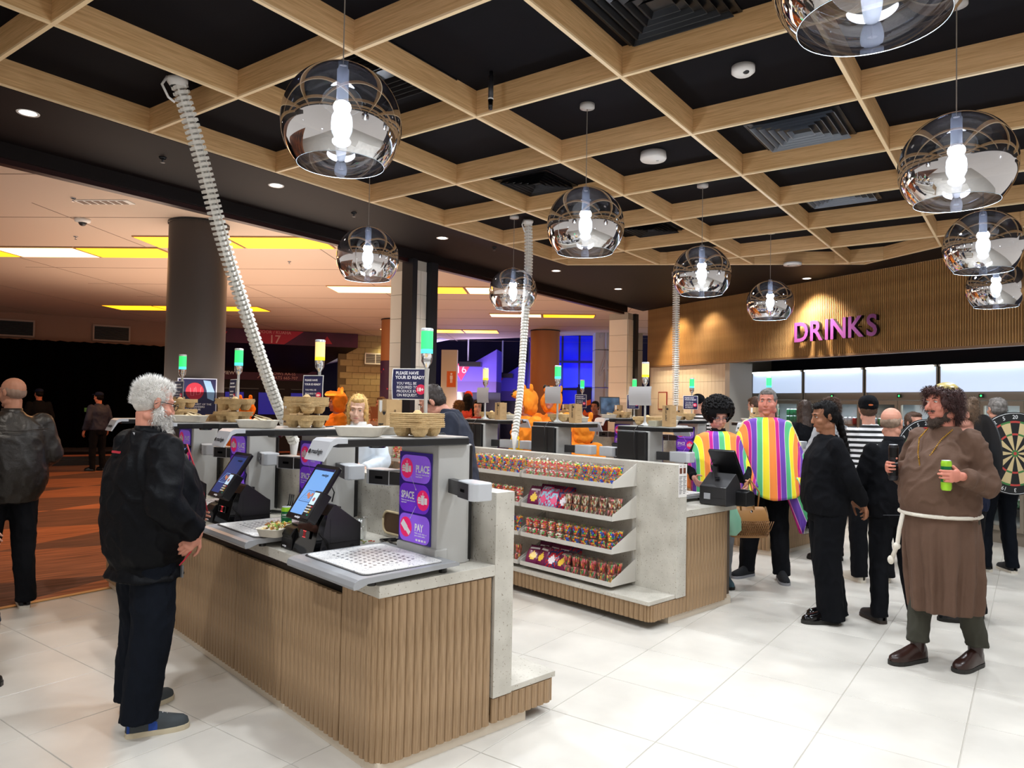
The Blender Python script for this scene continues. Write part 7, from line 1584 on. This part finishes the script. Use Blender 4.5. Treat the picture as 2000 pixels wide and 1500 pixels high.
b = MB(); pts = [S(0.224 * math.cos(a), 0.04 + 0.222 * math.sin(a), 0.945) for a in [k * PI / 12 for k in range(25)]]; b.tube(pts, 0.012, 8)
b.tube([S(0.09, 0.25, 0.94), S(0.095, 0.275, 0.84), S(0.105, 0.28, 0.74), S(0.125, 0.30, 0.66)], 0.014, 8).ell(S(0.105, 0.285, 0.735), 0.024, 10, 8).ell(S(0.13, 0.305, 0.645), (0.022, 0.02, 0.03), 10, 8)
b.obj('rope_belt', mat('rope_white', 'ddd6c8', 0.9, bump=0.6, bscale=200), r, smooth=True)
WIGM = mat('hair_auburn', '3a1c1a', 0.6, var=0.4, vscale=50)
ellpart(r, HM, 'wig', [((0, -0.035, 0.03), (0.098, 0.095, 0.085)), ((0, -0.06, -0.04), (0.088, 0.07, 0.10)), ((0.07, 0.0, 0.01), (0.028, 0.07, 0.055)), ((-0.07, 0.0, 0.01), (0.028, 0.07, 0.055)), ((0, 0.060, 0.082), (0.068, 0.040, 0.022)), ((0.055, 0.05, 0.062), (0.025, 0.035, 0.022)), ((-0.055, 0.05, 0.062), (0.025, 0.035, 0.022))], WIGM, fold=0.012, tuft=(2600, 0.030, 0.002, lambda c: not (c.y > 0.06 and c.z < 0.055), 0.7))
ellpart(r, HM, 'bald_cap', [((0, -0.035, 0.085), (0.072, 0.078, 0.052))], mat('cap_olive', 'b5a468', 0.3), 0.006)
ellpart(r, HM, 'beard', [((0, 0.046, -0.110), (0.050, 0.041, 0.030)), ((0.052, 0.010, -0.070), (0.017, 0.035, 0.045)), ((-0.052, 0.010, -0.070), (0.017, 0.035, 0.045)), ((0.018, 0.088, -0.0505), (0.018, 0.009, 0.005)), ((-0.018, 0.088, -0.0505), (0.018, 0.009, 0.005)), ((0, 0.06, -0.130), (0.038, 0.03, 0.022))], mat('beard_dark', '4a3c34', 0.8, var=0.2, vscale=70), fold=0.003, tuft=(2200, 0.012, 0.0013, lambda c: True, 0.6))
b = MB(); ch = [S(0.085, 0.03, 1.475), S(0.075, 0.125, 1.41), S(0.045, 0.175, 1.32), S(0.0, 0.215, 1.23), S(-0.045, 0.175, 1.32), S(-0.075, 0.125, 1.41), S(-0.085, 0.03, 1.475)]
for a_, c_ in zip(ch, ch[1:]):
    for k in range(9): b.ell(a_.lerp(c_, k / 9), (0.0055, 0.0055, 0.0055), 6, 4)
b.obj('gold_chain', mat('gold', 'c79a3a', 0.3, 0.9), r, smooth=True)
def held(root, arm_, sd, S, off, lb, m1, m2, h, wd=None, rz=0):
    p = root.matrix_world if 0 else None
    M = Matrix.Translation(root.location) @ Matrix.Rotation(root.rotation_euler.z, 4, 'Z'); q = M @ (arm_[sd][1] + Vector(off))
    t = thing('drink_can', (q.x, q.y, q.z), rz, label=lb, cat='can'); drinkcan(t, m1, m2, h=h, wd=wd); return t
GC = held(r, arm, -1, S, (0.055, 0.075, -0.09), 'green and lime drink can held in the monk\'s near hand', GRD, GRL, 0.19, 'JAMESON', R(-70))
BCAN = mat('can_black', '141416', 0.25, 0.5)
held(r, arm, 1, S, (-0.05, 0.075, -0.085), 'lower black drink can in the monk\'s far hand', BCAN, mat('can_charcoal', '26262a', 0.3, 0.5), 0.12)
held(r, arm, 1, S, (-0.05, 0.075, 0.037), 'upper black drink can stacked on another in the monk\'s far hand', BCAN, mat('can_charcoal', '26262a', 0.3, 0.5), 0.12)
# 9. striped shirt + black beanie
r, HM, S, arm, s = person((5.70, 0.07), 58, 1.81, 'man in a black-and-white striped shirt and black beanie, seen from behind', skin='c99480', topm=STRP, legm=JEAN, shoem=mat('shoe_cream', 'c9c2b4', 0.7), solem=WSOLE, hair='short', hairm=HBRN, yaw=-25, hem=0.86, tw=0.03, girth=0.03, L=((-0.26, 0.03, 1.14), (-0.2, 0.24, 1.02)), Rr=((0.27, 0.03, 1.14), (0.18, 0.25, 1.02)), feet=(((-0.12, 0.0), 0.1), ((0.14, -0.05), -0.7)), legw=0.01)
def beanie(r, HM, m=BLKF, lg=True):
    ellpart(r, HM, 'beanie', [((0, -0.022, 0.062), (0.093, 0.105, 0.085)), ((0, -0.03, 0.03), (0.090, 0.102, 0.05))], m, 0.007, fold=0.004)
    if lg: MB().ell((0.0, -0.128, 0.045), (0.022, 0.004, 0.008), 8, 6, 0, HM).obj('orange_patch', mat('patch_orange', 'd8703c', 0.7), r)
beanie(r, HM)
# 10. ponytail lady and dartboard costumes
r, HM, S, arm, s = person((4.95, -0.97), 118, 1.78, 'woman with a top bun and navy top standing right behind the monk', skin='c98f7c', topm=NAVYC, legm=mat('cloth_black_wide'), shoem=BLACK, hair='bun', hairm=mat('hair_ash', '5b4634', 0.65, var=0.3, vscale=50), yaw=8, sleeve='short', hem=0.88, tw=0.025, legw=0.03, girth=0.04, belly=0.02, hr=dict(curl=0.6), legcut=0.04,
    Rr=((0.27, -0.04, 1.14), (0.27, 0.04, 0.93)), feet=(((-0.09, 0.02), 0.1), ((0.10, -0.05), -0.1)))
MB().tube([HM @ Vector((0.026 * math.cos(a), -0.058 + 0.02 * math.sin(a), 0.098)) for a in [k * PI / 6 for k in range(13)]], 0.006, 6).obj('lilac_scrunchie', mat('lilac', 'a99ac9', 0.8), r, smooth=True)
DBK = mat('board_black', '101216', 0.7); DCR = mat('board_cream', 'cdb98a', 0.7); DRD = mat('board_red', 'b8403a', 0.6); DGN = mat('board_green', '3c7a40', 0.6); DWT = mat('board_white', 'd9dadc', 0.6)
NUMS = [20, 1, 18, 4, 13, 6, 10, 15, 2, 17, 3, 19, 7, 16, 8, 11, 14, 9, 12, 5]
def dartboard(parent, M, rad=0.40, half=None):
    b = MB(); disc(b, 0, 0, rad, -0.012, 0.0, n=48); b.v = [tuple(M @ Vector(v)) for v in b.v]; d = b.obj('board_disc', DBK, parent)
    def seg(r0, r1, k, m, z):
        b = MB(); a0 = PI / 2 - (k - 0.5) * PI / 10; pts = [(r0 * math.cos(a0 - q * PI / 40), r0 * math.sin(a0 - q * PI / 40)) for q in range(5)] + [(r1 * math.cos(a0 - q * PI / 40), r1 * math.sin(a0 - q * PI / 40)) for q in range(4, -1, -1)]
        b.add([(x * rad, y * rad, z) for x, y in pts], [(q, q + 1, 8 - q, 9 - q) for q in range(4)]); b.v = [tuple(M @ Vector(v)) for v in b.v]; b.obj('segment', m, d)
    for k in range(20):
        e = k % 2 == 0
        seg(0.08, 0.44, k, DBK if e else DCR, 0.001); seg(0.44, 0.485, k, DRD if e else DGN, 0.0012); seg(0.485, 0.74, k, DBK if e else DCR, 0.001); seg(0.74, 0.785, k, DRD if e else DGN, 0.0012)
        a = PI / 2 - k * PI / 10; tm = textmesh(str(NUMS[k]), rad * 0.135, align='CENTER', bold=0.01); tm.materials.clear(); tm.materials.append(DWT); o = link('number', tm, d)
        o.matrix_local = M @ Matrix.Translation((rad * 0.885 * math.cos(a), rad * 0.885 * math.sin(a), 0.0015)) @ Matrix.Rotation(a - PI / 2, 4, 'Z') @ Matrix.Translation((0, -rad * 0.05, 0))
    for r0, m, z in ((0.085, DGN, 0.0016), (0.04, DRD, 0.0020)):
        b = MB(); disc(b, 0, 0, rad * r0, z - .0003, z, n=20); b.v = [tuple(M @ Vector(v)) for v in b.v]; b.obj('bullseye', m, d)
    b = MB(); b.tube([(rad * 0.972 * math.cos(a), rad * .972 * math.sin(a), 0.001) for a in [k * PI / 24 for k in range(49)]], 0.0025, 5); b.v = [tuple(M @ Vector(v)) for v in b.v]; b.obj('wire_ring', DWT, d)
    return d
r, HM, S, arm, s = person((7.24, -0.66), 47, 1.84, 'grey-haired man wearing a dartboard costume, cut off by the right edge', skin='c08a74', topm=BLKF, legm=NAVYT, shoem=mat('shoe_black_mesh'), solem=WSOLE, hair='short', hairm=HGRY, yaw=0, tw=0.02, feet=(((-0.12, 0.05), 0.5), ((0.12, 0.0), -0.1)))
dartboard(r, Mx((1, 0, 0), (0, 0, 1), (0, -1, 0), (0.05, -0.19, 1.26 )), 0.43)
r, HM, S, arm, s = person((6.55, -0.52), 125, 1.72, 'person in a dartboard costume seen edge-on, beside the large dartboard', skin='c08a74', topm=BLKF, legm=JEAN, shoem=mat('shoe_black_mesh'), solem=WSOLE, hair='short', hairm=HBRN, pitch=20, lean=0.1, tw=0.02)
dartboard(r, Mx((1, 0, 0), (0, 0, 1), (0, -1, 0), (0.0, -0.19, 1.24)), 0.42)
r, HM, S, arm, s = person((6.78, 0.02), 240, 1.66, 'person in a dartboard costume half hidden behind the monk\'s raised cans', skin='c08a74', topm=BLKF, legm=JEAN, shoem=BLACK, hair='short', hairm=HBRN, tw=0.02, vox=0.016)
dartboard(r, Mx((-1, 0, 0), (0, 0, 1), (0, 1, 0), (0.0, 0.19, 1.2)), 0.40)
# 11. others by the fridges
r, HM, S, arm, s = person((7.5, 1.55), 60, 1.80, 'woman with long dark hair in a black top, by the fridges', skin='c99480', topm=BLKF, legm=JEAN, shoem=BLACK, hair='long', hairm=mat('hair_long_brown', '3a2b24', 0.6, var=0.3, vscale=50), yaw=-20, face=False, tw=0.025, sw=0.165, vox=0.016)
r, HM, S, arm, s = person((6.35, 0.72), 75, 1.80, 'young man with short dark hair in a grey hooded top, by the fridges', skin='c99480', topm=GREYC, legm=JEAN, shoem=BLACK, hair='spiky', hairm=HBRN, yaw=-10, tw=0.035, collar=GREYC, vox=0.014, L=((-0.26, 0.05, 1.16), (-0.12, 0.28, 1.10)))
r, HM, S, arm, s = person((7.6, 2.30), 120, 1.84, 'bearded man with a cropped haircut at the far checkouts, seen from behind', skin='c99480', topm=STRP, legm=JEAN, shoem=BLACK, hair='short', hairm=HBRN, yaw=-30, pitch=15, tw=0.025, vox=0.016)
r, HM, S, arm, s = person((7.51, 3.18), 350, 1.86, 'man in a black beanie and striped top in front of the cream tiles', skin='c99480', topm=STRP, legm=JEAN, shoem=BLACK, hair=None, yaw=-10, tw=0.025, vox=0.016)
beanie(r, HM, lg=False)
# 12. people in the concourse and orange animal suits
def suit(loc, head, h, lb, eyes=True, **kw):
    r, HM, S, arm, s = person(loc, head, h, lb, top='plush_suit', topm=ORF, legm=ORF, shoem=ORF, tw=0.05, legw=0.04, hem=0.80, sleevew=0.02, foldamp=0.014, vox=0.016, **kw)
    ellpart(r, HM, 'hood', [((0, -0.045, 0.05), (0.13, 0.125, 0.13)), ((0, -0.04, -0.06), (0.12, 0.10, 0.09)), ((0.09, 0.0, 0.0), (0.045, 0.075, 0.09)), ((-0.09, 0.0, 0.0), (0.045, 0.075, 0.09)), ((0, 0.06, 0.13), (0.085, 0.11, 0.05))] + [((s_ * 0.085, -0.06, 0.19), (0.035, 0.02, 0.05)) for s_ in (-1, 1)], ORF, 0.010, fold=0.008)
    if eyes:
        for s_ in (-1, 1): MB().ell((s_ * 0.075, 0.085, 0.17), (0.026, 0.022, 0.026), 12, 8, 0, HM).obj('button_eye', BLACK, r, smooth=True)
        MB().ell((0, 0.165, 0.145), (0.022, 0.016, 0.014), 10, 8, 0, HM).obj('button_nose', BLACK, r, smooth=True)
    MB().ell((0, 0.11 * s, 1.1 * s), (0.14, 0.10, 0.25), 16, 12).obj('belly_patch', YEF, r, smooth=True)
    return r, HM, S, arm, s
suit((4.3, 3.50), 165, 1.80, 'person in an orange plush animal suit looking left, behind the second cable tube', skin='c08070', pitch=10, yaw=0)
suit((4.85, 3.62), 205, 1.84, 'person in an orange plush animal suit with the hood pushed up, black button eyes', skin='c08070', pitch=-18)
suit((4.6, 2.86), 40, 1.46, 'short person in an orange plush suit bending between two scanner backs', skin='c08070', lean=0.1)
suit((3.55, 6.70), 165, 1.76, 'person in an orange plush suit in the concourse, left of the blonde woman', skin='c08070', eyes=False)
suit((3.0, 8.6), 40, 1.62, 'person in an orange plush suit far back, ears showing above the carriers', skin='c08070', eyes=False)
r, HM, S, arm, s = person((5.9, 6.3), 225, 1.72, 'dark-haired woman facing the camera behind the small white trays', skin='d8a690', topm=mat('shirt_red', 'b03426', 0.8), legm=JEAN, shoem=BLACK, hair='long', hairm=HBLK, tw=0.02, sw=0.165, vox=0.014, eye='2a1a14', brow='241814')
person((6.3, 7.3), 60, 1.70, 'person with tousled fair-brown hair seen from behind in the concourse', skin='c99480', topm=CREAM, legm=JEAN, shoem=BLACK, hair='spiky', hairm=mat('hair_tousled', '7a5a34', 0.7, var=0.4, vscale=40), tw=0.03, vox=0.016, face=False)
person((7.0, 7.9), 40, 1.86, 'woman with long black hair seen from behind in the concourse', skin='c99480', topm=mat('shirt_red'), legm=JEAN, shoem=BLACK, hair='long', hairm=HBLK, tw=0.03, vox=0.016, face=False)
r, HM, S, arm, s = person((9.0, 10.3), 200, 1.95, 'distant person in a red knitted cap', skin='b98070', topm=BLKF, legm=JEAN, shoem=BLACK, hair=None, tw=0.03, vox=0.018)
beanie(r, HM, mat('cap_red', 'd8341c', 0.8), False)
for x, y, hh, c, lb in ((4.6, 8.4, 1.74, HBLK, 'dark-haired person behind the blonde woman, left of the orange column'), (5.4, 8.4, 1.76, HBRN, 'brown-haired person half hidden by the straws box'), (6.0, 8.7, 1.82, HBLK, 'tall dark-haired person left of the tiled pier'), (9.2, 6.6, 1.76, HBLK, 'dark-haired person beyond the small white trays by the carved pillar')):
    person((x, y), 200, hh, lb, skin='a8705c', topm=mat('shirt_maroon', '5a1c1c', 0.8), legm=JEAN, shoem=BLACK, hair='short', hairm=c, tw=0.03, vox=0.018)
# band on the stage
r, HM, S, arm, s = person((2.55, 15.6), 110, 1.78, 'man in a cap and sports jersey with a lanyard, standing before the stage', skin='c0785c', topm=mat('jersey_navy', '1c2036', 0.7), legm=BLKF, shoem=BLACK, hair='short', hairm=HBLK, tw=0.035, vox=0.016, yaw=12, feet=(((-0.12, 0.0), 0.1), ((0.12, 0.0), -0.1)))
def capp(r, HM):
    ellpart(r, HM, 'cap', [((0, -0.02, 0.065), (0.086, 0.098, 0.062)), ((0, 0.10, 0.060), (0.065, 0.065, 0.012))], NAVYC, 0.008)
capp(r, HM)
MB().lathe([(0.03, 0), (0.045, 0.01), (0.03, 0.02)], n=12).obj('medal', mat('gold'), r, loc=S(0, 0.18, 1.25), rot=(PI / 2, 0, 0)); b = MB()
for sx in (-1, 1): b.box(sx * 0.20 - 0.05, 0.0, 1.33, sx * 0.2 + 0.05, 0.13, 1.42)
b.obj('shoulder_patch', mat('patch_green', '4a7a3a', 0.7), r)
r, HM, S, arm, s = person((1.62, 16.9), 100, 1.84, 'man in black with a cap, barely visible before the black curtain', skin='b0684c', topm=BLKF, legm=BLKF, shoem=BLACK, hair='short', hairm=HBLK, tw=0.03, vox=0.018, yaw=12)
capp(r, HM)
lamp('stage_spot', 'SPOT', (1.0, 14.5, 3.4), 90, (1, 0.6, 0.4), 0.1, target=(2.4, 16.2, 1.3), spot=50)
bpy.data.scenes.remove(TMP)
